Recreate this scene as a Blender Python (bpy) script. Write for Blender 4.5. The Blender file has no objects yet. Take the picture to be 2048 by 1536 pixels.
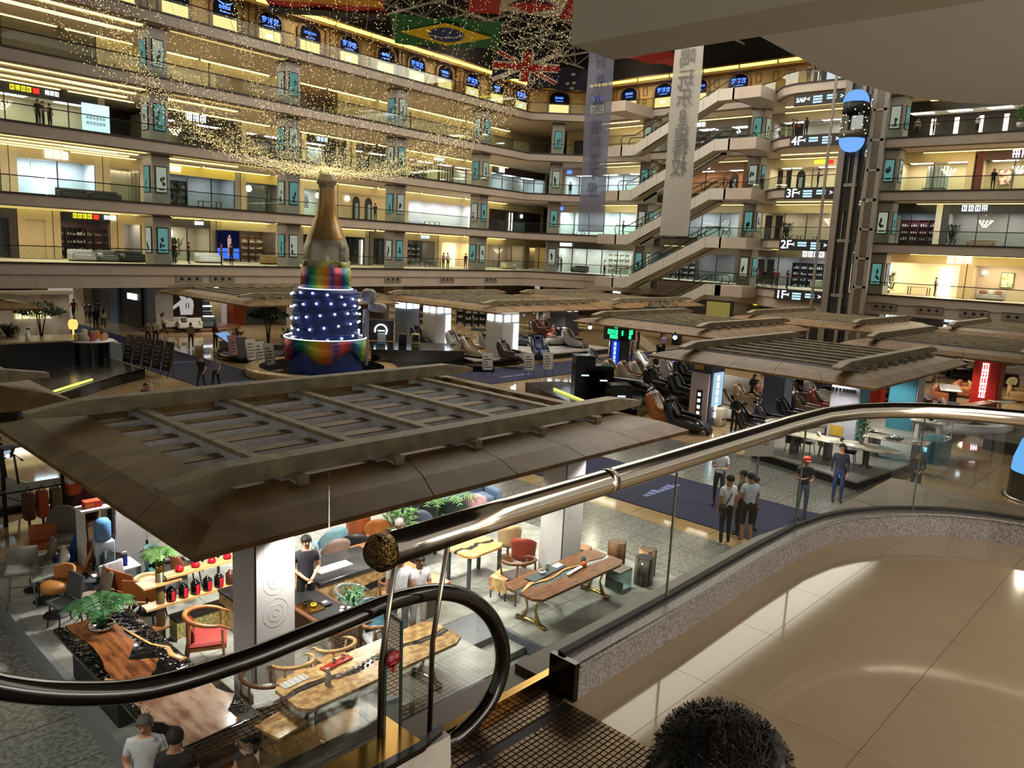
import bpy, math, random
from mathutils import Matrix, Vector, noise
import numpy as np
rnd = random.Random(7)
SC = bpy.context.scene
COL = SC.collection
PI = math.pi

# ------------------------------------------------------------------ camera
# world: x runs along the near railing (to the right and away), y across the atrium (to the left and away), z up, metres
EYE = Vector((0, 0, 7.25))
PITCH, ROLL, YAW, FOC = 0.169187303, 0.0482013, 0.748188635, 1560.77
def _cam_axes():
    cp, sp = math.cos(PITCH), math.sin(PITCH)
    F = Vector((0, cp, -sp)); R0 = Vector((1, 0, 0)); U0 = Vector((0, sp, cp))
    R = R0 * math.cos(ROLL) + U0 * math.sin(ROLL); U = -R0 * math.sin(ROLL) + U0 * math.cos(ROLL)
    s, c = math.sin(YAW), math.cos(YAW)
    tw = lambda a: Vector((s * a.x + c * a.y, -c * a.x + s * a.y, a.z))
    return tw(F), tw(R), tw(U)
CF, CR, CU = _cam_axes()
cam = bpy.data.cameras.new('camera'); co = bpy.data.objects.new('camera', cam); COL.objects.link(co)
cam.sensor_width = 36; cam.lens = FOC / 2048 * 36; cam.clip_start = .05; cam.clip_end = 400
m = Matrix.Identity(4)
for i in range(3):
    m[i][0] = CR[i]; m[i][1] = CU[i]; m[i][2] = -CF[i]; m[i][3] = EYE[i]
co.matrix_world = m
SC.camera = co
def ray(x, y): return CF * FOC + CR * (x - 1024) - CU * (y - 768)
def at(x, y, z=0.0):
    d = ray(x, y); return EYE + d * ((z - EYE.z) / d.z)
def atx(x, y, X):
    d = ray(x, y); return EYE + d * (X / d.x)
def aty(x, y, Y):
    d = ray(x, y); return EYE + d * (Y / d.y)
def pix(P):
    q = Vector(P) - EYE; w = q.dot(CF); return (1024 + FOC * q.dot(CR) / w, 768 - FOC * q.dot(CU) / w)

# ------------------------------------------------------------------ world, exposure, large lights
SC.view_settings.view_transform = 'Standard'; SC.view_settings.look = 'None'
SC.view_settings.exposure = 0.0; SC.view_settings.gamma = 1.0
SC.view_settings.use_curve_mapping = False
SC.cycles.max_bounces = 5; SC.cycles.diffuse_bounces = 2; SC.cycles.glossy_bounces = 3
SC.cycles.transmission_bounces = 4; SC.cycles.transparent_max_bounces = 16
SC.cycles.sample_clamp_indirect = 3.0
SC.cycles.caustics_reflective = False; SC.cycles.caustics_refractive = False
wd = bpy.data.worlds.new('mall_ambient'); SC.world = wd; wd.use_nodes = True
bg = wd.node_tree.nodes['Background']; bg.inputs[0].default_value = (1.0, .90, .78, 1); bg.inputs[1].default_value = .36
def area(name, loc, size, power, color, rot=(0, 0, 0), sizey=None, spread=None):
    l = bpy.data.lights.new(name, 'AREA'); l.energy = power; l.color = color; l.size = size
    l.shape = 'RECTANGLE'; l.size_y = sizey or size
    if spread: l.spread = spread
    o = bpy.data.objects.new(name, l); COL.objects.link(o); o.location = loc; o.rotation_euler = rot
    return o
# spot tracks the mall hangs over the open stands (one rectangle per stand), just under each canopy grid
WHITE = (1.0, .95, .88)
def spots(name, x0, x1, y0, y1, nx, ny, z, power, color=WHITE, r=.12, cone=2.3):
    for i in range(nx):
        for j in range(ny):
            l = bpy.data.lights.new(name, 'SPOT'); l.energy = power; l.color = color; l.shadow_soft_size = r; l.spot_size = cone; l.spot_blend = .6
            o = bpy.data.objects.new(name, l); COL.objects.link(o); o.location = (x0 + (x1 - x0) * (i + .5) / nx, y0 + (y1 - y0) * (j + .5) / ny, z)
# track spots under each canopy of the ground floor stands
for (x0, x1, y0, y1, nx, ny, p) in [(4.6, 15.4, 9.6, 17.2, 4, 2, 620), (4.5, 14.5, 9.1, 9.5, 4, 1, 420), (27.5, 39, 9, 17, 2, 2, 420), (37, 46, 20, 28.5, 2, 1, 420), (42, 53, 7, 15, 2, 1, 500),
        (36, 49, 35, 47, 2, 2, 520), (20, 24, 6, 17, 1, 2, 300), (17, 29, -1, 5, 2, 1, 420), (52, 62, 18, 26, 2, 1, 420), (24, 33, 52, 66, 2, 2, 300), (54, 68, -6, 10, 2, 2, 700)]:
    spots('stand_track_light', x0, x1, y0, y1, nx, ny, 3.25, p)
area('roof_fill_light', (48, 36, 26.5), 36, 15500, (1.0, .91, .78), (0, 0, 0), 34)  # broad fill lamp added under the roof to brighten facades and floor
spots('lane_fill_light', -1, 3, 3, 14, 1, 3, 4.3, 260)  # floating spots added to brighten the granite lane, no fixture above
area('near_floor_fill_light', (5.75, -2.4, 8.46), 2.6, 120, (1.0, .91, .80), (0, 0, 0), 6)  # area lamp added for the near floor and its bounce onto the ceiling
spots('stand_track_light', 27.5, 36, 9.2, 12, 3, 1, 3.2, 420)  # extra spots added to brighten the dining tables
spots('tour_group_fill_light', 16, 24, 5, 13, 2, 2, 8, 420)  # spots added in mid-air to brighten the tour group's area
spots('corridor_light', 17.5, 23.5, 62, 83, 1, 4, 3.4, 260)

# added area lamps boosting the cove strips' light on the gallery walls
for k in range(1, 6):
    z_ = [0, 5, 9.35, 13.7, 18.05, 22.4][k] + (3.55 if k < 5 else 3.3)
    for x_ in (8, 19, 30.5, 42, 54, 65): area('gallery_cove_fill_light', (x_, 56.33 + .0674 * x_ + (4.6 if k < 5 else 2.2), z_), 8, 330 if k < 5 else 120, (1.0, .90, .72), (0, 0, 0), 1.2)
    for y_ in (52, 42, 30, 18, 6): area('gallery_cove_fill_light', (73.6, y_, z_), 1.2, 270 if k < 5 else 100, (1.0, .90, .74), (0, 0, 0), 7)
for p_ in ((71, 52, 26.6), (72.5, 30, 26.6), (40, 60, 26.6), (58, 61, 26.6), (72, 10, 26.6)):  # point lamps added along the cornice to brighten trusses and flags
    l_ = bpy.data.lights.new('truss_fill_light', 'POINT'); l_.energy = 450; l_.color = (1, .88, .66); l_.shadow_soft_size = .3
    o_ = bpy.data.objects.new('truss_fill_light', l_); COL.objects.link(o_); o_.location = p_

# ------------------------------------------------------------------ materials
def lin(c):
    c = c / 255.0
    return c / 12.92 if c <= .04045 else ((c + .055) / 1.055) ** 2.4
def L(c): return (lin(c[0]), lin(c[1]), lin(c[2]), 1)
MATS = {}
def mat(name, col=(128, 128, 128), rough=.5, metal=0.0, var=.12, scale=6.0, emit=None, es=1.0, col2=None, spec=.5, stretch=None, bump=0.0, coat=0.0, alpha=None):
    if name in MATS: return MATS[name]
    M = bpy.data.materials.new(name); M.use_nodes = True; MATS[name] = M
    nt = M.node_tree; N = nt.nodes; Lk = nt.links
    b = N['Principled BSDF']
    b.inputs['Roughness'].default_value = rough; b.inputs['Metallic'].default_value = metal
    b.inputs['Specular IOR Level'].default_value = spec
    if coat: b.inputs['Coat Weight'].default_value = coat; b.inputs['Coat Roughness'].default_value = .05
    tc = N.new('ShaderNodeTexCoord'); mp = N.new('ShaderNodeMapping'); nz = N.new('ShaderNodeTexNoise'); mx = N.new('ShaderNodeMix'); mx.data_type = 'RGBA'
    Lk.new(tc.outputs['Object'], mp.inputs[0]); Lk.new(mp.outputs[0], nz.inputs[0])
    if stretch: mp.inputs['Scale'].default_value = stretch
    nz.inputs['Scale'].default_value = scale; nz.inputs['Detail'].default_value = 3
    c1 = L(col); c2 = L(col2) if col2 else tuple(min(1, x * (1 - var * 1.6)) for x in c1[:3]) + (1,)
    cr = N.new('ShaderNodeValToRGB'); cr.color_ramp.elements[0].position = .38; cr.color_ramp.elements[1].position = .62
    Lk.new(nz.outputs[0], cr.inputs[0]); Lk.new(cr.outputs[0], mx.inputs[0])
    mx.inputs[6].default_value = c1; mx.inputs[7].default_value = c2
    Lk.new(mx.outputs[2], b.inputs['Base Color'])
    if bump:
        bp = N.new('ShaderNodeBump'); bp.inputs['Strength'].default_value = bump; bp.inputs['Distance'].default_value = .02
        Lk.new(nz.outputs[0], bp.inputs['Height']); Lk.new(bp.outputs[0], b.inputs['Normal'])
    if emit:
        b.inputs['Emission Color'].default_value = L(emit); b.inputs['Emission Strength'].default_value = es
    return M
def glow(name, col, es):
    if name in MATS: return MATS[name]
    M = bpy.data.materials.new(name); M.use_nodes = True; MATS[name] = M
    nt = M.node_tree; nt.nodes.clear(); e = nt.nodes.new('ShaderNodeEmission'); o = nt.nodes.new('ShaderNodeOutputMaterial')
    e.inputs[0].default_value = L(col); e.inputs[1].default_value = es; nt.links.new(e.outputs[0], o.inputs[0])
    return M
def glass(name, tint=(235, 245, 240), rough=.02, refl=1.0, opac=0.0, fcol=(200, 220, 215)):
    if name in MATS: return MATS[name]
    M = bpy.data.materials.new(name); M.use_nodes = True; MATS[name] = M
    nt = M.node_tree; N = nt.nodes; N.clear(); K = nt.links
    o = N.new('ShaderNodeOutputMaterial'); t = N.new('ShaderNodeBsdfTransparent'); g = N.new('ShaderNodeBsdfGlossy'); fr = N.new('ShaderNodeFresnel'); mx = N.new('ShaderNodeMixShader')
    t.inputs[0].default_value = L(tint); g.inputs['Roughness'].default_value = rough; fr.inputs[0].default_value = 1.5
    mu = N.new('ShaderNodeMath'); mu.operation = 'MULTIPLY'; mu.inputs[1].default_value = refl; mu.use_clamp = True
    K.new(fr.outputs[0], mu.inputs[0]); K.new(mu.outputs[0], mx.inputs[0]); K.new(t.outputs[0], mx.inputs[1]); K.new(g.outputs[0], mx.inputs[2])
    last = mx
    if opac:
        d = N.new('ShaderNodeBsdfDiffuse'); d.inputs[0].default_value = L(fcol); m2 = N.new('ShaderNodeMixShader'); m2.inputs[0].default_value = opac
        K.new(mx.outputs[0], m2.inputs[1]); K.new(d.outputs[0], m2.inputs[2]); last = m2
    K.new(last.outputs[0], o.inputs[0])
    return M

G_RAIL = glass('rail_glass', (244, 250, 246), refl=.2)
G_NEAR = glass('near_rail_glass', (240, 244, 238), refl=.3)
G_SHOP = glass('shop_glass', (245, 250, 250), refl=.4)
G_ACR = glass('clear_acrylic', (205, 225, 225), refl=1.3, opac=.12)
G_BLUE = glass('blue_acrylic', (120, 175, 190), refl=1.4, opac=.25, fcol=(110, 180, 200))
G_BANN = glass('sheer_banner', (150, 150, 160), rough=.5, refl=.1, opac=.55, fcol=(120, 122, 140))
G_BANN2 = glass('sheer_banner_warm', (120, 118, 112), rough=.5, refl=.1, opac=.82, fcol=(176, 172, 162))
PLASTER = mat('warm_plaster', (176, 160, 142), .75, var=.05, scale=.6)
FASCIA = mat('fascia_panel', (166, 152, 138), .45, var=.06, scale=.8)
SOFFIT = mat('soffit_plaster', (188, 174, 152), .8, var=.04, scale=.7)
COVE = mat('cove_edge', (205, 192, 165), .7, var=.04)
DARKLINE = mat('dark_bronze', (46, 40, 34), .4, .5)
COLM = mat('column_stone', (150, 142, 132), .4, var=.10, scale=1.5)
STRIP = glow('cove_light_yellow', (255, 240, 158), 2.6)
STRIPW = glow('cove_light_cream', (255, 242, 150), 3.4)
WGLOW = glow('shop_light_white', (235, 244, 255), 3.0)
CGLOW = glow('shop_light_warm', (255, 232, 190), 2.3)
CORN = glow('cornice_light', (255, 236, 110), 2.6)
LETW = glow('white_letters', (240, 247, 255), 5.0)
LETC = glow('cyan_white_letters', (190, 235, 255), 2.2)
LETB = glow('blue_letters', (70, 110, 255), 4.0)
LETY = glow('yellow_letters', (250, 235, 40), 3.0)
LETR = glow('red_letters', (255, 40, 30), 2.5)
LETG = glow('green_letters', (40, 235, 130), 3.0)
LETK = mat('black_lettering', (14, 14, 16), .4)
BLACK = mat('black_gloss', (9, 9, 10), .14, var=.05)
BLACKM = mat('black_matte', (16, 16, 17), .6)
CHROME = mat('chrome', (205, 200, 190), .12, 1.0, var=.02)
BRASS = mat('brass', (190, 150, 78), .22, 1.0, var=.05)
STEEL = mat('brushed_steel', (150, 142, 130), .25, 1.0, var=.05)
WHITEP = mat('white_paint', (225, 224, 222), .45, var=.02)
GREYP = mat('grey_paint', (120, 122, 124), .5, var=.04)

# ------------------------------------------------------------------ mesh builder
class MB:
    def __init__(s): s.v = []; s.f = []; s.sm = []; s.mi = []; s.M = None; s.cur = 0
    def _a(s, vs, fs, sm=False):
        b = len(s.v)
        if s.M is not None: vs = [s.M @ Vector(p) for p in vs]
        s.v += [tuple(p) for p in vs]; s.f += [tuple(b + i for i in f) for f in fs]
        s.sm += [sm] * len(fs); s.mi += [s.cur] * len(fs)
        return s
    def box(s, x0, x1, y0, y1, z0, z1):
        return s._a([(x0, y0, z0), (x1, y0, z0), (x1, y1, z0), (x0, y1, z0), (x0, y0, z1), (x1, y0, z1), (x1, y1, z1), (x0, y1, z1)],
                    [(0, 3, 2, 1), (4, 5, 6, 7), (0, 1, 5, 4), (1, 2, 6, 5), (2, 3, 7, 6), (3, 0, 4, 7)])
    def cbox(s, c, d, rz=0.0):
        M0 = s.M; T = Matrix.Translation(c) @ Matrix.Rotation(rz, 4, 'Z'); s.M = (M0 @ T) if M0 is not None else T
        s.box(-d[0] / 2, d[0] / 2, -d[1] / 2, d[1] / 2, -d[2] / 2, d[2] / 2); s.M = M0; return s
    def rbox(s, c, d, r=.03):
        n = 3
        h = Vector(d) / 2; r = min(r, min(h)); vs = []; fs = []; idx = {}
        ts = [-1 + 2 * i / n for i in range(n + 1)]
        def vid(p):
            k = tuple(round(a, 4) for a in p)
            if k not in idx:
                idx[k] = len(vs); q = Vector(p)
                dlt = Vector([math.copysign(1, a_) if abs(a_) > .9 else 0 for a_ in q])
                if dlt.length > 0: dlt = dlt.normalized()
                base = Vector([math.copysign(h[i] - r, q[i]) for i in range(3)])
                vs.append(Vector(c) + base + dlt * r)
            return idx[k]
        for ax in range(3):
            for sg in (-1, 1):
                for i in range(n):
                    for j in range(n):
                        q = []
                        for (a, b) in ((i, j), (i + 1, j), (i + 1, j + 1), (i, j + 1)):
                            p = [0, 0, 0]; p[ax] = sg; p[(ax + 1) % 3] = ts[a]; p[(ax + 2) % 3] = ts[b]; q.append(vid(p))
                        fs.append(tuple(q if sg > 0 else q[::-1]))
        return s._a(vs, fs, True)
    def bar(s, p, q, w, h=None, up=(0, 0, 1)):
        h = h or w; p = Vector(p); q = Vector(q); d = (q - p); l = d.length
        if l < 1e-6: return s
        d /= l; u = Vector(up)
        if abs(d.dot(u)) > .99: u = Vector((1, 0, 0))
        x = d.cross(u).normalized(); y = x.cross(d)
        vs = [p + x * a * w / 2 + y * b * h / 2 for a, b in ((-1, -1), (1, -1), (1, 1), (-1, 1))] + [q + x * a * w / 2 + y * b * h / 2 for a, b in ((-1, -1), (1, -1), (1, 1), (-1, 1))]
        return s._a(vs, [(0, 1, 2, 3), (7, 6, 5, 4), (0, 4, 5, 1), (1, 5, 6, 2), (2, 6, 7, 3), (3, 7, 4, 0)])
    def tube(s, pts, r, n=8, closed=False, cap=True, flat=1.0):
        pts = [Vector(p) for p in pts]; m_ = len(pts); rs = r if isinstance(r, (list, tuple)) else [r] * m_
        vs = []; prev = None
        for i, p in enumerate(pts):
            if closed: d = pts[(i + 1) % m_] - pts[i - 1]
            else: d = pts[min(i + 1, m_ - 1)] - pts[max(i - 1, 0)]
            d = d.normalized() if d.length > 1e-9 else Vector((0, 0, 1))
            if prev is None:
                u = Vector((0, 0, 1)) if abs(d.z) < .9 else Vector((1, 0, 0))
                x = d.cross(u).normalized()
            else:
                x = (prev - d * prev.dot(d)); x = x.normalized() if x.length > 1e-6 else d.orthogonal().normalized()
            prev = x; y = x.cross(d)
            for k in range(n):
                a = 2 * PI * k / n; vs.append(p + (x * math.cos(a) + y * math.sin(a) * flat) * rs[i])
        fs = []
        for i in range(m_ if closed else m_ - 1):
            j = (i + 1) % m_
            for k in range(n): fs.append((i * n + k, i * n + (k + 1) % n, j * n + (k + 1) % n, j * n + k))
        if cap and not closed: fs.append(tuple(range(n))[::-1]); fs.append(tuple((m_ - 1) * n + k for k in range(n)))
        return s._a(vs, fs, True)
    def cyl(s, c, r, h, n=16, r2=None):
        r2 = r if r2 is None else r2
        return s.lathe([(0, 0), (r, 0), (r, 0), (r2, h), (r2, h), (0, h)], n, c)
    def lathe(s, prof, n=24, c=(0, 0, 0), sx=1.0, sy=1.0, a0=0.0, a1=2 * PI):
        vs = []; full = abs(a1 - a0 - 2 * PI) < 1e-6; nn = n if full else n + 1
        for (r, z) in prof:
            for k in range(nn):
                a = a0 + (a1 - a0) * k / n; vs.append((c[0] + r * sx * math.cos(a), c[1] + r * sy * math.sin(a), c[2] + z))
        fs = []
        for i in range(len(prof) - 1):
            for k in range(n): 
                k2 = (k + 1) % nn if full else k + 1
                fs.append((i * nn + k, i * nn + k2, (i + 1) * nn + k2, (i + 1) * nn + k))
        return s._a(vs, fs, True)
    def ball(s, c, r, n=10, m_=6):
        r = r if isinstance(r, (tuple, list)) else (r, r, r)
        prof = [(math.sin(PI * i / m_), -math.cos(PI * i / m_)) for i in range(m_ + 1)]
        vs = []; fs = []
        for a, b in prof:
            for k in range(n): vs.append((c[0] + r[0] * a * math.cos(2 * PI * k / n), c[1] + r[1] * a * math.sin(2 * PI * k / n), c[2] + r[2] * b))
        for i in range(m_):
            for k in range(n): fs.append((i * n + k, i * n + (k + 1) % n, (i + 1) * n + (k + 1) % n, (i + 1) * n + k))
        return s._a(vs, fs, True)
    def prism(s, poly, z0, z1, sm=False):
        n = len(poly); zz0 = z0 if isinstance(z0, (list, tuple)) else [z0] * n; zz1 = z1 if isinstance(z1, (list, tuple)) else [z1] * n
        vs = [(p[0], p[1], zz0[i]) for i, p in enumerate(poly)] + [(p[0], p[1], zz1[i]) for i, p in enumerate(poly)]
        fs = [tuple(range(n))[::-1], tuple(range(n, 2 * n))] + [(i, (i + 1) % n, n + (i + 1) % n, n + i) for i in range(n)]
        return s._a(vs, fs, sm)
    def quad(s, *p): return s._a(p, [tuple(range(len(p)))])
    def extr(s, path, off, z0, z1):          # vertical wall along a path, thickness from the path to its offset
        for i in range(len(path) - 1):
            a, b, c, d = path[i], path[i + 1], off[i + 1], off[i]
            s.prism([a, b, c, d], z0, z1)
        return s
    def build(s, name, mats, parent=None, label=None):
        me = bpy.data.meshes.new(name); me.from_pydata(s.v, [], s.f)
        if s.v:
            me.polygons.foreach_set('use_smooth', s.sm); me.polygons.foreach_set('material_index', s.mi)
        for q in (mats if isinstance(mats, (list, tuple)) else [mats]): me.materials.append(q)
        o = bpy.data.objects.new(name, me); COL.objects.link(o)
        if parent is not None: o.parent = parent
        if label: o['label'] = label
        return o
def T(name, label, cat, loc=(0, 0, 0), rz=0.0, group=None):
    o = bpy.data.objects.new(name, None); COL.objects.link(o); o.empty_display_size = .1
    o.location = loc; o.rotation_euler = (0, 0, rz); o['label'] = label; o['category'] = cat
    if group: o['group'] = group
    return o
def tag(o, label, cat, group=None):
    o['label'] = label; o['category'] = cat
    if group: o['group'] = group
    return o
def S(o): o['kind'] = 'structure'; return o
def stuff(o): o['kind'] = 'stuff'; return o
KIDS = {}
def copy_tree(o, label=None, parent=None, loc=None, rz=None, group=None):
    c = o.copy(); COL.objects.link(c)
    if parent is not None: c.parent = parent
    if loc is not None: c.location = loc
    if rz is not None: c.rotation_euler = (0, 0, rz)
    if label: c['label'] = label
    if group: c['group'] = group
    for ch in list(o.children): copy_tree(ch, parent=c)
    return c
def frame(o, xd, yd):
    xd = Vector(xd).normalized(); yd = Vector(yd); yd = (yd - xd * yd.dot(xd)).normalized(); z = xd.cross(yd)
    M = Matrix.Identity(4)
    for i in range(3): M[i][0] = xd[i]; M[i][1] = yd[i]; M[i][2] = z[i]; M[i][3] = o[i]
    return M
TEXTS = []
def text(name, body, size, m_, parent, M, ext=.01, mirror=False, width=None):
    cu = bpy.data.curves.new(name, 'FONT'); cu.body = body; cu.size = size; cu.extrude = ext
    cu.align_x = 'CENTER'; cu.align_y = 'CENTER'; cu.resolution_u = 2
    cu.materials.append(m_)
    o = bpy.data.objects.new(name, cu); COL.objects.link(o)
    if parent is not None: o.parent = parent
    o.matrix_local = M @ Matrix.Diagonal((-1 if mirror else 1, 1, 1, 1))
    TEXTS.append(o); return o

def smooth(pts, n=5):
    pts = [Vector(p) for p in pts]; out = []
    for i in range(len(pts) - 1):
        a, b, c, d = pts[max(i - 1, 0)], pts[i], pts[i + 1], pts[min(i + 2, len(pts) - 1)]
        for k in range(n):
            t = k / n; out.append(.5 * ((2 * b) + (c - a) * t + (2 * a - 5 * b + 4 * c - d) * t * t + (3 * b - a - 3 * c + d) * t ** 3))
    return out + [pts[-1]]
# ------------------------------------------------------------------ setting
ZF = [0, 5.0, 9.35, 13.7, 18.05, 22.4]
FLN = ['ground floor', 'first gallery', 'second gallery', 'third gallery', 'fourth gallery', 'top gallery']
def marble(name, c1, c2, rough, tile=None, joint=(60, 50, 40), vein=3.0, spec=.5):
    M = mat(name, c1, rough, 0, scale=vein, col2=c2, spec=spec)
    if tile:
        nt = M.node_tree; N = nt.nodes; K = nt.links; b = N['Principled BSDF']
        src = b.inputs['Base Color'].links[0].from_socket
        tc = [n for n in N if n.type == 'TEX_COORD'][0]; br = N.new('ShaderNodeTexBrick')
        br.offset = 0; br.squash = 1; br.inputs['Scale'].default_value = 1; br.inputs['Brick Width'].default_value = tile; br.inputs['Row Height'].default_value = tile
        br.inputs['Mortar Size'].default_value = .006 * tile / .8; br.inputs['Mortar Smooth'].default_value = 0
        br.inputs['Color1'].default_value = (0, 0, 0, 1); br.inputs['Color2'].default_value = (0, 0, 0, 1); br.inputs['Mortar'].default_value = (1, 1, 1, 1)
        K.new(tc.outputs['Object'], br.inputs[0]); mx = N.new('ShaderNodeMix'); mx.data_type = 'RGBA'
        K.new(br.outputs[0], mx.inputs[0]); K.new(src, mx.inputs[6]); mx.inputs[7].default_value = L(joint); K.new(mx.outputs[2], b.inputs['Base Color'])
    return M
GROUND = marble('ground_marble', (178, 152, 112), (164, 136, 96), .06, tile=1.2, vein=.5, spec=.8)
GRANITE = marble('grey_granite_floor', (136, 136, 128), (100, 100, 95), .12, tile=1.2, joint=(50, 50, 48), vein=14)
def plate(name, poly, z0, z1, m_): 
    mb = MB(); mb.prism(poly, z0, z1); return mb.build(name, m_)
S(plate('floor', [(-40, -40), (110, -40), (110, 100), (-40, 100)], -.3, 0, GROUND))
S(plate('floor_granite_border', [(-30, -20), (18.0, -20), (18.0, 18.6), (-30, 18.6)], 0, .012, GRANITE))
S(plate('floor_granite_lane', [(22.6, -20), (27.2, -20), (27.2, 29), (22.6, 29)], 0, .012, GRANITE))
CARP = mat('navy_carpet', (17, 20, 56), .9, var=.1, scale=40)
CARPW = mat('carpet_print', (120, 130, 175), .9)
def carpet(label, x0, x1, y0, y1, prints):
    t = T('carpet_runner', label, 'carpet', (x0, y0, .012)); MB().box(0, x1 - x0, 0, y1 - y0, 0, .012).build('pile', CARP, t)
    for (px, py, w, d) in prints:
        mb = MB()
        for i in range(7): mb.box(px + i * w / 7, px + i * w / 7 + w / 9, py, py + d * (.6 + .4 * ((i * 7) % 3) / 2), .012, .0135)
        mb.build('printed_letters', CARPW, t)
carpet('navy carpet runner leading away from the round pool past the black planter', 17.0, 21.2, 35.0, 72.0, [(1.2, 1.6, 2.2, .25), (1.0, 9, 2.4, .25), (1.0, 20, 2.4, .25)])
carpet('navy carpet runner beside the massage chair platform with two easels', 30.0, 60.0, 29.4, 33.2, [(2, 1.2, 2.6, .25)])
carpet('navy carpet runner under the tour group behind the near canopy', 18.9, 22.5, -2, 28.6, [(1.0, 9.0, 2.0, 1.2), (.9, 14.5, 2, .3)])

FAS = [(-30, 54.3), (66.5, 60.8), (71, 55.5), (71, 37), (69.8, 34.2), (67.6, 32.2), (67.0, 30.8), (67.0, 26.0), (69.6, 24.9), (71, 24.3), (71, -14)]
def offs(path, d):
    out = []
    for i, p in enumerate(path):
        n_ = Vector((0, 0))
        for j in (i - 1, i):
            if 0 <= j < len(path) - 1:
                t = (Vector(path[j + 1]) - Vector(path[j])).normalized(); n_ += Vector((-t.y, t.x))
        n_.normalize(); k = 1.0
        if 0 < i < len(path) - 1:
            t = (Vector(path[i]) - Vector(path[i - 1])).normalized(); nn = Vector((-t.y, t.x)); k = 1 / max(.5, nn.dot(n_))
        out.append((p[0] + n_.x * d * k, p[1] + n_.y * d * k))
    return out
FP = {d: offs(FAS, d) for d in (-.1, 0, .12, .3, .5)}
LV = lambda x, off=0: 56.33 + off + .0674 * x
BACKL = [(-30, 72)] ; OUT = [(-30, 68.5), (88, 76.5), (88, -14)]
for k in range(1, 6):
    z = ZF[k]; mb = MB()
    poly = FP[.3] + [(88, -14), (88, 76.5), (-30, 68.5)]
    mb.prism(poly, z - .62, z - .02); mb.build('floor_slab', SOFFIT)['kind'] = 'structure'
    mb = MB(); mb.extr(FP[0], FP[.3], z - .74, z - .06); mb.build('trim_fascia', FASCIA)['kind'] = 'structure'
    mb = MB(); mb.extr(FP[-.1], FP[.3], z - .06, z + .05); mb.build('trim_coping', DARKLINE)['kind'] = 'structure'
    mb = MB(); a = offs(FAS, 1.0); mb.extr(FP[.5], a, z - .80, z - .62); mb.build('trim_soffit_step', PLASTER)['kind'] = 'structure'
    # glass balustrade
    t = T('balcony_railing', 'glass balustrade with slim dark handrail around the %s' % FLN[k], 'railing', (0, 0, 0))
    for i in range(len(FAS) - 1):
        p, q = Vector(FP[.12][i]), Vector(FP[.12][i + 1])
        if q.x < 10: continue
        if p.x < 8: p = q + (p - q) * ((q.x - 8) / (q.x - p.x))
        n_ = max(1, round((q - p).length / 3.0))
        for j in range(n_):
            a = p + (q - p) * (j / n_); b = p + (q - p) * ((j + 1) / n_)
            MB().bar((a.x, a.y, z + .54), (b.x, b.y, z + .54), .012, .96).build('glass_pane', G_RAIL, t)
    mb = MB(); mb.tube([(x, y, z + 1.08) for x, y in FP[.12][0:] if True], .038, 6); mb.build('handrail', DARKLINE, t)

# columns, twelve metres apart, run the height of the building
COLS = [(24.8, LV(24.8, 1.5)), (36.1, LV(36.1, 1.5)), (48.1, LV(48.1, 1.5)), (60.1, LV(60.1, 1.5)), (70.2, 59.9), (72.2, 48.6), (72.2, 36.3), (72.2, 23.9), (72.2, 11.9), (12.8, LV(12.8, 1.5))]
POST = [glow('poster_teal_glow', (96, 150, 142), .8), glow('poster_white_glow', (170, 180, 160), .75)]
PINK = mat('poster_dark_print', (28, 50, 44), .5, var=.5, scale=4)
ordn = ['leftmost', 'second', 'third', 'fourth', 'corner', 'escalator-side', 'lift-side', 'shaft-side', 'rightmost', 'off-left']
for ci, (x, y) in enumerate(COLS):
    left = ci < 4 or ci == 9; rz = math.atan(.0674) if left else (PI / 4 if ci == 4 else 0)
    top = 21.8
    mb = MB(); mb.cbox((x, y, top / 2), (1.35, 1.35, top), rz); mb.build('pillar', COLM)['kind'] = 'structure'
    if ci == 9: continue
    for k in range(1, 5):
        z = ZF[k]
        mb = MB(); mb.cbox((x, y, z + 3.45), (1.5, 1.5, .06), rz); mb.build('trim_pillar_band', DARKLINE)['kind'] = 'structure'
        for fi, (dx, dy) in enumerate(((-1, 0), (0, -1))):
            gl = POST[(ci + k + fi) % 2]
            c = Matrix.Rotation(rz, 4, 'Z') @ Vector((dx * .70, dy * .70, 0))
            t = T('poster_lightbox', '%s lit poster in dark frame on the %s face of the %s pillar, %s' % ('teal' if (ci + k + fi) % 2 == 0 else 'white', 'side' if fi == 0 else 'front', ordn[ci], FLN[k]), 'poster', (x + c.x, y + c.y, z + 1.75), rz + (0 if fi else -PI / 2), 'lit posters on the pillars')
            MB().box(-.44, .44, -.03, .04, -.95, .95).build('frame', BLACKM, t)
            MB().box(-.37, .37, -.045, -.031, -.87, .87).build('lit_face', gl, t)
            mb = MB(); qx, qz = rnd.uniform(-.1, .1), rnd.uniform(-.3, .1)
            for q_ in range(4): mb.ball((qx + rnd.uniform(-.14, .14), -.05, qz + rnd.uniform(-.35, .3)), (.10, .010, rnd.uniform(.1, .26)), 7, 4)
            mb.box(-.2, .2, -.052, -.046, -.75, -.66)
            mb.build('printed_figure', PINK, t)

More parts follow.
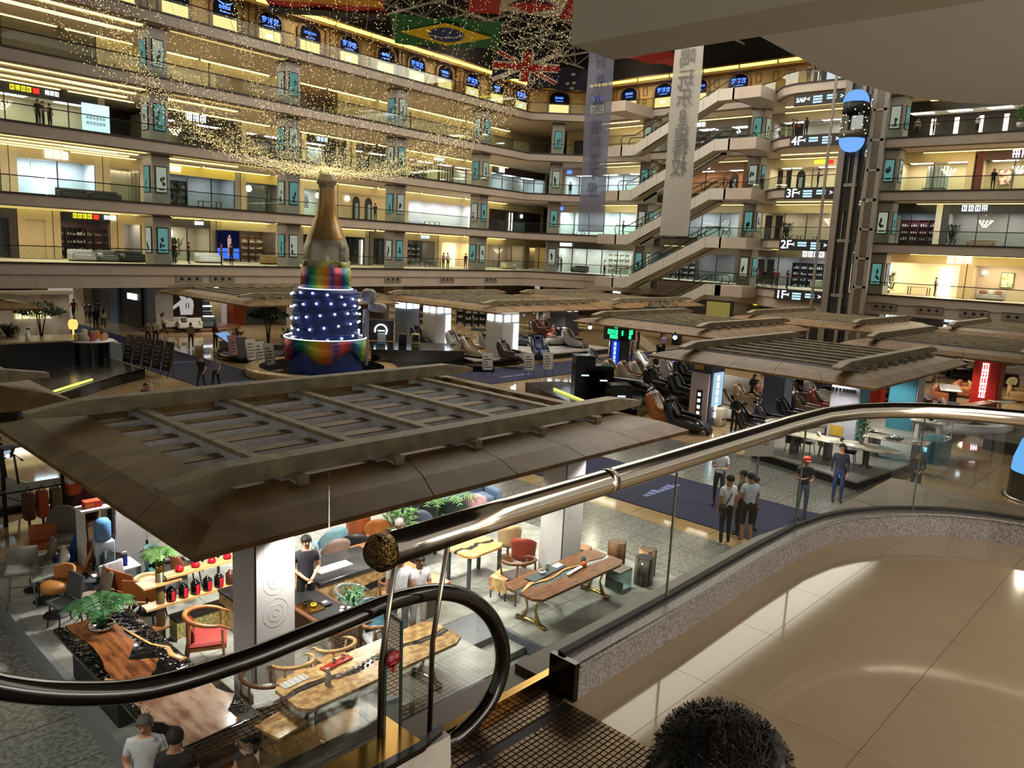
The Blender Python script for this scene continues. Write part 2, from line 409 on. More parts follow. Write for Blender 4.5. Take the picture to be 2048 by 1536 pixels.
# ceiling coves along the long gallery
def cove(label, x0, x1, off, z, m_=STRIP, w=.22, caps=True):
    t = T('cove_light', label, 'light', (x0, LV(x0, off), z), math.atan(.0674)); l = (x1 - x0) / math.cos(math.atan(.0674))
    MB().box(0, l, 0, w, -.15, 0).build('lamp_strip', m_, t)
    if caps: MB().box(-.1, l + .1, w + .02, w + .2, -.22, 0).build('baffle', COVE, t)
    MB().box(-.1, l + .1, -.16, -.04, -.10, 0).build('edge', COVE, t)
    return t
for k in range(1, 5):
    zc = ZF[k + 1] - .62
    for i, off in enumerate([1.3, 3.7, 6.0] if k != 4 else [1.5, 3.9]):
        x1 = 24.2 + .25 * i
        cove('%s long yellow ceiling strip before the leftmost pillar, over the %s' % (['outer', 'middle', 'inner'][i], FLN[k]), 2, x1, off, zc, STRIP, .26 if k < 4 else .34)
    cove('yellow ceiling strip above the leftmost shop front, over the %s' % FLN[k], 2, 20.6, 8.0, zc, STRIP, caps=False)
    cove('short yellow ceiling strip beside the leftmost pillar over the shop front, %s' % FLN[k], 21.2, 26, 8.0, zc, STRIP, caps=False)
    for i, off in enumerate([.9, 3.4]):
        if k < 4 or i == 0: cove('%s short yellow ceiling strip just right of the leftmost pillar, over the %s' % (['outer', 'inner'][i], FLN[k]), 26 + i * .4, (33.5 if k < 4 else 35.5) - i, off, zc, STRIP, .26)
    for i, (a, b) in enumerate(((27, 31.4), (31.8, 38.2), (39, 44.4), (44.8, 50.6), (51.2, 57), (57.4, 64), (64.6, 72))):
        cove('cream ceiling strip above shop fronts, %s along the %s' % (['first', 'second', 'third', 'fourth', 'fifth', 'sixth', 'last'][i], FLN[k]), a, b, 7.95, zc, STRIP if k > 1 else STRIPW, .3, False)
    # strips over the end galleries
    for i, (a, b) in enumerate(((57, 50), (48, 38), (35.5, 25), (22.5, -8))):
        t = T('cove_light', 'cream ceiling strip over the end gallery %s, %s' % (['at the corner', 'behind the escalators', 'behind the lit floor sign', 'right of the lift shaft'][i], FLN[k]), 'light', (75.3, b, zc), 0)
        MB().box(0, .3, 0, a - b, -.14, 0).build('lamp_strip', STRIP if k > 2 else STRIPW, t); MB().box(-.2, -.04, 0, a - b, -.12, 0).build('edge', COVE, t)
        if i in (0, 2) and k > 1:
            MB().box(-2.2, -1.95, 1, (a - b) - 1, -.05, 0).build('lamp_strip', STRIP, t)
# round vents and plates in the lowest fascia
VENT = mat('vent_plate', (120, 110, 98), .5)
def vent(x, y, rz, lab):
    t = T('vent_plate', lab, 'vent', (x, y, 4.02), rz, 'vent plates along the lowest balcony edge')
    MB().box(-1.05, 1.05, -.05, .0, -.3, .3).build('plate', VENT, t)
    for q in (-.6, 0, .6):
        mb = MB(); mb.tube([(q, -.07, 0), (q, -.04, 0)], .13, 12); mb.build('round_opening', BLACKM, t)
mb = MB(); mb.extr(FP[.12], FP[.5], 3.35, 4.3); mb.build('trim_lower_fascia', FASCIA)['kind'] = 'structure'
mb = MB(); mb.prism(FP[.5] + [(88, -14), (88, 76.5), (-30, 68.5)], 3.55, 3.7); mb.build('ceiling_ground_floor', SOFFIT)['kind'] = 'structure'
for i, x in enumerate([26.5, 29.2, 37.5, 46.8, 54.2, 61]): vent(x, LV(x, .1), math.atan(.0674), 'vent plate with three round holes under the long gallery, %s from the left' % ['first', 'second', 'third', 'fourth', 'fifth', 'sixth'][i])
for i, y in enumerate([34.6, 22.8, 19.2, 15.9, 12.9]): vent(71.05, y, -PI / 2, 'vent plate with three round holes at the end gallery, %s' % ['left of the escalator foot', 'just right of the lift shaft', 'second right of the lift shaft', 'third right of the lift shaft', 'fourth right of the lift shaft'][i])

# ------------------------------------------------------------------ roof
ROOFM = mat('roof_dark', (34, 28, 24), .9); TRM = mat('truss_grey', (170, 164, 154), .5)
S(plate('ceiling', [(-30, -30), (95, -30), (95, 82), (-30, 82)], 34, 34.2, ROOFM))
def truss(lab, a, b, z0=27.6, z1=29.6, n=12):
    a = Vector(a); b = Vector(b); d = (b - a); s_ = Vector((-d.y, d.x)).normalized() * 1.3
    t = T('roof_truss', lab, 'truss', (0, 0, 0)); P = lambda f, o, z: (a.x + d.x * f + s_.x * o, a.y + d.y * f + s_.y * o, z)
    for o, z in ((0, z0), (1, z1), (-1, z1)): MB().bar(P(0, o, z), P(1, o, z), .16).build('chord', TRM, t)
    mb = MB()
    for i in range(n):
        f0, f1, fm = i / n, (i + 1) / n, (i + .5) / n
        for o in (-1, 1): mb.bar(P(f0, o, z1), P(fm, 0, z0), .09); mb.bar(P(fm, 0, z0), P(f1, o, z1), .09)
        mb.bar(P(f0, -1, z1), P(f0, 1, z1), .08)
    stuff(mb.build('web', TRM, t))
for i, x in enumerate([36, 46, 56, 66, 76]): truss('grey roof truss crossing the atrium, %s from the left' % ['first', 'second', 'third', 'fourth', 'fifth'][i], (x, 5), (x, 64))
for i, y in enumerate([20, 30, 40, 50, 60]): truss('grey roof truss running along the atrium, %s from the right' % ['first', 'second', 'third', 'fourth', 'fifth'][i], (30, y), (84, y), 28.4, 30.6)
for i, y in enumerate([25, 45]): truss('upper grey roof truss under the dark roof, %s one' % ['nearer the lift', 'nearer the long gallery'][i], (30, y), (84, y), 31, 33)
# flags laid flat under the roof
FG = {n_: mat('flag_' + n_, c, .85, var=.05) for n_, c in dict(green=(10, 100, 50), yellow=(225, 195, 30), blue=(30, 50, 120), red=(170, 28, 32), white=(205, 200, 195), black=(20, 18, 18), gold=(215, 160, 30), navy=(24, 26, 60)).items()}
def wave(mb, w, h, n=12):
    vs = []; fs = []
    for i in range(n + 1):
        for j in range(7): vs.append((-w / 2 + w * i / n, -h / 2 + h * j / 6, .12 * math.sin(i * 1.1 + j * .5)))
    for i in range(n):
        for j in range(6): a = i * 7 + j; fs.append((a, a + 7, a + 8, a + 1))
    return mb._a(vs, fs, True)
def flat(mb, pts, z): 
    return mb._a([(p[0], p[1], z + .12 * math.sin((p[0] + 4) * 1.6)) for p in pts], [tuple(range(len(pts)))])
def star(r, n=5, r2=.4, c=(0, 0), a0=PI / 2):
    return [(c[0] + (r if i % 2 == 0 else r * r2) * math.cos(a0 + PI * i / n), c[1] + (r if i % 2 == 0 else r * r2) * math.sin(a0 + PI * i / n)) for i in range(2 * n)]
def flag(lab, loc, rz, w, h, tilt, base, marks):
    t = T('hanging_flag', lab, 'flag', loc, rz); t.rotation_euler = (tilt, 0, rz)
    wave(MB(), w, h).build('cloth', FG[base], t)
    for (nm, c, polys) in marks:
        mb = MB()
        for p in polys:
            for zz in (-.16, .16): mb._a([(q[0], q[1], zz) for q in p], [tuple(range(len(p)))])
        mb.build(nm, FG[c], t)
circ = lambda r, c=(0, 0), a=0, b=2 * PI, n=20: [(c[0] + r * math.cos(a + (b - a) * i / n), c[1] + r * math.sin(a + (b - a) * i / n)) for i in range(n if b - a > 6 else n + 1)]
q = at(893, 66, 26); flag('green flag with yellow diamond and blue globe hung flat under the roof', q, -.75, 9.6, 6.4, -.12, 'green', [('diamond', 'yellow', [[(-4.1, 0), (0, -2.6), (4.1, 0), (0, 2.6)]])])
t = COL.objects[-1].parent
mb = MB()
for zz in (-.2, .2): mb._a([(p[0], p[1], zz) for p in circ(1.6)], [tuple(range(20))])
mb.build('globe', FG['blue'], t); mb = MB()
for zz in (-.23, .23): mb._a([(-1.55, .2, zz), (-.4, .65, zz), (.8, .45, zz), (1.5, -.2, zz), (1.48, -.42, zz), (.75, .2, zz), (-.4, .42, zz), (-1.55, 0, zz)], [tuple(range(8))])
mb.build('band', FG['white'], t)
maple = [(0, 1.9), (.45, 1.1), (.95, 1.3), (.75, .35), (1.3, .75), (1.45, .4), (1.9, .45), (1.6, -.1), (1.0, -.8), (.2, -.75), (.12, -1.6), (-.12, -1.6), (-.2, -.75), (-1.0, -.8), (-1.6, -.1), (-1.9, .45), (-1.45, .4), (-1.3, .75), (-.75, .35), (-.95, 1.3), (-.45, 1.1)]
q = at(1065, 8, 25.5); flag('white flag with red maple leaf and red ends hung flat by the ceiling beam', q, -.75, 9.6, 5.2, 0, 'white', [('red_end', 'red', [[(-4.8, -2.6), (-2.4, -2.6), (-2.4, 2.6), (-4.8, 2.6)]]), ('red_end', 'red', [[(2.4, -2.6), (4.8, -2.6), (4.8, 2.6), (2.4, 2.6)]]), ('maple_leaf', 'red', [maple])])
q = at(650, 10, 26); flag('black, red and gold striped flag at the top edge of the long gallery', q, -.75, 9.5, 5.4, 0, 'red', [('black_stripe', 'black', [[(-4.7, .9), (4.7, .9), (4.7, 2.7), (-4.7, 2.7)]]), ('gold_stripe', 'gold', [[(-4.7, -2.7), (4.7, -2.7), (4.7, -.9), (-4.7, -.9)]])])
W_, H_ = 3.4, 2.1
def band(a, b, w):
    a = Vector(a); b = Vector(b); n_ = Vector((-(b - a).y, (b - a).x)).normalized() * w / 2
    return [tuple(a + n_), tuple(b + n_), tuple(b - n_), tuple(a - n_)]
q = at(1052, 131, 26); flag('navy flag with crossed red and white bands below the golden light strings', q, -.75, 6.8, 4.2, -.55, 'navy', [('white_cross', 'white', [band((-W_, 0), (W_, 0), 1.2), band((0, -H_), (0, H_), 1.2), band((-W_, -H_), (W_, H_), .6), band((-W_, H_), (W_, -H_), .6)]), ('red_cross', 'red', [])])
t = COL.objects[-1].parent; mb = MB()
for p in (band((-W_, 0), (W_, 0), .75), band((0, -H_), (0, H_), .75), band((-W_, -H_), (W_, H_), .25)):
    for zz in (-.2, .2): mb._a([(a[0], a[1], zz) for a in p], [(0, 1, 2, 3)])
mb.build('red_band', FG['red'], t)
q = at(1120, 158, 26); flag('dark navy flag with small white stars beside the left banner', q, -.75, 7, 4.0, -.4, 'navy', [('star', 'white', [star(.35, c=c_)]) for c_ in ((-1.6, -.9), (1.6, .3), (1.3, -1.2), (.9, .5), (1.5, 1.3))])
q = at(1300, 112, 27); flag('red flag edge showing behind the white banner under the roof', q, -.4, 8, 3.4, -.1, 'red', [('pale_stripe', 'gold', [[(-3.9, -1.6), (-2.8, -1.6), (-2.8, 1.6), (-3.9, 1.6)]])])

# ------------------------------------------------------------------ top gallery of arched showrooms
GOLDW = mat('ochre_plaster', (172, 136, 78), .6, var=.15, scale=1.2); GOLDT = mat('carved_ochre_trim', (120, 86, 40), .5, var=.2, scale=3)
mb = MB(); mb.extr([(10, LV(10, 4.2)), (70.5, 65.3), (75.2, 60.5), (75.2, 33.2)], [(10, LV(10, 4.7)), (70.5, 65.8), (75.7, 60.7), (75.7, 33.2)], 22.4, 26.1); mb.build('wall_top_gallery', GOLDW)['kind'] = 'structure'
mb = MB(); mb.extr([(10, LV(10, 3.4)), (70.3, 64.4), (74.2, 60.2), (74.2, 8)], [(10, LV(10, 4.3)), (70.5, 65.4), (75.3, 60.6), (75.3, 8)], 25.9, 26.15); mb.build('trim_cornice', GOLDT)['kind'] = 'structure'
mb = MB(); mb.extr([(10, LV(10, 2.9)), (70.1, 63.9), (73.7, 60.0), (73.7, 8)], [(10, LV(10, 4.3)), (70.5, 65.4), (75.3, 60.6), (75.3, 8)], 26.35, 26.5); mb.build('trim_cornice_top', GOLDT)['kind'] = 'structure'
cp = [(10, LV(10, 3.0)), (70.1, 64.0), (73.75, 60.0), (73.75, 8)]; cpo = [(10, LV(10, 3.35)), (70.25, 64.35), (74.1, 60.2), (74.1, 8)]
t = T('cornice_light', 'continuous yellow light line under the roof cornice', 'light'); seg = 0
for i in range(3):
    a, b, c, d = [Vector(v_) for v_ in (cp[i], cp[i + 1], cpo[i], cpo[i + 1])]; n_ = max(1, int((b - a).length / 4))
    for j in range(n_):
        f0, f1 = (j + .02) / n_, (j + .97) / n_
        MB().prism([tuple(a + (b - a) * f0), tuple(a + (b - a) * f1), tuple(c + (d - c) * f1), tuple(c + (d - c) * f0)], 26.13, 26.33).build('lamp_strip', CORN, t)
ARG = glow('arch_warm_backlight', (250, 226, 150), 1.25); NAVYS = mat('sign_navy', (6, 8, 26), .7, spec=.1)
names = ['', '', 'wings', '罗浮宫', 'MOROSO', '罗浮宫', '', '罗浮宫', '', '罗浮宫', '', '罗浮宫', 'x', '罗浮宫', '', '罗浮宫', 'FENDI CASA', '罗浮宫']
def blocks(mb, n, h, gap=.15, seedn=0, y=0.0, dp=.03):
    """n lit characters too far off to read, each a little cluster of strokes"""
    r = random.Random(seedn); x = -n * h * (1 + gap) / 2
    for i in range(n):
        w = h * .86; mb.box(x, x + w, y, y + dp, h * .40, h * .5 + .02)
        for q in range(3): a = x + w * (q * .4 + r.uniform(0, .1)); mb.box(a, a + h * .10, y, y + dp, -h * .5, h * .5)
        mb.box(x, x + w, y, y + dp, -h * .5, -h * .40) if r.random() < .6 else mb.box(x, x + w, y, y + dp, -.05 * h, .06 * h)
        x += h * (1 + gap)
    return mb
def arch(x, y, rz, idx, name, w=2.0):
    t = T('arched_showroom_window', 'arched window with %s blue sign over cream backlight, %s' % ('a lettered' if name else 'a small', 'arch number %s from the left along the top gallery' % ['one', 'two', 'three', 'four', 'five', 'six', 'seven', 'eight', 'nine', 'ten', 'eleven', 'twelve', 'thirteen', 'fourteen', 'fifteen', 'sixteen', 'seventeen', 'eighteen'][idx]), 'window', (x, y, 22.45), rz)
    r = w / 2; arc = lambda rr, n=12: [(rr * math.cos(PI * i / n), rr * math.sin(PI * i / n) * .62) for i in range(n + 1)]
    mb = MB(); o_, i_ = arc(r + .28), arc(r + .02)
    for i in range(12):
        vs = [(o_[i][0], -.18, 2.65 + o_[i][1]), (o_[i + 1][0], -.18, 2.65 + o_[i + 1][1]), (i_[i + 1][0], -.18, 2.65 + i_[i + 1][1]), (i_[i][0], -.18, 2.65 + i_[i][1])]
        mb._a(vs + [(a[0], .05, a[2]) for a in vs], [(0, 1, 2, 3), (4, 7, 6, 5), (0, 4, 5, 1), (3, 2, 6, 7)])
    for s_ in (-1, 1): mb.box(min(s_ * (r + .02), s_ * (r + .28)), max(s_ * (r + .02), s_ * (r + .28)), -.18, .05, 0, 2.65)
    mb.build('moulded_surround', GOLDT, t)
    MB().box(-r, r, -.06, .02, 0, 1.95).build('backlit_panel', ARG, t)
    mb = MB(); a = arc(r); pts = [(-r, 1.97)] + [(p[0], 2.65 + p[1]) for p in a[::-1]] + [(r, 1.97)]
    mb._a([(p[0], -.10, p[1]) for p in pts] + [(p[0], .02, p[1]) for p in pts], [tuple(range(len(pts)))] + [(i, (i + 1) % len(pts), len(pts) + (i + 1) % len(pts), len(pts) + i) for i in range(len(pts))])
    mb.build('sign_board', NAVYS, t)
    F_ = frame((0, -.13, 2.62), (1, 0, 0), (0, 0, 1))
    if name and name not in ('wings', 'x'):
        text('lettering', name, .56 if len(name) < 4 else .30, LETB, t, F_)
        mb = MB(); mb.box(-.5, .5, -.13, -.1, 2.22, 2.27); mb.build('sign_underline', LETB, t)
    else:
        mb = MB(); mb.M = Matrix.Translation((0, -.13, 2.68)); blocks(mb, 4, .22, seedn=idx); mb.box(-.45, .45, 0, .03, -.36, -.30)
        if name == 'wings':
            for s_ in (-1, 1): mb._a([(0, 0, .28), (s_ * .75, 0, .5), (s_ * .5, 0, .32), (s_ * .1, 0, .18)], [(0, 1, 2, 3)])
        mb.build('lettering', LETB, t)
    if idx in (3, 5, 7, 9, 11, 13, 15, 17): 
        mb = MB(); mb.M = Matrix.Translation((0, -.1, 1.45)); blocks(mb, 2, .3, .1, 5); mb.build('small_emblem', LETC, t)
az = math.atan(.0674)
for i, x in enumerate([23.6, 27.7, 31.8, 35.9, 39.9, 44.2, 48.6, 52.7, 56.7, 60.9, 65.0, 69.3]): arch(x, LV(x, 4.15), az, i, names[i], 2.1)
arch(73.2, 62.55, -.8, 12, 'x', 2.3)
for i, y in enumerate([58.3, 53.9, 49.4, 45.2, 40.6]): arch(75.15, y, -PI / 2, 13 + i, names[13 + i], 2.1)
t = T('wall_pilasters', 'carved ochre pilasters between the arched windows of the top gallery', 'pilaster')
for i, x in enumerate([25.6, 33.9, 42.0, 50.6, 58.8, 67.2]):
    for dx in (-.35, .1):
        mb = MB(); mb.M = Matrix.Translation((x + dx, LV(x + dx, 4.1), 22.4)) @ Matrix.Rotation(az, 4, 'Z'); mb.box(-.17, .17, -.25, 0, 0, 3.3); mb.box(-.26, .26, -.38, 0, 3.3, 3.5); mb.box(-.24, .24, -.34, 0, 0, .3); mb.build('pilaster', GOLDT, t)
for y in (56.1, 55.6, 51.6, 47.4, 42.9, 38.3, 36.5, 34.9):
    mb = MB(); 
    if y in (56.1, 55.6): mb.box(74.85, 75.2, y, y + .34, 22.4, 25.9)
    else:
        for a, b in ((2.4, 3.2), (.3, 1.1)): 
            for (p0, p1) in (((y, a), (y, b)), ((y + .5, a), (y + .5, b)), ((y, a), (y + .5, a)), ((y, b), (y + .5, b))): mb.bar((75.15, p0[0], 22.4 + p0[1]), (75.15, p1[0], 22.4 + p1[1]), .07)
        mb.M = Matrix.Translation((75.15, y + .25, 24.15)) @ Matrix.Rotation(PI / 2, 4, 'Y'); mb.tube([(.24 * math.cos(a_ * PI / 6), .24 * math.sin(a_ * PI / 6), 0) for a_ in range(12)], .035, 5, True)
    mb.build('wall_moulding' if y < 55 else 'pilaster', GOLDT, t)
# bright opening at the end of the top gallery
t = T('lit_showroom_opening', 'brilliant white opening at the end of the top gallery above the lift sign', 'shop', (75, 23, 22.4))
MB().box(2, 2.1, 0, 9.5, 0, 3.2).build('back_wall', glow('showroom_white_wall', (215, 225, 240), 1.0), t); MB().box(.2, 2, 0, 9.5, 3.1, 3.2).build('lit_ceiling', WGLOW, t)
for q in (0, 3.2, 6.4, 9.3): MB().box(0, .2, q, q + .2, 0, 3.3).build('white_mullion', WHITEP, t)
mb = MB(); mb.box(.0, .2, 0, 9.6, 3.2, 3.6); mb.build('header', PLASTER, t)
S(plate('wall_top_gallery_end', [(75.2, -14), (75.7, -14), (75.7, 23), (75.2, 23)], 22.4, 26.1, PLASTER))
# ------------------------------------------------------------------ furniture makers (front faces -y unless turned)
ORD = ['first', 'second', 'third', 'fourth', 'fifth', 'sixth', 'seventh', 'eighth', 'ninth', 'tenth', 'eleventh', 'twelfth', 'thirteenth', 'fourteenth', 'fifteenth', 'sixteenth']
def cm(c, rough=.7, **k): return mat('fabric_%d_%d_%d_%d' % (c[0], c[1], c[2], int(rough * 100)), c, rough, var=.08, scale=14, **k)
WOOD = mat('walnut', (112, 70, 38), .4, scale=3, col2=(74, 44, 24), stretch=(1, 9, 9))
WOODL = mat('pale_timber', (214, 178, 118), .42, scale=2.5, col2=(178, 134, 78), stretch=(1, 7, 7))
WOODM = mat('oak', (168, 116, 66), .42, scale=3, col2=(128, 84, 46), stretch=(2, 8, 8))
def sofa(lab, loc, rz, w, col, pil=(), group=None, d=.9, name='sofa'):
    t = T(name, lab, 'sofa', loc, rz, group); m_ = cm(col); n_ = max(1, round((w - .4) / .75))
    MB().rbox((0, 0, .2), (w, d, .24), .05).build('base', m_, t); MB().box(-w / 2 + .1, w / 2 - .1, -d / 2 + .1, d / 2 - .1, 0, .09).build('plinth', BLACKM, t)
    MB().rbox((0, d / 2 - .1, .5), (w, .22, .62), .08).build('backrest', m_, t)
    for s_ in (-1, 1): MB().rbox((s_ * (w / 2 - .1), 0, .42), (.2, d, .42), .07).build('armrest', m_, t)
    for i in range(n_):
        cw = (w - .4) / n_; MB().rbox((-w / 2 + .2 + cw * (i + .5), -.06, .38), (cw - .02, d - .25, .16), .05).build('seat_cushion', m_, t)
    for i, pc in enumerate(pil): 
        mb = MB(); mb.M = Matrix.Translation((-w / 2 + .45 + i * .6, .18, .64)) @ Matrix.Rotation(-.3, 4, 'X'); mb.rbox((0, 0, 0), (.42, .14, .38), .06); mb.build('pillow', cm(pc), t)
    return t
def table(lab, loc, rz, w, d, h, top, leg, name='table', th=.05, round_=False, cat='table', group=None):
    t = T(name, lab, cat, loc, rz, group)
    if round_: MB().lathe([(0, h - th), (w / 2 - .02, h - th), (w / 2, h - th / 2), (w / 2 - .02, h), (0, h)], 24, sy=d / w).build('tabletop', top, t); MB().lathe([(.22, 0), (.2, .04), (.1, .1), (.13, h - th), (.2, h - th)], 14).build('pedestal', leg, t)
    else:
        MB().rbox((0, 0, h - th / 2), (w, d, th), .015).build('tabletop', top, t)
        for a in (-1, 1):
            for b in (-1, 1): MB().box(a * (w / 2 - .09) - .03, a * (w / 2 - .09) + .03, b * (d / 2 - .08) - .03, b * (d / 2 - .08) + .03, 0, h - th).build('leg', leg, t)
    return t
def slabtable(lab, loc, rz, w, d, h, top, base, group=None):
    t = T('dining_table', lab, 'table', loc, rz, group)
    MB().rbox((0, 0, h - .02), (w, d, .04), .015).build('tabletop', top, t)
    for s_ in (-1, 1):
        mb = MB(); mb.prism([(s_ * w * .30 - .07, -d * .3), (s_ * w * .30 + .07, -d * .3), (s_ * w * .30 + .07, d * .3), (s_ * w * .30 - .07, d * .3)], 0, h - .04); mb.build('slab_leg', base, t)
    return t
def curved(mb, r, a0, a1, z0, z1, th=.05, rt=0.0, c=(0, 0), n=10, rnd_=0.0, top=None):
    """an upright shell curving round +y"""
    vs = []; fs = []; nz = 5
    for i in range(n + 1):
        a = a0 + (a1 - a0) * i / n; e = abs(2 * i / n - 1)
        zt = z1 - rnd_ * e ** 2.5
        for j in range(nz + 1):
            f = j / nz; z = z0 + (zt - z0) * f; rr = r + rt * f
            for q in (0, th): vs.append((c[0] + (rr + q) * math.sin(a), c[1] + (rr + q) * math.cos(a), z))
    st = (nz + 1) * 2
    for i in range(n):
        for j in range(nz):
            a = i * st + j * 2; b = a + st
            fs += [(a, b, b + 2, a + 2), (a + 1, a + 3, b + 3, b + 1)]
        a = i * st; b = a + st; fs += [(a, a + 1, b + 1, b), (a + nz * 2, b + nz * 2, b + nz * 2 + 1, a + nz * 2 + 1)]
    for i in (0, n):
        for j in range(nz): a = i * st + j * 2; fs.append((a, a + 2, a + 3, a + 1) if i == 0 else (a, a + 1, a + 3, a + 2))
    return mb._a(vs, fs, True)
def chair(lab, loc, rz, col, style='shell', leg=None, sh=.46, group=None, col2=None, bh=.42, w=.5):
    """opens towards -y, back at +y"""
    t = T(style + '_chair' if style != 'bar' else 'bar_chair', lab, 'chair', loc, rz, group); m_ = cm(col, .55); m2 = cm(col2, .55) if col2 else m_; leg = leg or BLACKM
    if style == 'shell':
        MB().rbox((0, 0, sh - .05), (w, w, .10), .05).build('seat', m_, t)
        curved(MB(), w * .44, -1.25, 1.25, sh - .08, sh + bh, .05, .06, (0, .02), rnd_=bh * .75).build('backrest', m2, t)
    elif style == 'round':
        MB().lathe([(0, sh - .12), (w * .47, sh - .12), (w * .5, sh - .06), (w * .46, sh), (0, sh)], 20).build('seat', m_, t)
        curved(MB(), w * .46, -1.1, 1.1, sh - .1, sh + bh, .045, .04, rnd_=bh * .3).build('backrest', m2, t)
    elif style == 'bar':
        MB().rbox((0, 0, sh - .04), (w, w * .9, .09), .04).build('seat', m_, t)
        mb = MB(); mb.M = Matrix.Translation((0, w * .42, sh + .14)) @ Matrix.Rotation(-.22, 4, 'X'); mb.rbox((0, 0, 0), (w, .06, .34), .03); mb.build('backrest', m2, t)
    elif style == 'wing':
        mb = MB(); mb.M = Matrix.Translation((0, 0, sh)) @ Matrix.Rotation(.12, 4, 'X'); mb.rbox((0, 0, -.03), (w * .9, w * .95, .07), .03); mb.build('seat', m_, t)
        mb = MB(); vs = []; 
        for j, (zz, ww) in enumerate(((0, .16), (.1, .15), (.2, .22), (.3, .24), (.38, .17), (.42, .06))): vs.append((zz, ww))
        P_ = [(-ww, zz) for zz, ww in vs] + [(ww, zz) for zz, ww in vs[::-1]]
        mb.M = Matrix.Translation((0, w * .42, sh)) @ Matrix.Rotation(-.2, 4, 'X')
        k = len(P_); mb._a([(p[0], -.02 + .6 * p[0] * p[0], p[1]) for p in P_] + [(p[0], .03 + .6 * p[0] * p[0], p[1]) for p in P_], [tuple(range(k)), tuple(range(k, 2 * k))[::-1]] + [(i, k + i, k + (i + 1) % k, (i + 1) % k) for i in range(k)], True); mb.build('backrest', m2, t)
    elif style == 'ply':
        mb = MB(); mb.M = Matrix.Translation((0, .2, sh + .22)) @ Matrix.Rotation(-.2, 4, 'X'); mb.rbox((0, 0, 0), (w * 1.1, .05, .42), .04); mb.build('backrest', m2, t)
        MB().rbox((0, -.02, sh - .03), (w, w * .9, .05), .03).build('seat', m_, t)
        for s_ in (-1, 1): MB().tube([(s_ * .12, .2, sh + .1), (s_ * .12, .24, sh - .1), (s_ * .12, 0, sh - .12)], .015, 6).build('bracket', leg, t)
    elif style == 'horn':
        MB().rbox((0, -.03, sh - .03), (w, w * .85, .06), .03).build('seat', m_, t)
        mb = MB(); pts = [(-.34, -.02, sh + .2), (-.27, .1, sh + .2), (-.1, .2, sh + .26), (0, .21, sh + .27), (.1, .2, sh + .26), (.27, .1, sh + .2), (.34, -.02, sh + .2)]
        for i in range(6):
            a, b = Vector(pts[i]), Vector(pts[i + 1]); h0 = .03 + .07 * (1 - abs(i - 2.5) / 3)
            mb.bar(a, b, .03, h0 * 2)
        mb.build('backrest', m2, t)
        for s_ in (-1, 1): MB().tube([(s_ * .22, .14, sh + .18), (s_ * .2, .18, sh - .05)], .018, 6).build('bracket', leg, t)
    if style == 'round' or style == 'wing':
        MB().lathe([(.24, 0), (.22, .025), (.03, .05), (.03, sh - .1)], 14).build('pedestal', leg, t)
    else:
        for a in (-1, 1):
            for b in (-1, 1): MB().tube([(a * w * .36, b * w * .36, sh - .08), (a * w * .46, b * w * .46, 0)], [.018, .013], 6).build('leg', leg, t)
        if sh > .6:
            for b in (-1, 1): MB().bar((-w * .42, b * w * .42, .25), (w * .42, b * w * .42, .25), .02).build('footrest', leg, t)
    return t
def armchair(lab, loc, rz, seatc, wood=WOODM, group=None, s=1.0, name='wooden_armchair', pad=True):
    """timber chair with one rail sweeping round back and arms"""
    t = T(name, lab, 'chair', loc, rz, group); t.scale = (s, s, s)
    pts = [(.30 * math.sin(a) * (1.0), -.05 + .30 * math.cos(a), .66 + .10 * math.cos(a / 2) ** 2) for a in [x * .22 - 1.98 for x in range(19)]]
    pts = [(pts[0][0] * .98, pts[0][1] - .14, .62)] + pts + [(pts[-1][0] * .98, pts[-1][1] - .14, .62)]
    MB().tube(pts, [.016] + [.022 + .012 * math.sin(PI * i / 18) for i in range(19)] + [.016], 8).build('arm_rail', wood, t)
    MB().rbox((0, -.02, .43), (.50, .48, .07), .035).build('seat', cm(seatc), t)
    MB().box(-.25, .25, -.25, .22, .36, .40).build('seat_frame', wood, t)
    if pad: curved(MB(), .255, -.8, .8, .45, .72, .03, 0, (0, -.05), rnd_=.12).build('back_pad', cm(seatc), t)
    for s_ in (-1, 1):
        MB().tube([(s_ * .27, -.24, 0), (s_ * .25, -.21, .38), (s_ * .29, -.2, .63)], [.014, .02, .016], 7).build('leg', wood, t)
        MB().tube([(s_ * .24, .26, 0), (s_ * .21, .20, .38), (s_ * .19, .19, .72)], [.014, .02, .018], 7).build('leg', wood, t)
    return t
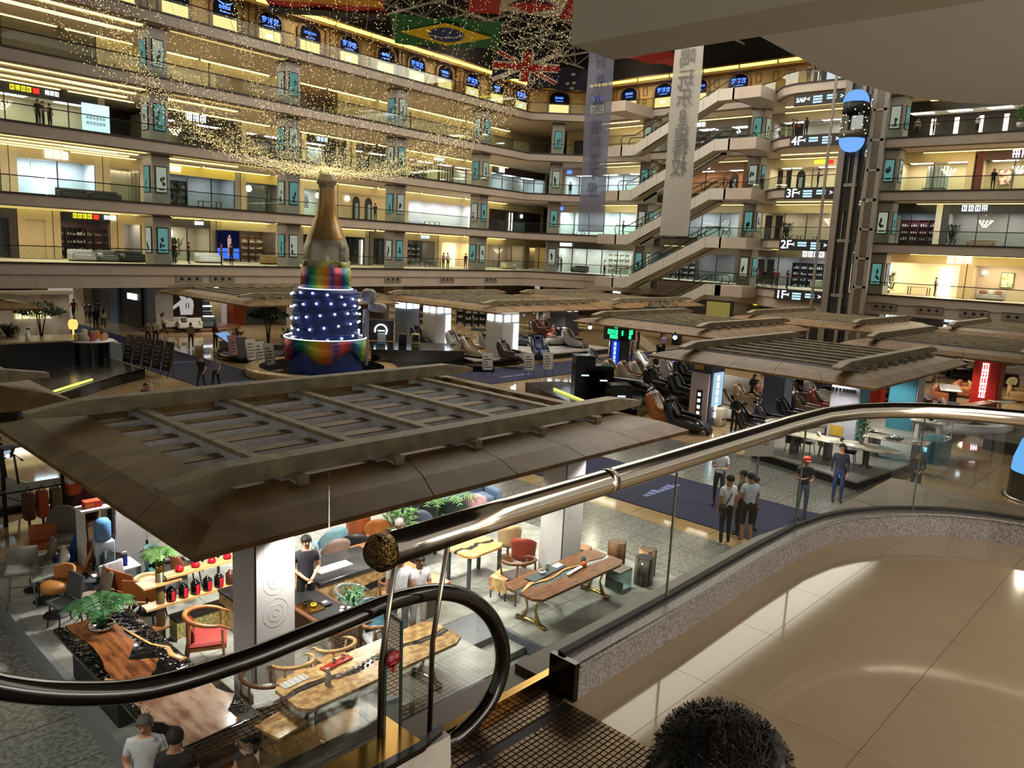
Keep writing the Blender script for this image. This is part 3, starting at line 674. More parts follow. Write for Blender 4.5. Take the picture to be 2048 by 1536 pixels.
def massage_chair(lab, loc, rz, sc, cc, group=None, s=1.0):
    t = T('massage_chair', lab, 'massage chair', loc, rz, group); t.scale = (s, s, s); sm_, cu_ = mat('shell_%d_%d_%d' % sc, sc, .18, var=.03, coat=.4), cm(cc, .45)
    # side shells: long curved wings
    prof = [(-.78, .20), (-.55, .10), (.2, .08), (.62, .25), (.82, .75), (.86, 1.12), (.70, 1.22), (.52, 1.02), (.30, .68), (-.1, .60), (-.45, .50), (-.75, .32)]
    for s_ in (-1, 1):
        mb = MB(); n_ = len(prof); x0, x1 = s_ * .30, s_ * .44; mid = sum(p[0] for p in prof) / n_, sum(p[1] for p in prof) / n_
        vs = [(x0, p[0], p[1]) for p in prof] + [(s_ * .40, p[0], p[1]) for p in prof] + [(x1, mid[0] + (p[0] - mid[0]) * .82, mid[1] + (p[1] - mid[1]) * .8) for p in prof]
        fs = [(k * n_ + i, k * n_ + (i + 1) % n_, (k + 1) * n_ + (i + 1) % n_, (k + 1) * n_ + i) for k in (0, 1) for i in range(n_)] + [tuple(range(2 * n_, 3 * n_)), tuple(range(n_))]
        mb._a(vs, fs, True); mb.build('side_shell', sm_, t)
    def slabc(pts, hw, th, nm, m_):
        mb = MB(); k = len(pts)
        for i in range(k - 1):
            mb.rbox(((0, (pts[i][0] + pts[i + 1][0]) / 2, (pts[i][1] + pts[i + 1][1]) / 2)), (.01, .01, .01), .001) if False else None
        vs = []
        for (y, z) in pts:
            for x in (-hw, -hw * .5, hw * .5, hw): vs.append((x, y, z + (.03 if abs(x) > hw * .9 else 0)))
        vs += [(x, y + .02, z - th) for (y, z) in pts for x in (-hw, -hw * .5, hw * .5, hw)]
        fs = []
        for i in range(k - 1):
            for j in range(3): a = i * 4 + j; fs.append((a, a + 1, a + 5, a + 4))
        o = 4 * k
        for i in range(k - 1):
            fs += [(o + i * 4, o + i * 4 + 4, o + i * 4 + 7, o + i * 4 + 3), (i * 4, i * 4 + 4, o + i * 4 + 4, o + i * 4), (i * 4 + 3, o + i * 4 + 3, o + i * 4 + 7, i * 4 + 7)]
        fs += [(0, o, o + 3, 3), (4 * k - 4, 4 * k - 1, 8 * k - 1, 8 * k - 4)]
        mb._a(vs, fs, True); return mb.build(nm, m_, t)
    slabc([(.18, .46), (.30, .52), (.46, .82), (.62, 1.08), (.74, 1.24)], .29, .14, 'backrest', cu_)
    slabc([(-.42, .46), (-.1, .46), (.2, .47)], .29, .15, 'seat', cu_)
    slabc([(-.95, .12), (-.80, .30), (-.55, .47), (-.42, .47)], .27, .14, 'leg_rest', cu_)
    mb = MB(); mb.M = Matrix.Translation((0, .60, 1.14)) @ Matrix.Rotation(-.6, 4, 'X'); mb.rbox((0, 0, 0), (.34, .20, .12), .05); mb.build('headrest', cu_, t)
    for s_ in (-1, 1):
        mb = MB(); mb.M = Matrix.Translation((s_ * .36, -.15, .60)) @ Matrix.Rotation(.12, 4, 'X'); mb.rbox((0, 0, 0), (.13, .62, .12), .05); mb.build('armrest', cu_, t)
    MB().rbox((0, .1, .05), (.6, 1.1, .10), .04).build('base', BLACKM, t)
    return t
def treadmill(lab, loc, rz, col=(40, 40, 44), group=None):
    t = T('treadmill', lab, 'treadmill', loc, rz, group); m_ = cm(col, .35)
    MB().rbox((0, 0, .12), (.75, 1.6, .16), .04).build('deck', m_, t); MB().box(-.25, .25, -.75, .55, .201, .21).build('belt', BLACKM, t)
    for s_ in (-1, 1): MB().tube([(s_ * .33, .55, .15), (s_ * .33, .72, 1.15), (s_ * .33, .35, 1.05)], .03, 6).build('upright', m_, t)
    mb = MB(); mb.M = Matrix.Translation((0, .72, 1.22)) @ Matrix.Rotation(.5, 4, 'X'); mb.rbox((0, 0, 0), (.66, .06, .34), .02); mb.build('console', m_, t)
    mb = MB(); mb.M = Matrix.Translation((0, .685, 1.22)) @ Matrix.Rotation(.5, 4, 'X'); mb.box(-.2, .2, -.012, 0, -.1, .12); mb.build('screen', glow('console_screen', (170, 190, 210), .8), t)
    return t
LEAFD = mat('leaf_dark', (24, 52, 26), .55, var=.4, scale=8); LEAFL = mat('leaf_pale', (120, 168, 92), .5, var=.3, scale=8); LEAFG = mat('leaf_green', (58, 120, 62), .5, var=.35, scale=8)
def plant(lab, loc, h=1.2, kind='bush', leaf=None, pot=None, cat='plant', seed=1, pr=.18, group=None, ph=.3):
    t = T('potted_plant', lab, cat, loc, 0, group); leaf = leaf or LEAFD; r = random.Random(seed)
    MB().lathe([(0, 0), (pr * .8, 0), (pr, ph), (pr * .88, ph), (pr * .8, ph * .8), (0, ph * .8)], 16).build('pot', pot or WHITEP, t)
    mb = MB()
    if kind == 'fern':
        for i in range(11):
            a = 2 * PI * i / 11 + r.uniform(-.2, .2); Lh = h * r.uniform(.8, 1.1); pts = []
            for j in range(9):
                f = j / 8; pts.append(Vector((math.cos(a) * Lh * f * .85, math.sin(a) * Lh * f * .85, ph * .9 + h * .75 * math.sin(f * 2.2) * (1 - .25 * f))))
            mb.tube(pts, .008, 4)
            for j in range(1, 9):
                d = (pts[j] - pts[j - 1]).normalized(); sd = d.cross(Vector((0, 0, 1))).normalized(); l = h * .30 * math.sin(PI * (j + .5) / 9.5)
                for s_ in (-1, 1):
                    for q in (0, .5):
                        p = pts[j - 1].lerp(pts[j], q); e = p + sd * s_ * l + d * l * .35 - Vector((0, 0, l * .25)); w = d * .022
                        mb._a([p - w, e, p + w], [(0, 1, 2)])
    elif kind == 'tree':
        mb2 = MB()
        for q in range(3):
            a = q * 2.1; mb2.tube([(0, 0, ph * .8), (.12 * math.cos(a), .12 * math.sin(a), h * .5), (.35 * math.cos(a), .35 * math.sin(a), h * .85)], [.05, .035, .02], 6)
        mb2.build('trunk', mat('bark', (70, 52, 38), .9), t)
        for q in range(1100):
            a = r.uniform(0, 2 * PI); e = r.uniform(-.5, 1); rr = h * .42 * math.sqrt(r.random()) ; z = h * .78 + h * .20 * e * (1 - (rr / (h * .42)) ** 2)
            p = Vector((rr * math.cos(a), rr * math.sin(a), z)); d = Vector((r.uniform(-1, 1), r.uniform(-1, 1), r.uniform(-.6, .4))).normalized() * .17; s_ = d.cross(Vector((0, 0, 1))).normalized() * .04
            mb._a([p - d, p + s_, p + d, p - s_], [(0, 1, 2, 3)])
    else:
        for q in range(int(110 * max(1, h))):
            a = r.uniform(0, 2 * PI); rr = h * .30 * math.sqrt(r.random()); z = ph + (h - ph) * r.random() ** .8
            p = Vector((rr * math.cos(a), rr * math.sin(a), z)); d = Vector((math.cos(a) * .6 + r.uniform(-.4, .4), math.sin(a) * .6 + r.uniform(-.4, .4), r.uniform(-.2, .9))).normalized() * h * .16; s_ = d.cross(Vector((0, 0, 1))).normalized() * h * .03
            mb._a([p - d, p + s_, p + d, p - s_], [(0, 1, 2, 3)])
        mb.tube([(0, 0, ph * .8), (0, 0, h * .8)], .02, 5)
    mb.build('foliage', leaf, t)
    return t
def chandelier(lab, loc, r=.6, drop=.8, m_=None):
    t = T('chandelier', lab, 'light', loc); m_ = m_ or CGLOW
    mb = MB(); mb.tube([(0, 0, 0), (0, 0, drop)], .02, 5); mb.build('stem', BRASS, t)
    mb = MB()
    for k in range(4):
        rr = r * (1 - k * .24)
        for i in range(max(4, int(12 - k * 3))): a = 2 * PI * i / max(4, int(12 - k * 3)); mb.ball((rr * math.cos(a), rr * math.sin(a), -k * .16), .07, 5, 3)
    mb.build('crystal_tiers', m_, t); return t
def shelf_unit(lab, loc, rz, w, h, fr, cells=(3, 4), name='bookshelf', seed=0):
    t = T(name, lab, 'shelf', loc, rz); MB().box(-w / 2, w / 2, .28, .3, 0, h).build('back_panel', fr, t); r = random.Random(seed)
    for i in range(cells[1] + 1): MB().box(-w / 2, w / 2, 0, .3, i * h / cells[1] - .015, i * h / cells[1] + .015).build('shelf_board', fr, t)
    for i in range(cells[0] + 1): x = -w / 2 + w * i / cells[0]; MB().box(x - .015, x + .015, 0, .3, 0, h).build('upright', fr, t)
    mb = MB()
    for i in range(cells[0]):
        for j in range(cells[1]):
            for q in range(3): x = -w / 2 + w * (i + .2 + .25 * q) / cells[0]; mb.box(x, x + .08, .06, .22, j * h / cells[1] + .02, j * h / cells[1] + .02 + r.uniform(.12, .26))
    stuff(mb.build('displayed_objects', mat('pale_ceramic', (190, 182, 170), .5), t)); return t
def picture(lab, loc, rz, w, h, c, c2=(60, 60, 60)):
    t = T('framed_picture', lab, 'picture', loc, rz); MB().box(-w / 2, w / 2, -.03, 0, -h / 2, h / 2).build('frame', BLACKM, t)
    MB().box(-w / 2 + .04, w / 2 - .04, -.035, -.03, -h / 2 + .04, h / 2 - .04).build('picture', mat('art_%d_%d' % (c[0], c[2]), c, .7, scale=3, col2=c2), t); return t
def board(lab, loc, rz, w, h, front, nm='poster_stand', cat='sign', tilt=.2, marks=LETK, seed=0, group=None):
    """leaning display board on two legs"""
    t = T(nm, lab, cat, loc, rz, group); R_ = Matrix.Rotation(-tilt, 4, 'X')
    mb = MB(); mb.M = Matrix.Translation((0, 0, .35)) @ R_; mb.box(-w / 2, w / 2, 0, .02, 0, h); mb.build('panel', front, t)
    mb = MB(); mb.M = Matrix.Translation((0, 0, .35)) @ R_
    r = random.Random(seed)
    for i in range(5): q = h * (.15 + .15 * i); mb.box(-w * .35, w * r.uniform(.0, .35), -.005, 0, q, q + h * .05)
    mb.build('printed_lines', marks, t)
    for s_ in (-1, 1): MB().tube([(s_ * w * .42, -.12, 0), (s_ * w * .42, .0, .4), (s_ * w * .42, h * .2 + .03, .35 + h)], .014, 5).build('leg', BLACKM, t)
    MB().tube([(0, .45, 0), (0, h * .2 + .02, .3 + h)], .012, 5).build('leg', BLACKM, t); return t

# ------------------------------------------------------------------ shops on the galleries
def hitL(px, off, py=350):
    d = ray(px, py); tt = (56.33 + off) / (d.y - .0674 * d.x); return d.x * tt
def hitR(px, X, py=350): d = ray(px, py); return d.y * X / d.x
FLOORM = mat('shop_floor', (150, 140, 126), .25)
def shop(fl, a, b, side, wall=(176, 164, 140), back=(196, 186, 166), header=None, sign=None, panes=True, lit=CGLOW, lum=1.0, H=3.1, piers=.5, phrase='', items=(), depth=3.2, decor=None):
    """a..b are picture columns of the shop's two ends as the photograph shows them"""
    z = ZF[fl]
    if side == 'L':
        u0, u1 = hitL(a, 8.5), hitL(b, 8.5); rz = math.atan(.0674); org = (u0, LV(u0, 8.5), z); w = (u1 - u0) / math.cos(rz)
    else:
        y0, y1 = hitR(a, 76), hitR(b, 76); rz = -PI / 2; org = (76, y0, z); w = y0 - y1
    t = T('shop_front', phrase, 'shop', org, rz); wm = cm(wall, .8)
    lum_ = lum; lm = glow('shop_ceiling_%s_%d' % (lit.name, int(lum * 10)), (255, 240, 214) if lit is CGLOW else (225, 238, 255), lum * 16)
    for s_ in (0, w - piers): MB().box(s_, s_ + piers, 0, .3, 0, H + .6).build('pier', wm, t)
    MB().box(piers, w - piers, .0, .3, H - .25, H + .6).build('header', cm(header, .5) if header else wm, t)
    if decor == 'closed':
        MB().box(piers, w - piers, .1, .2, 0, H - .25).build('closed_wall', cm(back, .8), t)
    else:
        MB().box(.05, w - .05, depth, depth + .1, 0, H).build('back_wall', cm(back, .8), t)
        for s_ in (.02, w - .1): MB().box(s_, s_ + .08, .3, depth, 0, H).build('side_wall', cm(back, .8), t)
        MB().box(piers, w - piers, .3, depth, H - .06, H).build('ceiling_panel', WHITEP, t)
        for q in range(max(1, int(w / 3))): c = (q + .5) * w / max(1, int(w / 3)); MB().box(c - .9, c + .9, .9, 2.2, H - .1, H - .07).build('ceiling_light', lm, t)
        if panes:
            n_ = max(1, round((w - 2 * piers) / 2.2))
            for i in range(n_):
                x0 = piers + (w - 2 * piers) * i / n_; x1 = piers + (w - 2 * piers) * (i + 1) / n_
                MB().box(x0 + .03, x1 - .03, .12, .14, .02, H - .27).build('glass_pane', G_SHOP, t)
                MB().box(x1 - .03, x1 + .03, .08, .18, 0, H - .25).build('mullion', DARKLINE, t)
    if sign:
        n_, sm_, fr, hh = sign; mb = MB(); mb.M = Matrix.Translation((w * fr, -.1, H + .18)); blocks(mb, n_, hh, .12, fl * 7 + n_)
        mb.build('lit_sign_letters', sm_, t)
        if sm_ is LETY:
            mb = MB(); mb.box(w * fr + n_ * hh * .6, w * fr + n_ * hh * .6 + .4, -.1, -.05, H, H + hh * 1.1); mb.build('red_sign_mark', LETR, t)
            mb = MB(); mb.M = Matrix.Translation((w * fr + n_ * hh * .6 + 1.3, -.1, H + .18)); blocks(mb, 3, hh * .9, .12, 3); mb.build('white_sign_letters', LETW, t)
    Mw = Matrix.Translation(org) @ Matrix.Rotation(rz, 4, 'Z')
    for it in items:
        k, fx, fy = it[0], it[1] * w, it[2]; p = Mw @ Vector((fx, fy, 0)); ex = it[3] if len(it) > 3 else None
        ph = phrase.split(',')[0]
        if k == 'sofa': sofa('%s sofa in the %s' % (ex[0], ph), p, rz, 2.2, ex[1], ex[2] if len(ex) > 2 else ())
        elif k == 'table': table('%s table in the %s' % (ex[0], ph), p, rz, 1.8, .9, .75, cm(ex[1], .3), BLACKM)
        elif k == 'chand': chandelier('%s chandelier in the %s' % (ex, ph), p + Vector((0, 0, 2.3)), .55, .75, CGLOW if ex != 'white' else WGLOW)
        elif k == 'shelf': shelf_unit('%s display shelf in the %s' % (ex[0], ph), p, rz, 3.2, 2.4, cm(ex[1], .5), (4, 4), seed=fl)
        elif k == 'pic': picture('%s picture in the %s' % (ex[0], ph), p + Vector((0, 0, 1.75)), rz, 1.0, 1.3, ex[1], ex[2])
        elif k == 'plant': plant('%s plant before the %s' % (ex, ph), p, 1.9, 'bush', LEAFD, GREYP, seed=fl)
        elif k == 'curtain': 
            mb = MB(); n_ = 24; vs = [(fx - .9 + 1.8 * i / n_, fy + .08 * math.sin(i * 1.7), zz) for zz in (0, 2.7) for i in range(n_ + 1)]; mb._a(vs, [(i, i + 1, n_ + 2 + i, n_ + 1 + i) for i in range(n_)], True); mb.build('curtain', cm(ex, .9), t)
        elif k == 'bars':
            mb = MB()
            for i in range(ex[0]): MB().box(fx + i * ex[1], fx + i * ex[1] + ex[2], fy - .08, fy, .1, 2.6).build('lit_slat', lm if ex[3] else BLACKM, t)
        elif k == 'archdoor':
            r_ = .42; mb = MB(); pts = [(-r_, 0)] + [(-r_ * math.cos(PI * i / 8), 2.0 + r_ * math.sin(PI * i / 8) * 1.4) for i in range(9)] + [(r_, 0)]; nn = len(pts)
            mb._a([(fx + a_, fy - .1, b_) for a_, b_ in pts] + [(fx + a_, fy, b_) for a_, b_ in pts], [tuple(range(nn))] + [(i, nn + i, nn + (i + 1) % nn, (i + 1) % nn) for i in range(nn)]); mb.build('arched_door', BLACKM, t)
            MB().box(fx - .18, fx + .18, fy - .13, fy - .1, .1, 1.9).build('door_glass', cm((150, 165, 170), .3), t)
        elif k == 'disc': MB().tube([(fx, fy - .05, 2.3), (fx, fy + .02, 2.3)], ex, 20).build('round_lamp', WGLOW, t)
        elif k == 'screen': 
            q = T('video_screen', ex + ' in the brown lounge', 'screen', p + Vector((0, 0, .3)), rz); MB().box(-1.15, 1.15, -.1, .0, 0, 2.5).build('casing', BLACKM, q)
            MB().box(-1.05, 1.05, -.12, -.1, .05, .95).build('lit_picture', glow('screen_blue', (60, 110, 255), 1.4), q); MB().box(-1.05, 1.05, -.12, -.1, .95, 2.45).build('dark_picture', glow('screen_dark', (14, 16, 44), 1.0), q)
            mb = MB(); mb.ball((.1, -.14, 2.0), (.1, .01, .13), 8, 5); mb.box(-.08, .28, -.14, -.12, 1.2, 1.85); mb.box(-.05, .08, -.14, -.12, .3, 1.2); mb.box(.15, .28, -.14, -.12, .3, 1.2); mb.build('pictured_figure', glow('screen_skin', (210, 160, 150), .9), q)
        elif k == 'lightbox':
            q = T('lightbox_poster', ex + ' beside the ' + ph, 'poster', p, rz); MB().box(-1.0, 1.0, -.1, 0, .1, 3.0).build('lit_face', glow('pale_lightbox', (205, 235, 245), 1.35), q)
            mb = MB(); mb.M = Matrix.Translation((0, -.14, 1.95)); blocks(mb, 6, .2, .2, 3); mb.M = Matrix.Translation((0, -.14, 1.55)); blocks(mb, 6, .2, .2, 9); mb.build('printed_characters', cm((60, 90, 110), .6), q)
        elif k == 'decal':
            cl = mat('brown_mural', (112, 82, 52), .8, scale=3, col2=(70, 48, 30), var=.4); r_ = random.Random(ex)
            for q in range(5):
                x0 = fx + q * .55 + r_.uniform(-.1, .1); hh = r_.uniform(.7, 1.7)
                MB()._a([(x0 - .35, .06, .5), (x0 + .1, .06, .5 + hh), (x0 + .35, .06, .6), (x0 - .35, .1, .5), (x0 + .1, .1, .5 + hh), (x0 + .35, .1, .6)], [(0, 1, 2), (0, 3, 4, 1), (1, 4, 5, 2), (0, 2, 5, 3), (3, 5, 4)]).build('mural_peak', cl, t)
    return t
CREAM = (205, 190, 156); BEI = (188, 172, 136)
# fourth gallery: quiet hoardings with brown murals
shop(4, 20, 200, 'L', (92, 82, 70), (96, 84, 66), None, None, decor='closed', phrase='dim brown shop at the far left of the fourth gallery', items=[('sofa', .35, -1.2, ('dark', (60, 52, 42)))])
shop(4, 203, 420, 'L', BEI, BEI, None, None, decor='closed', phrase='cream hoarding left of the third-from-left window run on the fourth gallery', items=[('decal', .15, 0, 1), ('decal', .62, 0, 2)])
shop(4, 424, 600, 'L', BEI, (150, 128, 92), None, None, decor='closed', phrase='cream hoarding above the long gallery letters on the fourth gallery', items=[('decal', .6, 0, 5)])
shop(4, 602, 672, 'L', (96, 70, 48), (86, 60, 40), None, None, decor='closed', phrase='brown slatted hoarding on the fourth gallery', items=[('bars', .1, .1, (10, .4, .1, 0))])
shop(4, 674, 800, 'L', BEI, BEI, None, None, decor='closed', phrase='cream hoarding with a pointed brown mural before the third pillar, fourth gallery', items=[('decal', .45, 0, 3)])
shop(4, 812, 965, 'L', BEI, BEI, None, None, decor='closed', phrase='cream hoarding with a small brown mural before the fourth pillar, fourth gallery', items=[('decal', .66, 0, 4)])
shop(4, 980, 1100, 'L', BEI, BEI, None, None, decor='closed', phrase='cream hoarding with brown figures near the gallery corner, fourth gallery', items=[('decal', .3, 0, 6)])
shop(4, 1130, 1285, 'R', BEI, (170, 152, 116), None, None, decor='closed', phrase='cream wall with a dark doorway at the corner of the fourth gallery', items=[('bars', .1, .1, (5, .4, .4, 0))])
shop(4, 1300, 1495, 'R', (60, 54, 48), (120, 100, 80), (70, 60, 50), (3, LETW, .5, .4), phrase='busy dark shop behind the escalators on the fourth gallery', lit=WGLOW, lum=.8, items=[('shelf', .3, 2.5, ('red', (110, 50, 40))), ('shelf', .7, 2.5, ('grey', (90, 90, 90)))])
shop(4, 1530, 1680, 'R', (150, 138, 122), (176, 156, 138), None, None, panes=False, lit=WGLOW, lum=.9, phrase='pale open hall behind the strollers on the fourth gallery', items=[('bars', .12, .2, (3, .9, .7, 0))])
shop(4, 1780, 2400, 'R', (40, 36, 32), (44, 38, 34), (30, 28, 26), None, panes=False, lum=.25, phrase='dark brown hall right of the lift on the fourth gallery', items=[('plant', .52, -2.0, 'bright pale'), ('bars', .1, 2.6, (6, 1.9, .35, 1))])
# third gallery
shop(3, -140, 215, 'L', (120, 108, 92), (180, 172, 150), (22, 20, 20), (4, LETY, .5, .32), phrase='dark-headed shop with yellow, red and white sign on the third gallery', lum=.9, items=[('chand', .42, .8, 'small'), ('sofa', .72, 1.4, ('black', (30, 30, 32))), ('lightbox', .93, -.2, 'pale lit poster with two rows of characters')])
shop(3, 300, 482, 'L', (90, 78, 66), (120, 104, 84), (26, 22, 20), (3, LETW, .5, .55), phrase='dark-headed shop with white sign right of the leftmost pillar, third gallery', lum=.8, items=[('chand', .32, .8, 'round'), ('plant', .02, -1.5, 'dark leafy'), ('shelf', .7, 2.6, ('brown', (100, 76, 52)))])
shop(3, 484, 600, 'L', (186, 170, 140), (110, 98, 84), None, None, phrase='cream-framed shop before the second pillar, third gallery', lum=.6, items=[('curtain', .5, 2.5, (120, 104, 84)), ('bars', .7, .1, (2, .8, .5, 0))])
shop(3, 604, 700, 'L', CREAM, (160, 140, 110), (30, 26, 24), (3, LETC, .4, .4), phrase='black portal shop with cyan sign behind the string lights, third gallery', lum=1.0, lit=WGLOW, items=[('curtain', .5, 2.0, (190, 180, 160)), ('table', .6, 1.2, ('low', (60, 50, 44)))])
shop(3, 704, 800, 'L', CREAM, (150, 138, 116), (40, 30, 24), None, phrase='cream shop with black door frame before the third pillar, third gallery', lum=.7, items=[('bars', .3, .1, (2, 1.6, .25, 0)), ('pic', .6, 2.9, ('grey abstract', (130, 125, 120), (70, 70, 70)))])
shop(3, 812, 965, 'L', BEI, (200, 184, 150), None, (5, LETC, .4, .28), phrase='beige shop with small cyan letters right of the third pillar, third gallery', lum=.9, items=[('shelf', .22, 1.2, ('black', (40, 36, 34))), ('bars', .45, .6, (6, .45, .12, 0)), ('curtain', .85, 2, (200, 196, 186))])
shop(3, 978, 1095, 'L', (214, 214, 206), (206, 206, 198), (70, 50, 40), (2, LETW, .2, .5), phrase='bright white shop with brown header near the corner, third gallery', lum=1.7, lit=WGLOW, items=[('table', .5, 1.2, ('pale', (180, 170, 150))), ('curtain', .75, 2.5, (170, 160, 145))])
shop(3, 1125, 1285, 'R', (190, 180, 160), (214, 214, 208), None, (2, LETB, .1, .35), phrase='bright open shop at the corner of the third gallery', lum=1.6, lit=WGLOW, items=[('sofa', .4, 1.6, ('pale', (190, 180, 170))), ('table', .8, 1.0, ('yellow-draped', (200, 170, 50)))])
shop(3, 1300, 1495, 'R', (84, 46, 30), (150, 100, 70), (80, 44, 28), (4, LETW, .55, .5), phrase='mahogany shop behind the escalators on the third gallery', lum=1.1, items=[('sofa', .55, 1.5, ('rose', (170, 110, 100))), ('archdoor', .2, .1), ('archdoor', .88, .1)])
shop(3, 1530, 1680, 'R', CREAM, (206, 188, 158), None, (4, LETY, .75, .3), phrase='cream shop with arched niche left of the lift, third gallery', lum=1.0, items=[('bars', .18, .1, (2, .9, .5, 0)), ('archdoor', .5, .1)])
shop(3, 1790, 1945, 'R', (210, 186, 136), (216, 198, 160), None, None, phrase='golden columned shop right of the lift, third gallery', lum=1.0, items=[('curtain', .5, 1.5, (200, 206, 200)), ('table', .5, .9, ('flower-topped', (150, 150, 130))), ('chand', .66, 1, 'small bright')])
shop(3, 1950, 2250, 'R', (90, 40, 24), (200, 180, 140), (70, 30, 20), (3, LETW, .35, .6), phrase='mahogany shop with white sign at the right end, third gallery', lum=1.0, items=[('chand', .3, .8, 'white'), ('pic', .16, 2.9, ('round clock', (150, 40, 30), (230, 220, 200)))])
# second gallery
shop(2, -190, 18, 'L', (200, 186, 152), (196, 190, 176), None, None, phrase='cream shop with blue dresses at the left end, second gallery', lum=1.1, lit=WGLOW, items=[('curtain', .9, 1.5, (190, 200, 215))])
shop(2, 20, 205, 'L', (208, 192, 158), (190, 194, 192), (196, 178, 140), (3, LETW, .5, .5), phrase='white-lit shop with crystal chandelier, second gallery', lum=1.7, lit=WGLOW, items=[('chand', .25, .7, 'white'), ('sofa', .45, -3.4, ('black', (26, 28, 30))), ('sofa', .78, -3.4, ('charcoal', (32, 32, 34))), ('bars', .5, 2.5, (1, .2, .12, 1))])
shop(2, 207, 292, 'L', (206, 190, 156), (176, 160, 132), (190, 170, 130), None, phrase='cream shop with pale curtain before the leftmost pillar, second gallery', lum=1.2, items=[('curtain', .35, 1.2, (208, 196, 168)), ('curtain', .75, 1.2, (208, 196, 168))])
shop(2, 312, 480, 'L', (150, 146, 136), (130, 130, 126), (235, 214, 110), (3, LETW, .2, .38), phrase='grey glazed shop with yellow-lit header, second gallery', lum=1.0, lit=WGLOW, items=[('plant', .12, -1.5, 'dark leafy'), ('table', .45, -2.2, ('black', (24, 24, 26))), ('shelf', .2, 1.0, ('dark', (50, 52, 54)))])  # yellow light over this front is put into the header colour
shop(2, 482, 585, 'L', (206, 188, 146), (124, 124, 116), (228, 206, 108), None, phrase='grey-curtained shop with clock before the second pillar, second gallery', lum=.8, items=[('disc', .15, .1, .3), ('curtain', .4, 1.0, (150, 150, 140)), ('pic', .75, 2.8, ('dark figure', (50, 60, 54), (110, 110, 90)))])
shop(2, 600, 675, 'L', (210, 196, 160), (214, 206, 180), None, (3, LETW, .75, .45), phrase='cream shop with globe lamps behind the gold bottle, second gallery', lum=1.4, lit=WGLOW, items=[('disc', .45, -.1, .28), ('pic', .3, 1.2, ('teal brushstroke', (220, 232, 236), (60, 110, 120)))])
shop(2, 677, 800, 'L', (210, 190, 146), (206, 186, 140), None, None, decor='closed', phrase='cream wall with two arched black doors, second gallery', items=[('disc', .13, -.1, .28), ('archdoor', .28, .05), ('archdoor', .48, .05), ('bars', .78, .05, (1, .5, .6, 0))])
shop(2, 812, 965, 'L', (206, 190, 156), (200, 192, 180), None, None, panes=False, phrase='wide bright open shop right of the third pillar, second gallery', lum=1.3, lit=WGLOW, items=[('table', .4, .8, ('long white', (214, 210, 204))), ('sofa', .3, 2.2, ('pale grey', (160, 160, 160))), ('bars', .82, 0, (1, .2, .12, 1))])
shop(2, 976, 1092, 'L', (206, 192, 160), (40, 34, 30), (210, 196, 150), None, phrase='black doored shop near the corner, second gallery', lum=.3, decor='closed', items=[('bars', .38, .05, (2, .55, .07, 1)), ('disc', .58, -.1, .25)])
shop(2, 1118, 1285, 'R', (196, 190, 168), (210, 214, 196), (200, 190, 160), (2, LETB, .06, .3), phrase='long bright shop with olive niches at the corner, second gallery', lum=1.7, lit=WGLOW, items=[('sofa', .22, 1.6, ('white', (214, 214, 206))), ('plant', -.02, -1.0, 'dark leafy'), ('table', .8, 1.2, ('black', (30, 30, 30)))])
shop(2, 1300, 1495, 'R', (130, 122, 112), (160, 154, 148), None, (5, LETW, .55, .4), phrase='white-signed shop behind the escalators, second gallery', lum=1.3, lit=WGLOW, items=[('pic', .7, 2.9, ('white flower', (180, 176, 170), (110, 106, 100))), ('curtain', .3, 2, (90, 80, 74)), ('table', .5, 1.2, ('glass', (120, 150, 150)))])
shop(2, 1525, 1680, 'R', (180, 166, 140), (150, 136, 118), None, None, phrase='warm open shop with green plants left of the lift, second gallery', lum=1.1, items=[('plant', .35, 1.0, 'bushy'), ('bars', .12, -.2, (2, 1.1, .7, 0)), ('table', .6, 1.4, ('laid', (190, 186, 150))), ('chand', .9, .9, 'tiered')])
shop(2, 1775, 1895, 'R', (214, 210, 196), (110, 108, 104), (24, 26, 28), None, phrase='black-headed glazed shop right of the lift, second gallery', lum=1.2, lit=WGLOW, items=[('curtain', .1, .8, (200, 200, 196)), ('shelf', .5, 2.4, ('dark red', (90, 30, 26))), ('table', .75, 1.2, ('black', (30, 28, 28)))])
shop(2, 1897, 2250, 'R', (60, 60, 62), (130, 116, 100), (20, 22, 26), (4, LETW, .2, .45), phrase='black-headed shop with white dotted sign, second gallery', lum=1.2, lit=WGLOW, items=[('chand', .25, 1.2, 'wide crystal'), ('sofa', .24, 1.6, ('gold-edged brown', (130, 100, 70))), ('plant', .06, .8, 'dark bushy')])
# first gallery
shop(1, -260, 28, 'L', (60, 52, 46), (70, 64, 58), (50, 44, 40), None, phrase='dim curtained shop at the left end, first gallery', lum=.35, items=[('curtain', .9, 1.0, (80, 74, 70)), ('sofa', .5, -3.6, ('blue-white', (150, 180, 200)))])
shop(1, 30, 100, 'L', (196, 176, 132), (196, 176, 132), None, None, decor='closed', phrase='plain cream wall panel, first gallery')
shop(1, 102, 230, 'L', (196, 176, 132), (60, 34, 26), (20, 18, 18), (4, LETY, .45, .32), phrase='dark shop with brown shelving and yellow sign, first gallery', lum=.8, items=[('shelf', .3, 1.5, ('dark brown', (56, 34, 26))), ('shelf', .75, 1.5, ('red-brown', (90, 40, 30))), ('sofa', .15, -3.6, ('white', (170, 172, 176))), ('sofa', .5, -3.6, ('grey', (110, 110, 112))), ('sofa', .85, -3.6, ('black', (40, 40, 42)))])
shop(1, 232, 292, 'L', (196, 176, 132), (150, 144, 138), None, None, phrase='grey alcove shop before the leftmost pillar, first gallery', lum=.7, items=[('pic', .5, 2.9, ('dark grey', (60, 60, 64), (40, 40, 42)))])
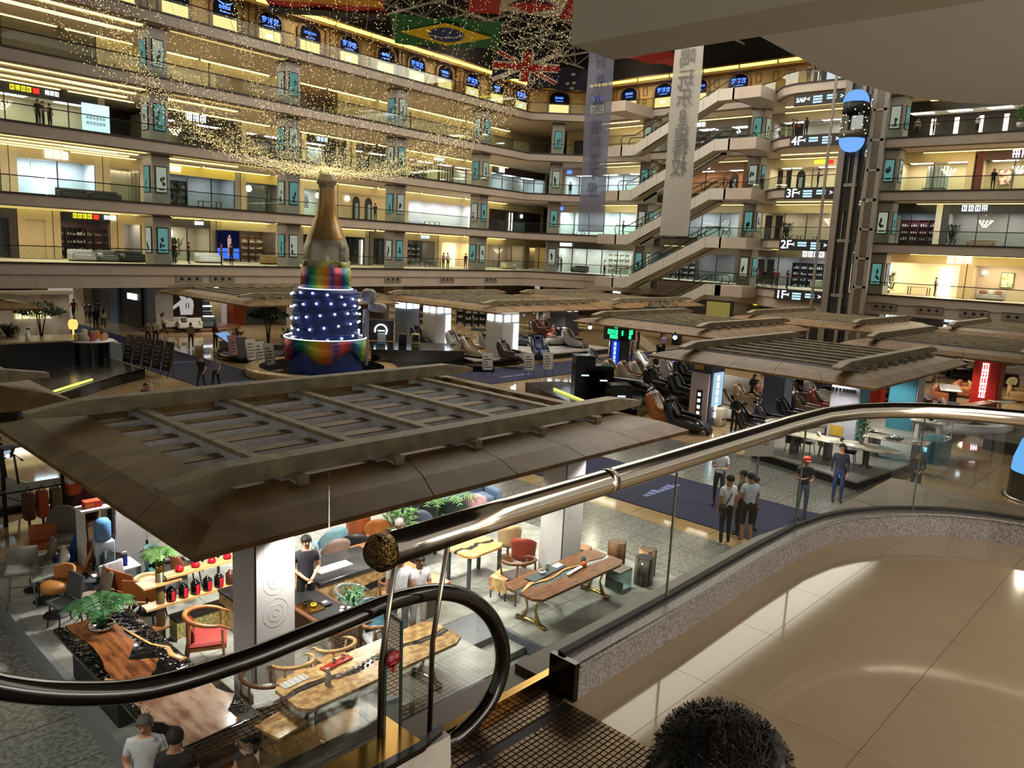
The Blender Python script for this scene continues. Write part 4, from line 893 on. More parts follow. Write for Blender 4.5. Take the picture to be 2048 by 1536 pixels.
shop(1, 312, 430, 'L', (150, 140, 124), (170, 160, 140), (60, 54, 48), (3, LETW, .7, .25), phrase='shop with ring mirror right of the leftmost pillar, first gallery', lum=1.1, items=[('disc', .45, 2.9, .45), ('plant', .12, -1.6, 'dark leafy'), ('sofa', .6, -2.4, ('white', (190, 192, 196)))])
shop(1, 432, 560, 'L', (176, 160, 132), (70, 54, 42), (200, 186, 150), None, phrase='brown lounge with large screen before the second pillar, first gallery', lum=.7, items=[('screen', .12, -.4, 'tall blue screen with standing figure'), ('shelf', .72, 2.4, ('lamp-lit brown', (110, 80, 50))), ('sofa', .6, -2.6, ('tan', (150, 120, 70)))])
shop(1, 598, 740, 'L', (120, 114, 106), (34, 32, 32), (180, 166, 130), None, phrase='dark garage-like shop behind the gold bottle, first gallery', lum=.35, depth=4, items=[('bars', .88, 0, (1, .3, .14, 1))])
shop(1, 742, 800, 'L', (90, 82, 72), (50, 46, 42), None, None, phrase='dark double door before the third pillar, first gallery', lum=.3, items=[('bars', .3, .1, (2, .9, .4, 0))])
shop(1, 812, 880, 'L', (150, 136, 116), (120, 106, 88), None, (4, LETC, .6, .3), phrase='brown shop with dark posters right of the third pillar, first gallery', lum=.9, items=[('shelf', .5, 1.6, ('smoky', (60, 56, 54))), ('table', .4, -2.4, ('long olive', (120, 116, 70)))])
shop(1, 882, 965, 'L', (206, 188, 150), (206, 184, 144), None, None, phrase='plain cream bay with small wall lamp, first gallery', lum=1.2, panes=False, items=[('disc', .25, 3.0, .3), ('bars', .7, 2.5, (1, .2, .3, 1))])
shop(1, 976, 1060, 'L', (206, 188, 150), (160, 142, 120), None, None, phrase='beige shop with dining set near the corner, first gallery', lum=1.1, items=[('table', .5, 1.0, ('dark dining', (50, 44, 40))), ('sofa', .2, -2.6, ('cream', (206, 196, 160))), ('chand', .45, 1.0, 'linear')])
shop(1, 1062, 1112, 'L', (190, 172, 130), (196, 170, 110), None, None, phrase='ochre end bay at the gallery corner, first gallery', lum=1.1, items=[('curtain', .5, 1.5, (206, 186, 130))])
shop(1, 1118, 1285, 'R', (110, 104, 96), (176, 170, 150), (60, 58, 56), (5, LETW, .15, .35), phrase='grid-walled bright shop at the corner, first gallery', lum=1.5, lit=WGLOW, items=[('shelf', .65, 2.6, ('cream lattice', (206, 200, 170))), ('sofa', .3, .6, ('black', (30, 30, 32))), ('plant', .1, -1.0, 'small')])
shop(1, 1300, 1495, 'R', (70, 64, 60), (90, 84, 80), (60, 58, 56), (4, LETW, .62, .4), phrase='dark white-signed shop behind the escalators, first gallery', lum=1.0, lit=WGLOW, items=[('shelf', .3, 2.6, ('dark', (50, 48, 48))), ('table', .6, 1.2, ('dark', (40, 36, 36))), ('sofa', .85, 1.6, ('pale', (150, 146, 140)))])
shop(1, 1520, 1680, 'R', (110, 104, 98), (120, 112, 104), (90, 84, 80), (4, LETW, .8, .5), phrase='busy grey shop left of the lift, first gallery', lum=1.1, lit=WGLOW, items=[('shelf', .6, 2.6, ('sparkling black', (30, 30, 32))), ('bars', .12, -.4, (2, 1.0, .7, 0)), ('sofa', .9, .8, ('cream', (186, 176, 156)))])
shop(1, 1765, 1960, 'R', (210, 184, 136), (206, 184, 146), None, (3, LETW, .93, .6), phrase='golden shop with white round-edged panels right of the lift, first gallery', lum=1.1, panes=False, items=[('bars', .08, 1.2, (1, 1, .8, 1)), ('plant', .18, 1.0, 'tall dark'), ('table', .5, 1.4, ('gold-framed dining', (150, 120, 70))), ('bars', .72, .8, (1, 1, 1.0, 1))])
shop(1, 1962, 2300, 'R', (210, 184, 136), (202, 182, 150), None, None, phrase='golden living-room shop at the right end, first gallery', lum=1.1, panes=False, items=[('sofa', .15, 1.6, ('grey', (170, 166, 160), ((150, 90, 60), (200, 196, 190), (150, 90, 60)))), ('pic', .22, 3.1, ('green leaf', (150, 170, 90), (220, 214, 190))), ('disc', .06, 3.0, .2)])
# ------------------------------------------------------------------ ground floor: walls and shops under the galleries
MARB = mat('veined_marble', (214, 206, 194), .3, scale=.9, col2=(170, 150, 124), var=.3)
def wallbox(nm, x0, x1, y0, y1, z0, z1, m_): mb = MB(); mb.box(x0, x1, y0, y1, z0, z1); return S(mb.build(nm, m_))
GW = 61.2
MURAL = mat('red_brown_mural', (66, 34, 24), .4, scale=1.5, col2=(34, 20, 16), stretch=(1, 1, 4))
CREAMW = cm((196, 180, 140), .7); CHARW = cm((44, 44, 48), .5); BRN = cm((52, 32, 24), .35)
wallbox('wall_ground_mural', 24.4, 28.9, GW, GW + .3, 0, 3.55, MURAL)
wallbox('wall_ground_beige', 29.0, 31.2, GW + 1.5, GW + 1.8, 0, 3.55, CREAMW)
wallbox('wall_ground_charcoal', 32.6, 35.2, GW, GW + .3, 0, 3.55, CHARW)
wallbox('wall_ground_long', 35.2, 72, GW + 2.6, GW + 2.9, 0, 3.55, cm((92, 84, 74), .6))
wallbox('wall_ground_end', 75.5, 75.9, -14, 64, 0, 3.55, cm((104, 94, 82), .6))
wallbox('wall_corridor_brown', 24.1, 24.4, GW, 65.4, 0, 3.55, BRN)
wallbox('pillar_corridor', 23.9, 24.5, 65.4, 66.9, 0, 3.55, cm((96, 108, 124), .4)); wallbox('pillar_corridor_edge', 24.3, 24.55, GW - .35, GW, 0, 3.55, cm((130, 136, 144), .4))
wallbox('wall_corridor_glazed', 24.3, 24.6, 66.9, 72, 0, 3.55, cm((88, 82, 78), .4)); wallbox('pillar_corridor_white', 23.6, 24.4, 72, 74.5, 0, 3.55, CREAMW)
wallbox('wall_corridor_end', 16, 24.4, 84, 84.3, 0, 3.55, CREAMW); t = T('blue_lit_window', 'icy blue lit shop window at the corridor mouth', 'shop', (16.6, 62, 0)); MB().box(0, .08, 0, 7, .3, 2.9).build('lit_glass', glow('icy_blue', (130, 190, 220), 1.0), t); [MB().box(0, .14, q * 1.7, q * 1.7 + .12, 0, 3.2).build('mullion', BLACKM, t) for q in range(5)]
wallbox('wall_corridor_left', 16.2, 16.5, 60, 84, 0, 3.55, cm((110, 120, 132), .5))
wallbox('wall_ground_left', -30, 16.2, 60.5, 60.8, 0, 3.55, cm((60, 54, 48), .5))
mb = MB(); mb.prism([(-30, 68.5), (88, 76.5), (88, 77), (-30, 69)], 3.6, 34); mb.build('wall_back_long', cm((58, 50, 42), .9))['kind'] = 'structure'
mb = MB(); mb.box(88, 88.5, -14, 77, 0, 34); mb.build('wall_back_end', cm((58, 50, 42), .9))['kind'] = 'structure'
mb = MB(); mb.extr([(-30, LV(-30, 3.4)), (70.5, 64.6), (74.3, 60.4), (74.3, -14)], [(-30, LV(-30, 3.6)), (70.6, 64.8), (74.5, 60.5), (74.5, -14)], 26.5, 34); mb.build('wall_upper_dark', mat('dark_upper_wall', (30, 24, 20), .9))['kind'] = 'structure'
def letters(lab, M, n, h, m_, seed, name='lit_sign', back=None):
    t = T(name, lab, 'sign', M.translation); mb = MB(); mb.M = Matrix.Translation(-M.translation) @ M @ Matrix.Rotation(0, 4, 'X'); blocks(mb, n, h, .1, seed); mb.build('lettering', m_, t)
    if back: mb = MB(); mb.M = Matrix.Translation(-M.translation) @ M; w = n * h * 1.1 + .3; mb.box(-w / 2, w / 2, .03, .08, -h * .9, h * .9); mb.build('board', back, t)
    return t
RY = lambda p, rz: Matrix.Translation(p) @ Matrix.Rotation(rz, 4, 'Z')
letters('white lit lettering on the dark brown corridor wall', RY((24.05, 62.8, 2.35), -PI / 2), 4, .42, LETW, 4)
letters('small white sign on the cream corridor end wall', RY((20.0, 83.9, 2.3), 0), 5, .4, LETC, 6)
letters('yellow glowing script sign on the pale marble kiosk wall', RY((14.6, 53.0, 2.05), 0), 5, .36, glow('cream_script', (250, 240, 170), 2.5), 2)
t = T('exit_sign', 'small green exit sign hanging in the corridor mouth', 'sign', at(184, 568, 3.2)); MB().box(-.3, .3, -.03, .03, -.12, .12).build('lit_face', LETG, t); MB().tube([(0, 0, .12), (0, 0, .4)], .01, 5).build('rod', DARKLINE, t)
t = T('marble_kiosk_wall', 'pale veined marble feature wall behind the palm planter', 'wall panel', (12.8, 53.1, 0))
for i in range(4): MB().box(i * .95, i * .95 + .94, 0, .3, 0, 3.3).build('marble_panel', MARB, t)
MB().box(-.2, 4.0, -.3, .5, 3.3, 3.5).build('cap', SOFFIT, t)
# jersey mural
t = T('mural_jersey', 'white sports shirt figure on the red-brown ground floor wall', 'mural', (27.6, GW - .02, 1.0))
mb = MB(); P_ = [(-.5, 0), (.45, .0), (.55, .75), (.5, 1.15), (.25, 1.35), (.0, 1.30), (-.35, 1.6), (-.6, 1.5), (-.45, 1.2), (-1.3, .55), (-1.45, .35), (-1.3, .3), (-.6, .75)]
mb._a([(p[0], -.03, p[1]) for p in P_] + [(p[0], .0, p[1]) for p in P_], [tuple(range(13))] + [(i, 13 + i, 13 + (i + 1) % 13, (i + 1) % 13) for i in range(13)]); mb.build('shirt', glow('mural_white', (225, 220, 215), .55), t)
mb = MB(); mb.box(.1, .16, -.05, -.03, .5, .95); mb.box(-.1, -.04, -.05, -.03, .5, .95); mb.build('number', LETK, t); mb = MB(); mb.box(-1.9, -1.45, -.03, 0, .45, .6); mb.box(-1.5, -1.4, -.03, 0, .5, 1.0); mb.build('orange_shape', cm((150, 60, 30), .5), t)
t = T('copper_pillar', 'copper coloured pillar beside the dark ground floor wall', 'pillar', (32.0, GW - .2, 0)); MB().box(-.55, .55, 0, 1.2, 0, 3.55).build('cladding', mat('copper', (128, 58, 30), .35, .6), t)
t = T('display_tree', 'black stepped display tree with white shelves beside the mural', 'shelf', (29.3, GW + .3, 0))
for i in range(7): MB().box(-.62 + i * .08, .62 - i * .08, -.3, .2, .35 + i * .42, .40 + i * .42).build('shelf_board', LETW if i % 2 else WHITEP, t); MB().box(-.6 + i * .08, .6 - i * .08, -.1, .2, i * .42, .35 + i * .42).build('block', BLACKM, t)
for i, (px, py, c) in enumerate([(352, 656, (190, 182, 164)), (380, 658, (196, 190, 176)), (412, 655, (80, 84, 88))]):
    p = at(px, py, .25); sofa('%s sofa on the round brown display deck, %s' % (['cream', 'white', 'grey-framed'][i], ['left one', 'middle one', 'right one'][i]), p, -.2 - .1 * i, 1.7, c, ((60, 56, 50),) if i else ())
mb = MB(); mb.lathe([(0, 0), (3.9, 0), (3.9, .16), (3.7, .25), (0, .25)], 40, (27.4, 59.9, 0.0), sy=.55); tag(mb.build('display_deck', cm((96, 60, 36), .3)), 'low round brown display deck under the white sofas', 'deck')
for i, (px, w_, c) in enumerate([(520, 2.2, (70, 60, 52)), (770, 2.4, (206, 190, 150)), (800, 2.0, (120, 100, 80)), (840, 2.4, (60, 56, 52)), (900, 2.4, (60, 50, 44)), (940, 2.6, (150, 60, 60)), (1010, 2.2, (60, 60, 64)), (1060, 2.4, (180, 150, 90)), (1120, 2.4, (100, 96, 90))]):
    x = hitL(px, 5.6); shelf_unit('%s display shelving along the far ground floor wall, %s from the left' % (['dim brown', 'cream', 'tan', 'charcoal', 'dark oak', 'rose', 'slate', 'mustard', 'taupe'][i], ORD[i]), (x, LV(x, 4.6), 0), 0, w_ + .4, 2.6, cm(c, .6), (3, 4), seed=i)
t = T('round_blue_sign', 'round blue ring sign on the far ground floor shop', 'sign', (hitL(548, 4.3), 63.72, 2.4)); MB().tube([(.55 * math.cos(a * PI / 10), 0, .55 * math.sin(a * PI / 10)) for a in range(20)], .05, 6, True).build('ring', LETW, t); MB().tube([(0, -.02, 0), (0, .03, 0)], .45, 18).build('disc', cm((20, 30, 90), .5), t)
for i, (px, n_) in enumerate([(1520, 6), (1690, 4), (1830, 5), (1960, 6), (1250, 3)]):
    y = hitR(px, 75.4); letters('%s lit sign strip under the end gallery, %s from the left' % ('yellow and white' if i == 0 else 'white', ORD[(i + 1) % 5]), RY((75.4, y, 3.1), -PI / 2), n_, .34, LETY if i == 0 else LETW, i)
t = T('lit_wall_niche', 'olive lit recess beside the foot of the lowest escalator', 'niche', (70.5, 38.2, .9)); MB().box(0, .3, -1.2, 1.2, 0, 2.3).build('panel', glow('olive_niche', (176, 160, 84), .5), t)
for i, y in enumerate([44, 40.5, 32, 27, 22, 17, 12, 7]):
    t = T('ceiling_tube_light', 'white ceiling light line under the end gallery, %s from the left' % ORD[i], 'light', (72.2, y, 3.45)); MB().box(-.1, .12, -1.4, 1.4, -.04, .08).build('tube', WGLOW, t)
for i, (x) in enumerate([27, 30.5, 34, 37.5, 42, 46.5, 51, 55, 60]):
    t = T('ceiling_downlight', 'round ceiling downlight under the long gallery, %s from the left' % ORD[i], 'light', (x, LV(x, 2), 3.42)); MB().lathe([(0, 0), (.16, 0), (.2, .13)], 12).build('lens', CGLOW, t)

# ------------------------------------------------------------------ the round pool and its bottle tower
t = T('fountain_ring', 'low round stone fountain ring around the blue tower', 'fountain', (24.3, 37.0, 0))
MB().lathe([(3.4, .42), (4.1, .42), (4.15, .36), (4.1, 0)], 56).build('stone_rim', mat('honey_marble', (200, 168, 112), .15, scale=3), t)
MB().lathe([(3.4, .42), (3.4, .1)], 56).build('inner_wall', BLACKM, t); MB().lathe([(0, .12), (3.4, .12)], 56).build('water', mat('dark_water', (10, 12, 14), .04), t)
TB = mat('tower_blue', (38, 62, 140), .5, scale=2, var=.15)
IR = bpy.data.materials.new('iridescent_skirt'); IR.use_nodes = True; nt = IR.node_tree; b = nt.nodes['Principled BSDF']; b.inputs['Roughness'].default_value = .3; b.inputs['Metallic'].default_value = .35
tc = nt.nodes.new('ShaderNodeTexCoord'); sp = nt.nodes.new('ShaderNodeSeparateXYZ'); an = nt.nodes.new('ShaderNodeMath'); an.operation = 'ARCTAN2'; nt.links.new(tc.outputs['Object'], sp.inputs[0]); nt.links.new(sp.outputs[1], an.inputs[0]); nt.links.new(sp.outputs[0], an.inputs[1])
mu = nt.nodes.new('ShaderNodeMath'); mu.operation = 'MULTIPLY_ADD'; mu.inputs[1].default_value = .64; mu.inputs[2].default_value = 4.1; nt.links.new(an.outputs[0], mu.inputs[0])
fr = nt.nodes.new('ShaderNodeMath'); fr.operation = 'FRACT'; nt.links.new(mu.outputs[0], fr.inputs[0]); rp = nt.nodes.new('ShaderNodeValToRGB'); nt.links.new(fr.outputs[0], rp.inputs[0])
rp.color_ramp.elements[0].color = L((200, 60, 40)); rp.color_ramp.elements[1].color = L((200, 70, 40))
for f_, c_ in ((.18, (30, 50, 120)), (.36, (20, 140, 110)), (.55, (190, 190, 60)), (.72, (220, 120, 40)), (.88, (60, 60, 140))): e = rp.color_ramp.elements.new(f_); e.color = L(c_)
nt.links.new(rp.outputs[0], b.inputs['Base Color'])
BX, BY = 24.2, 36.6
t = T('bottle_tower', 'tall gold bottle sculpture on a blue drum tower with rainbow dripping skirts', 'sculpture', (BX, BY, .12))
MB().lathe([(1.98, 0), (1.95, 2.0)], 48).build('base_drum', TB, t)
def skirt(r, zt, drops, nm, r2=None, m_=None):
    mb = MB(); n_ = 96; r2 = r2 or r; vs = []
    for i in range(n_):
        a = 2 * PI * i / n_; zb = zt - drops(a); vs += [(r * math.cos(a), r * math.sin(a), zt), (r2 * math.cos(a), r2 * math.sin(a), zb), ((r2 - .08) * math.cos(a), (r2 - .08) * math.sin(a), zb), ((r - .08) * math.cos(a), (r - .08) * math.sin(a), zt)]
    fs = []
    for i in range(n_):
        a = i * 4; c = ((i + 1) % n_) * 4
        for j in range(4): fs.append((a + j, c + j, c + (j + 1) % 4, a + (j + 1) % 4))
    mb._a(vs, fs, True); mb.build(nm, m_ or IR, t)
skirt(2.22, 1.98, lambda a: .72 + .36 * abs(math.sin(2.5 * a + .6)) ** 1.4 + .18 * math.sin(5 * a), 'lower_skirt', 2.16)
MB().lathe([(1.7, 1.98), (2.24, 1.98)], 48).build('lower_ledge', mat('silver_ledge', (150, 150, 160), .3, .5), t)
MB().tube([(2.2 * math.cos(a * PI / 24), 2.2 * math.sin(a * PI / 24), 2.0) for a in range(48)], .035, 6, True).build('edge_light', glow('edge_led', (220, 240, 240), 1.6), t)
prof = [(1.74, 1.98)] + [(1.74 + .05 * math.sin(q * 2.1), 1.98 + 2.62 * q / 14) for q in range(1, 14)] + [(1.66, 4.6), (1.3, 4.62)]
MB().lathe(prof, 48).build('blue_drum', TB, t)
mb = MB()
for q in range(4):      # swags wound round the drum
    mb.tube([(1.78 * math.cos(a), 1.78 * math.sin(a), 2.2 + q * .55 + .45 * (.5 + .5 * math.sin(a * .9 + q))) for a in [x * 2 * PI / 40 for x in range(36)]], .05, 5)
mb.build('wound_fold', TB, t)
for row in range(5):
    for q in range(15):
        a = 2 * PI * (q + .5 * (row % 2)) / 15 + .1 * row; z = 2.15 + row * .52 + .22 * math.sin(a * 1.3 + row * .8); mb = MB(); mb.ball((1.83 * math.cos(a), 1.83 * math.sin(a), z), .06, 8, 5); mb.build('bulb', glow('bulb_cool', (225, 240, 255), 7), t)
skirt(1.30, 5.80, lambda a: 1.2, 'upper_skirt', 1.36)
skirt(1.20, 6.2, lambda a: .42 + .30 * math.sin(5 * a + 1.0), 'drip_collar', 1.30, mat('lime_drip', (176, 180, 84), .3, scale=1, col2=(150, 150, 120)))
MB().tube([(1.42 * math.cos(a * PI / 24), 1.42 * math.sin(a * PI / 24), 4.64) for a in range(48)], .035, 6, True).build('edge_light', MATS['edge_led'], t)
GOLDB = mat('bottle_gold', (176, 138, 74), .28, .75, scale=.8, col2=(150, 130, 100))
PEARL = mat('bottle_pearl', (176, 168, 150), .25, .5, scale=.8)
MB().lathe([(1.16, 5.3), (1.22, 6.0), (1.20, 6.8), (1.06, 7.2)], 40).build('bottle_body', PEARL, t)
MB().lathe([(1.06, 7.2), (.96, 7.5), (.78, 7.95), (.60, 8.4), (.49, 8.9), (.43, 9.4), (.41, 9.9)], 40).build('bottle_shoulder', GOLDB, t)
MB().lathe([(.41, 9.9), (.43, 10.1), (.52, 10.14), (.52, 10.4), (.42, 10.6), (.40, 10.85), (0, 10.88)], 32).build('bottle_lip', PEARL, t)
d_ = (EYE - Vector((BX, BY, 6.4))); d_.z = 0; d_.normalize(); sd_ = Vector((-d_.y, d_.x, 0)); e_ = (d_ * .80 + sd_ * .6).normalized()
M_ = frame(e_ * 1.24 + Vector((0, 0, 6.5)), (0, 0, 1), -Vector((-e_.y, e_.x, 0)))
text('lettering', 'HOME OF BOTTLE', .20, LETK, t, Matrix.Translation((0, 0, 0)) @ M_, .01); text('lettering', 'ART LIFE', .2, LETK, t, Matrix.Translation(-(-Vector((-e_.y, e_.x, 0))) * .26) @ M_, .01)
# small banner plane shape behind the tower
t = T('display_wing', 'pale moulded wing shape beside the blue drum', 'sculpture', (BX + 1.6, BY - 1.0, .5)); mb = MB(); mb.rbox((.3, -.3, 3.9), (.5, .9, .8), .2); mb.build('upper_shell', mat('pale_shell', (150, 148, 158), .3), t); mb = MB(); mb.rbox((.6, -.7, 3.3), (.5, 1.3, .5), .2); mb.rbox((.2, -.2, 1.6), (.3, .3, 3.2), .1); mb.build('lower_shell', mat('pale_shell', (150, 148, 158), .3), t)

# ------------------------------------------------------------------ golden string lights from roof to bottle
BEAD = glow('fairy_gold', (250, 222, 150), 1.8); WIRE = mat('fairy_wire', (90, 74, 40), .6)
Q0 = Vector((BX, BY, 11.0)); r_ = random.Random(3)
ns = 0
for i in range(34):
    a = 2 * PI * i / 34 + r_.uniform(-.05, .05); R_ = 17 + r_.uniform(-2, 2)
    far = Vector((BX + R_ * math.cos(a), BY + R_ * math.sin(a), 28.5)); ctl = Vector((BX + R_ * .62 * math.cos(a), BY + R_ * .62 * math.sin(a), 9.5)); 
    pxm = pix(far.lerp(ctl, .5))
    if not (-250 < pxm[0] < 1350): continue
    t = T('fairy_light_string', 'strand of tiny golden lights swooping from the roof down to the bottle top', 'string light', Q0, 0, 'golden string lights draped to the bottle top'); mb = MB(); mw = MB()
    side = Vector((-math.sin(a), math.cos(a), 0))
    for s_ in range(7):
        off0 = r_.uniform(-1.6, 1.6); pts = []
        for j in range(40):
            f = j / 39; p = (Q0 + side * off0 * .12) * (1 - f) ** 2 + (ctl + side * off0 + Vector((0, 0, off0 * .5))) * 2 * f * (1 - f) + (far + side * off0) * f * f; pts.append(p - Q0)
        for j in range(78):
            f = j / 78 * 39; k = int(f); 
            if k >= 39: break
            p = pts[k].lerp(pts[k + 1], f - k) + Vector((r_.uniform(-.12, .12), r_.uniform(-.12, .12), r_.uniform(-.15, .15))); s = .021
            mb._a([p + Vector((s, 0, 0)), p + Vector((-s, 0, 0)), p + Vector((0, s, 0)), p + Vector((0, -s, 0)), p + Vector((0, 0, s)), p + Vector((0, 0, -s))], [(0, 2, 4), (2, 1, 4), (1, 3, 4), (3, 0, 4), (2, 0, 5), (1, 2, 5), (3, 1, 5), (0, 3, 5)])
        if s_ == 0: mw.tube(pts[::3], .008, 3)
    stuff(mb.build('beads', BEAD, t)); mw.build('wire', WIRE, t)

# ---- banners hanging from the roof, printed text seen from behind
def banner(lab, px0, px1, X, pyt, pyb, body, m_, tm, ts):
    b0 = atx(px0, pyb, X); b1 = atx(px1, pyb, X); tz = 27.5; w = abs(b1.y - b0.y); zb = b0.z
    t = T('hanging_banner', lab, 'banner', ((b0.x + b1.x) / 2, (b0.y + b1.y) / 2, zb)); h = tz - zb; mb = MB(); n_ = 16
    vs = [(.05 * math.sin(j * .9 + i), -w / 2 + w * i / 4, h * j / n_) for j in range(n_ + 1) for i in range(5)]; fs = [(j * 5 + i, j * 5 + i + 1, j * 5 + i + 6, j * 5 + i + 5) for j in range(n_) for i in range(4)]
    mb._a(vs, fs, True); mb.build('cloth', m_, t); MB().tube([(0, -w / 2 - .1, h), (0, w / 2 + .1, h)], .05, 6).build('top_rod', DARKLINE, t); MB().tube([(0, -w / 2, 0), (0, w / 2, 0)], .04, 6).build('bottom_rod', DARKLINE, t)
    F_ = lambda z: frame((-.12, 0, z), (0, -1, 0), (0, 0, 1))
    for i, (ch, z) in enumerate(body): text('printed_character', ch, ts, tm, t, F_(z - zb) , .004, mirror=True)
    return t
PRN = cm((70, 72, 92), .9); PRN2 = cm((112, 106, 104), .9)
zz = lambda px, py, X: atx(px, py, X).z
banner('sheer grey-blue banner with vertical characters, left of the pair', 1156, 1206, 52, 110, 462, [(c, zz(px, py, 52)) for c, px, py in (('好', 1198, 125), ('礼', 1196, 165), ('大', 1194, 200), ('奖', 1195, 215), ('福', 1190, 255), ('利', 1189, 287), ('送', 1188, 318), ('不', 1186, 349), ('停', 1185, 380))], G_BANN, PRN, 1.15)
banner('white banner with vertical characters and a large 8, right of the pair', 1320, 1376, 50, 95, 472, [(c, zz(px, py, 50)) for c, px, py in (('喝', 1374, 118), ('玩', 1370, 160), ('乐', 1366, 198), ('8', 1363, 235), ('重', 1361, 270), ('特', 1358, 303), ('权', 1354, 337))], G_BANN2, PRN2, 1.35)

# ------------------------------------------------------------------ escalators between the galleries
ESC = mat('escalator_cladding', (176, 170, 160), .5, 0, var=.06)
def escal(lab, X, ya, za, yb, zb, W=1.5):
    t = T('escalator', lab, 'escalator', (X, 0, 0)); h = .95
    prof = [(ya + 1.6, za + .05), (ya, za + .05), (yb, zb + .05), (yb - 1.6, zb + .05), (yb - 1.6, zb - h), (yb + .2, zb - h), (ya - .3, za - h), (ya + 1.6, za - h)]
    for x0 in (0, W - .12):
        # cladding panels
        n_ = 8; top = prof[:4]; 
        pts = [(ya + 1.6, za), (ya, za)] + [(ya + (yb - ya) * q / 6, za + (zb - za) * q / 6) for q in range(1, 7)] + [(yb - 1.6, zb)]
        for q in range(len(pts) - 1):
            (y0, z0), (y1, z1) = pts[q], pts[q + 1]; y0 -= .015; y1 += .015
            mb = MB(); mb._a([(x0, y0, z0 - h), (x0, y1, z1 - h), (x0, y1, z1 + .05), (x0, y0, z0 + .05), (x0 + .12, y0, z0 - h), (x0 + .12, y1, z1 - h), (x0 + .12, y1, z1 + .05), (x0 + .12, y0, z0 + .05)], [(0, 1, 2, 3), (7, 6, 5, 4), (0, 4, 5, 1), (3, 2, 6, 7), (0, 3, 7, 4), (1, 5, 6, 2)]); mb.build('side_panel', ESC, t)
        hp = [(x0 + .06, ya + 1.5, za + .1), (x0 + .06, ya + 1.7, za + .5), (x0 + .06, ya + 1.5, za + .95), (x0 + .06, ya, za + .95), (x0 + .06, yb, zb + .95), (x0 + .06, yb - 1.5, zb + .95), (x0 + .06, yb - 1.7, zb + .5), (x0 + .06, yb - 1.5, zb + .1)]
        MB().tube(hp, .045, 6).build('handrail', BLACKM, t)
        mb = MB(); mb._a([(x0 + .06, ya + 1.5, za + .05), (x0 + .06, ya, za + .05), (x0 + .06, yb, zb + .05), (x0 + .06, yb - 1.5, zb + .05), (x0 + .06, yb - 1.5, zb + .93), (x0 + .06, yb, zb + .93), (x0 + .06, ya, za + .93), (x0 + .06, ya + 1.5, za + .93)], [(0, 1, 6, 7), (1, 2, 5, 6), (2, 3, 4, 5)]); mb.build('glass_side', G_RAIL, t)
    mb = MB(); mb._a([(.12, ya + 1.6, za - h), (.12, ya - .3, za - h), (.12, yb + .2, zb - h), (.12, yb - 1.6, zb - h), (W - .12, yb - 1.6, zb - h), (W - .12, yb + .2, zb - h), (W - .12, ya - .3, za - h), (W - .12, ya + 1.6, za - h)], [(0, 1, 6, 7), (1, 2, 5, 6), (2, 3, 4, 5)]); mb.build('underside', SOFFIT, t)
    mb = MB(); ns_ = 20
    for q in range(ns_): y0 = ya + (yb - ya) * q / ns_; z0 = za + (zb - za) * q / ns_; mb.box(.14, W - .14, min(y0, y0 + (yb - ya) / ns_), max(y0, y0 + (yb - ya) / ns_), z0 - .2, z0 + (zb - za) / ns_ - .02)
    mb.build('steps', STEEL, t); return t
for k in range(1, 5): escal('upward escalator between the %s and the %s' % (FLN[k], FLN[k + 1]), 66.0, 46.4, ZF[k], 37.6, ZF[k + 1])
escal('lowest escalator rising from the ground floor to the first gallery', 66.0, 46.5, 0.05, 37.2, ZF[1])
for k in range(2, 5): escal('rear escalator between the %s and the %s' % (FLN[k - 1], FLN[k]), 68.6, 38.4, ZF[k], 46.6, ZF[k - 1]) if k != 9 else None
for k in range(1, 6):
    for (y0, y1) in ((47.8, 50.2), (33.5, 36.2)):
        mb = MB(); mb.box(66.0, 71.2, y0, y1, ZF[k] - .95, ZF[k] + .03); mb.build('floor_escalator_landing', FASCIA)['kind'] = 'structure'
# floor signs
def fsign(k, big):
    y0, y1 = 30.75, 26.45; z = ZF[k] - .03
    if k == 5: z -= 1.0
    t = T('floor_sign', 'black floor sign with white %s beside the lift shaft' % big, 'sign', (66.88, y0, z)); MB().box(-.15, .0, y1 - y0, 0, -.9, .02).build('board', BLACKM, t)
    F_ = frame((-.17, -.62, -.43), (0, -1, 0), (0, 0, 1))
    text('floor_number', big, 1.0 if len(big) < 3 else .5, LETW, t, F_, .01)
    text('arrow', '<', .5, LETW, t, frame((-.17, -1.25, -.40), (0, -1, 0), (0, 0, 1)), .01); text('arrow', '>', .5, LETW, t, frame((-.17, -4.05, -.40), (0, -1, 0), (0, 0, 1)), .01)
    for q, yy in enumerate((-2.05, -3.2)):
        for r in range(2 + (k + q) % 2):
            mb = MB(); mb.M = Matrix.Translation((-.17, yy, -.25 - .22 * r)) @ Matrix.Rotation(-PI / 2, 4, 'Z'); blocks(mb, 6, .12, .1, k * 9 + q * 3 + r); mb.build('small_lettering', LETC, t)
for k, b_ in ((1, '1F'), (2, '2F'), (3, '3F'), (4, '4F'), (5, '5/6F')): fsign(k, b_)
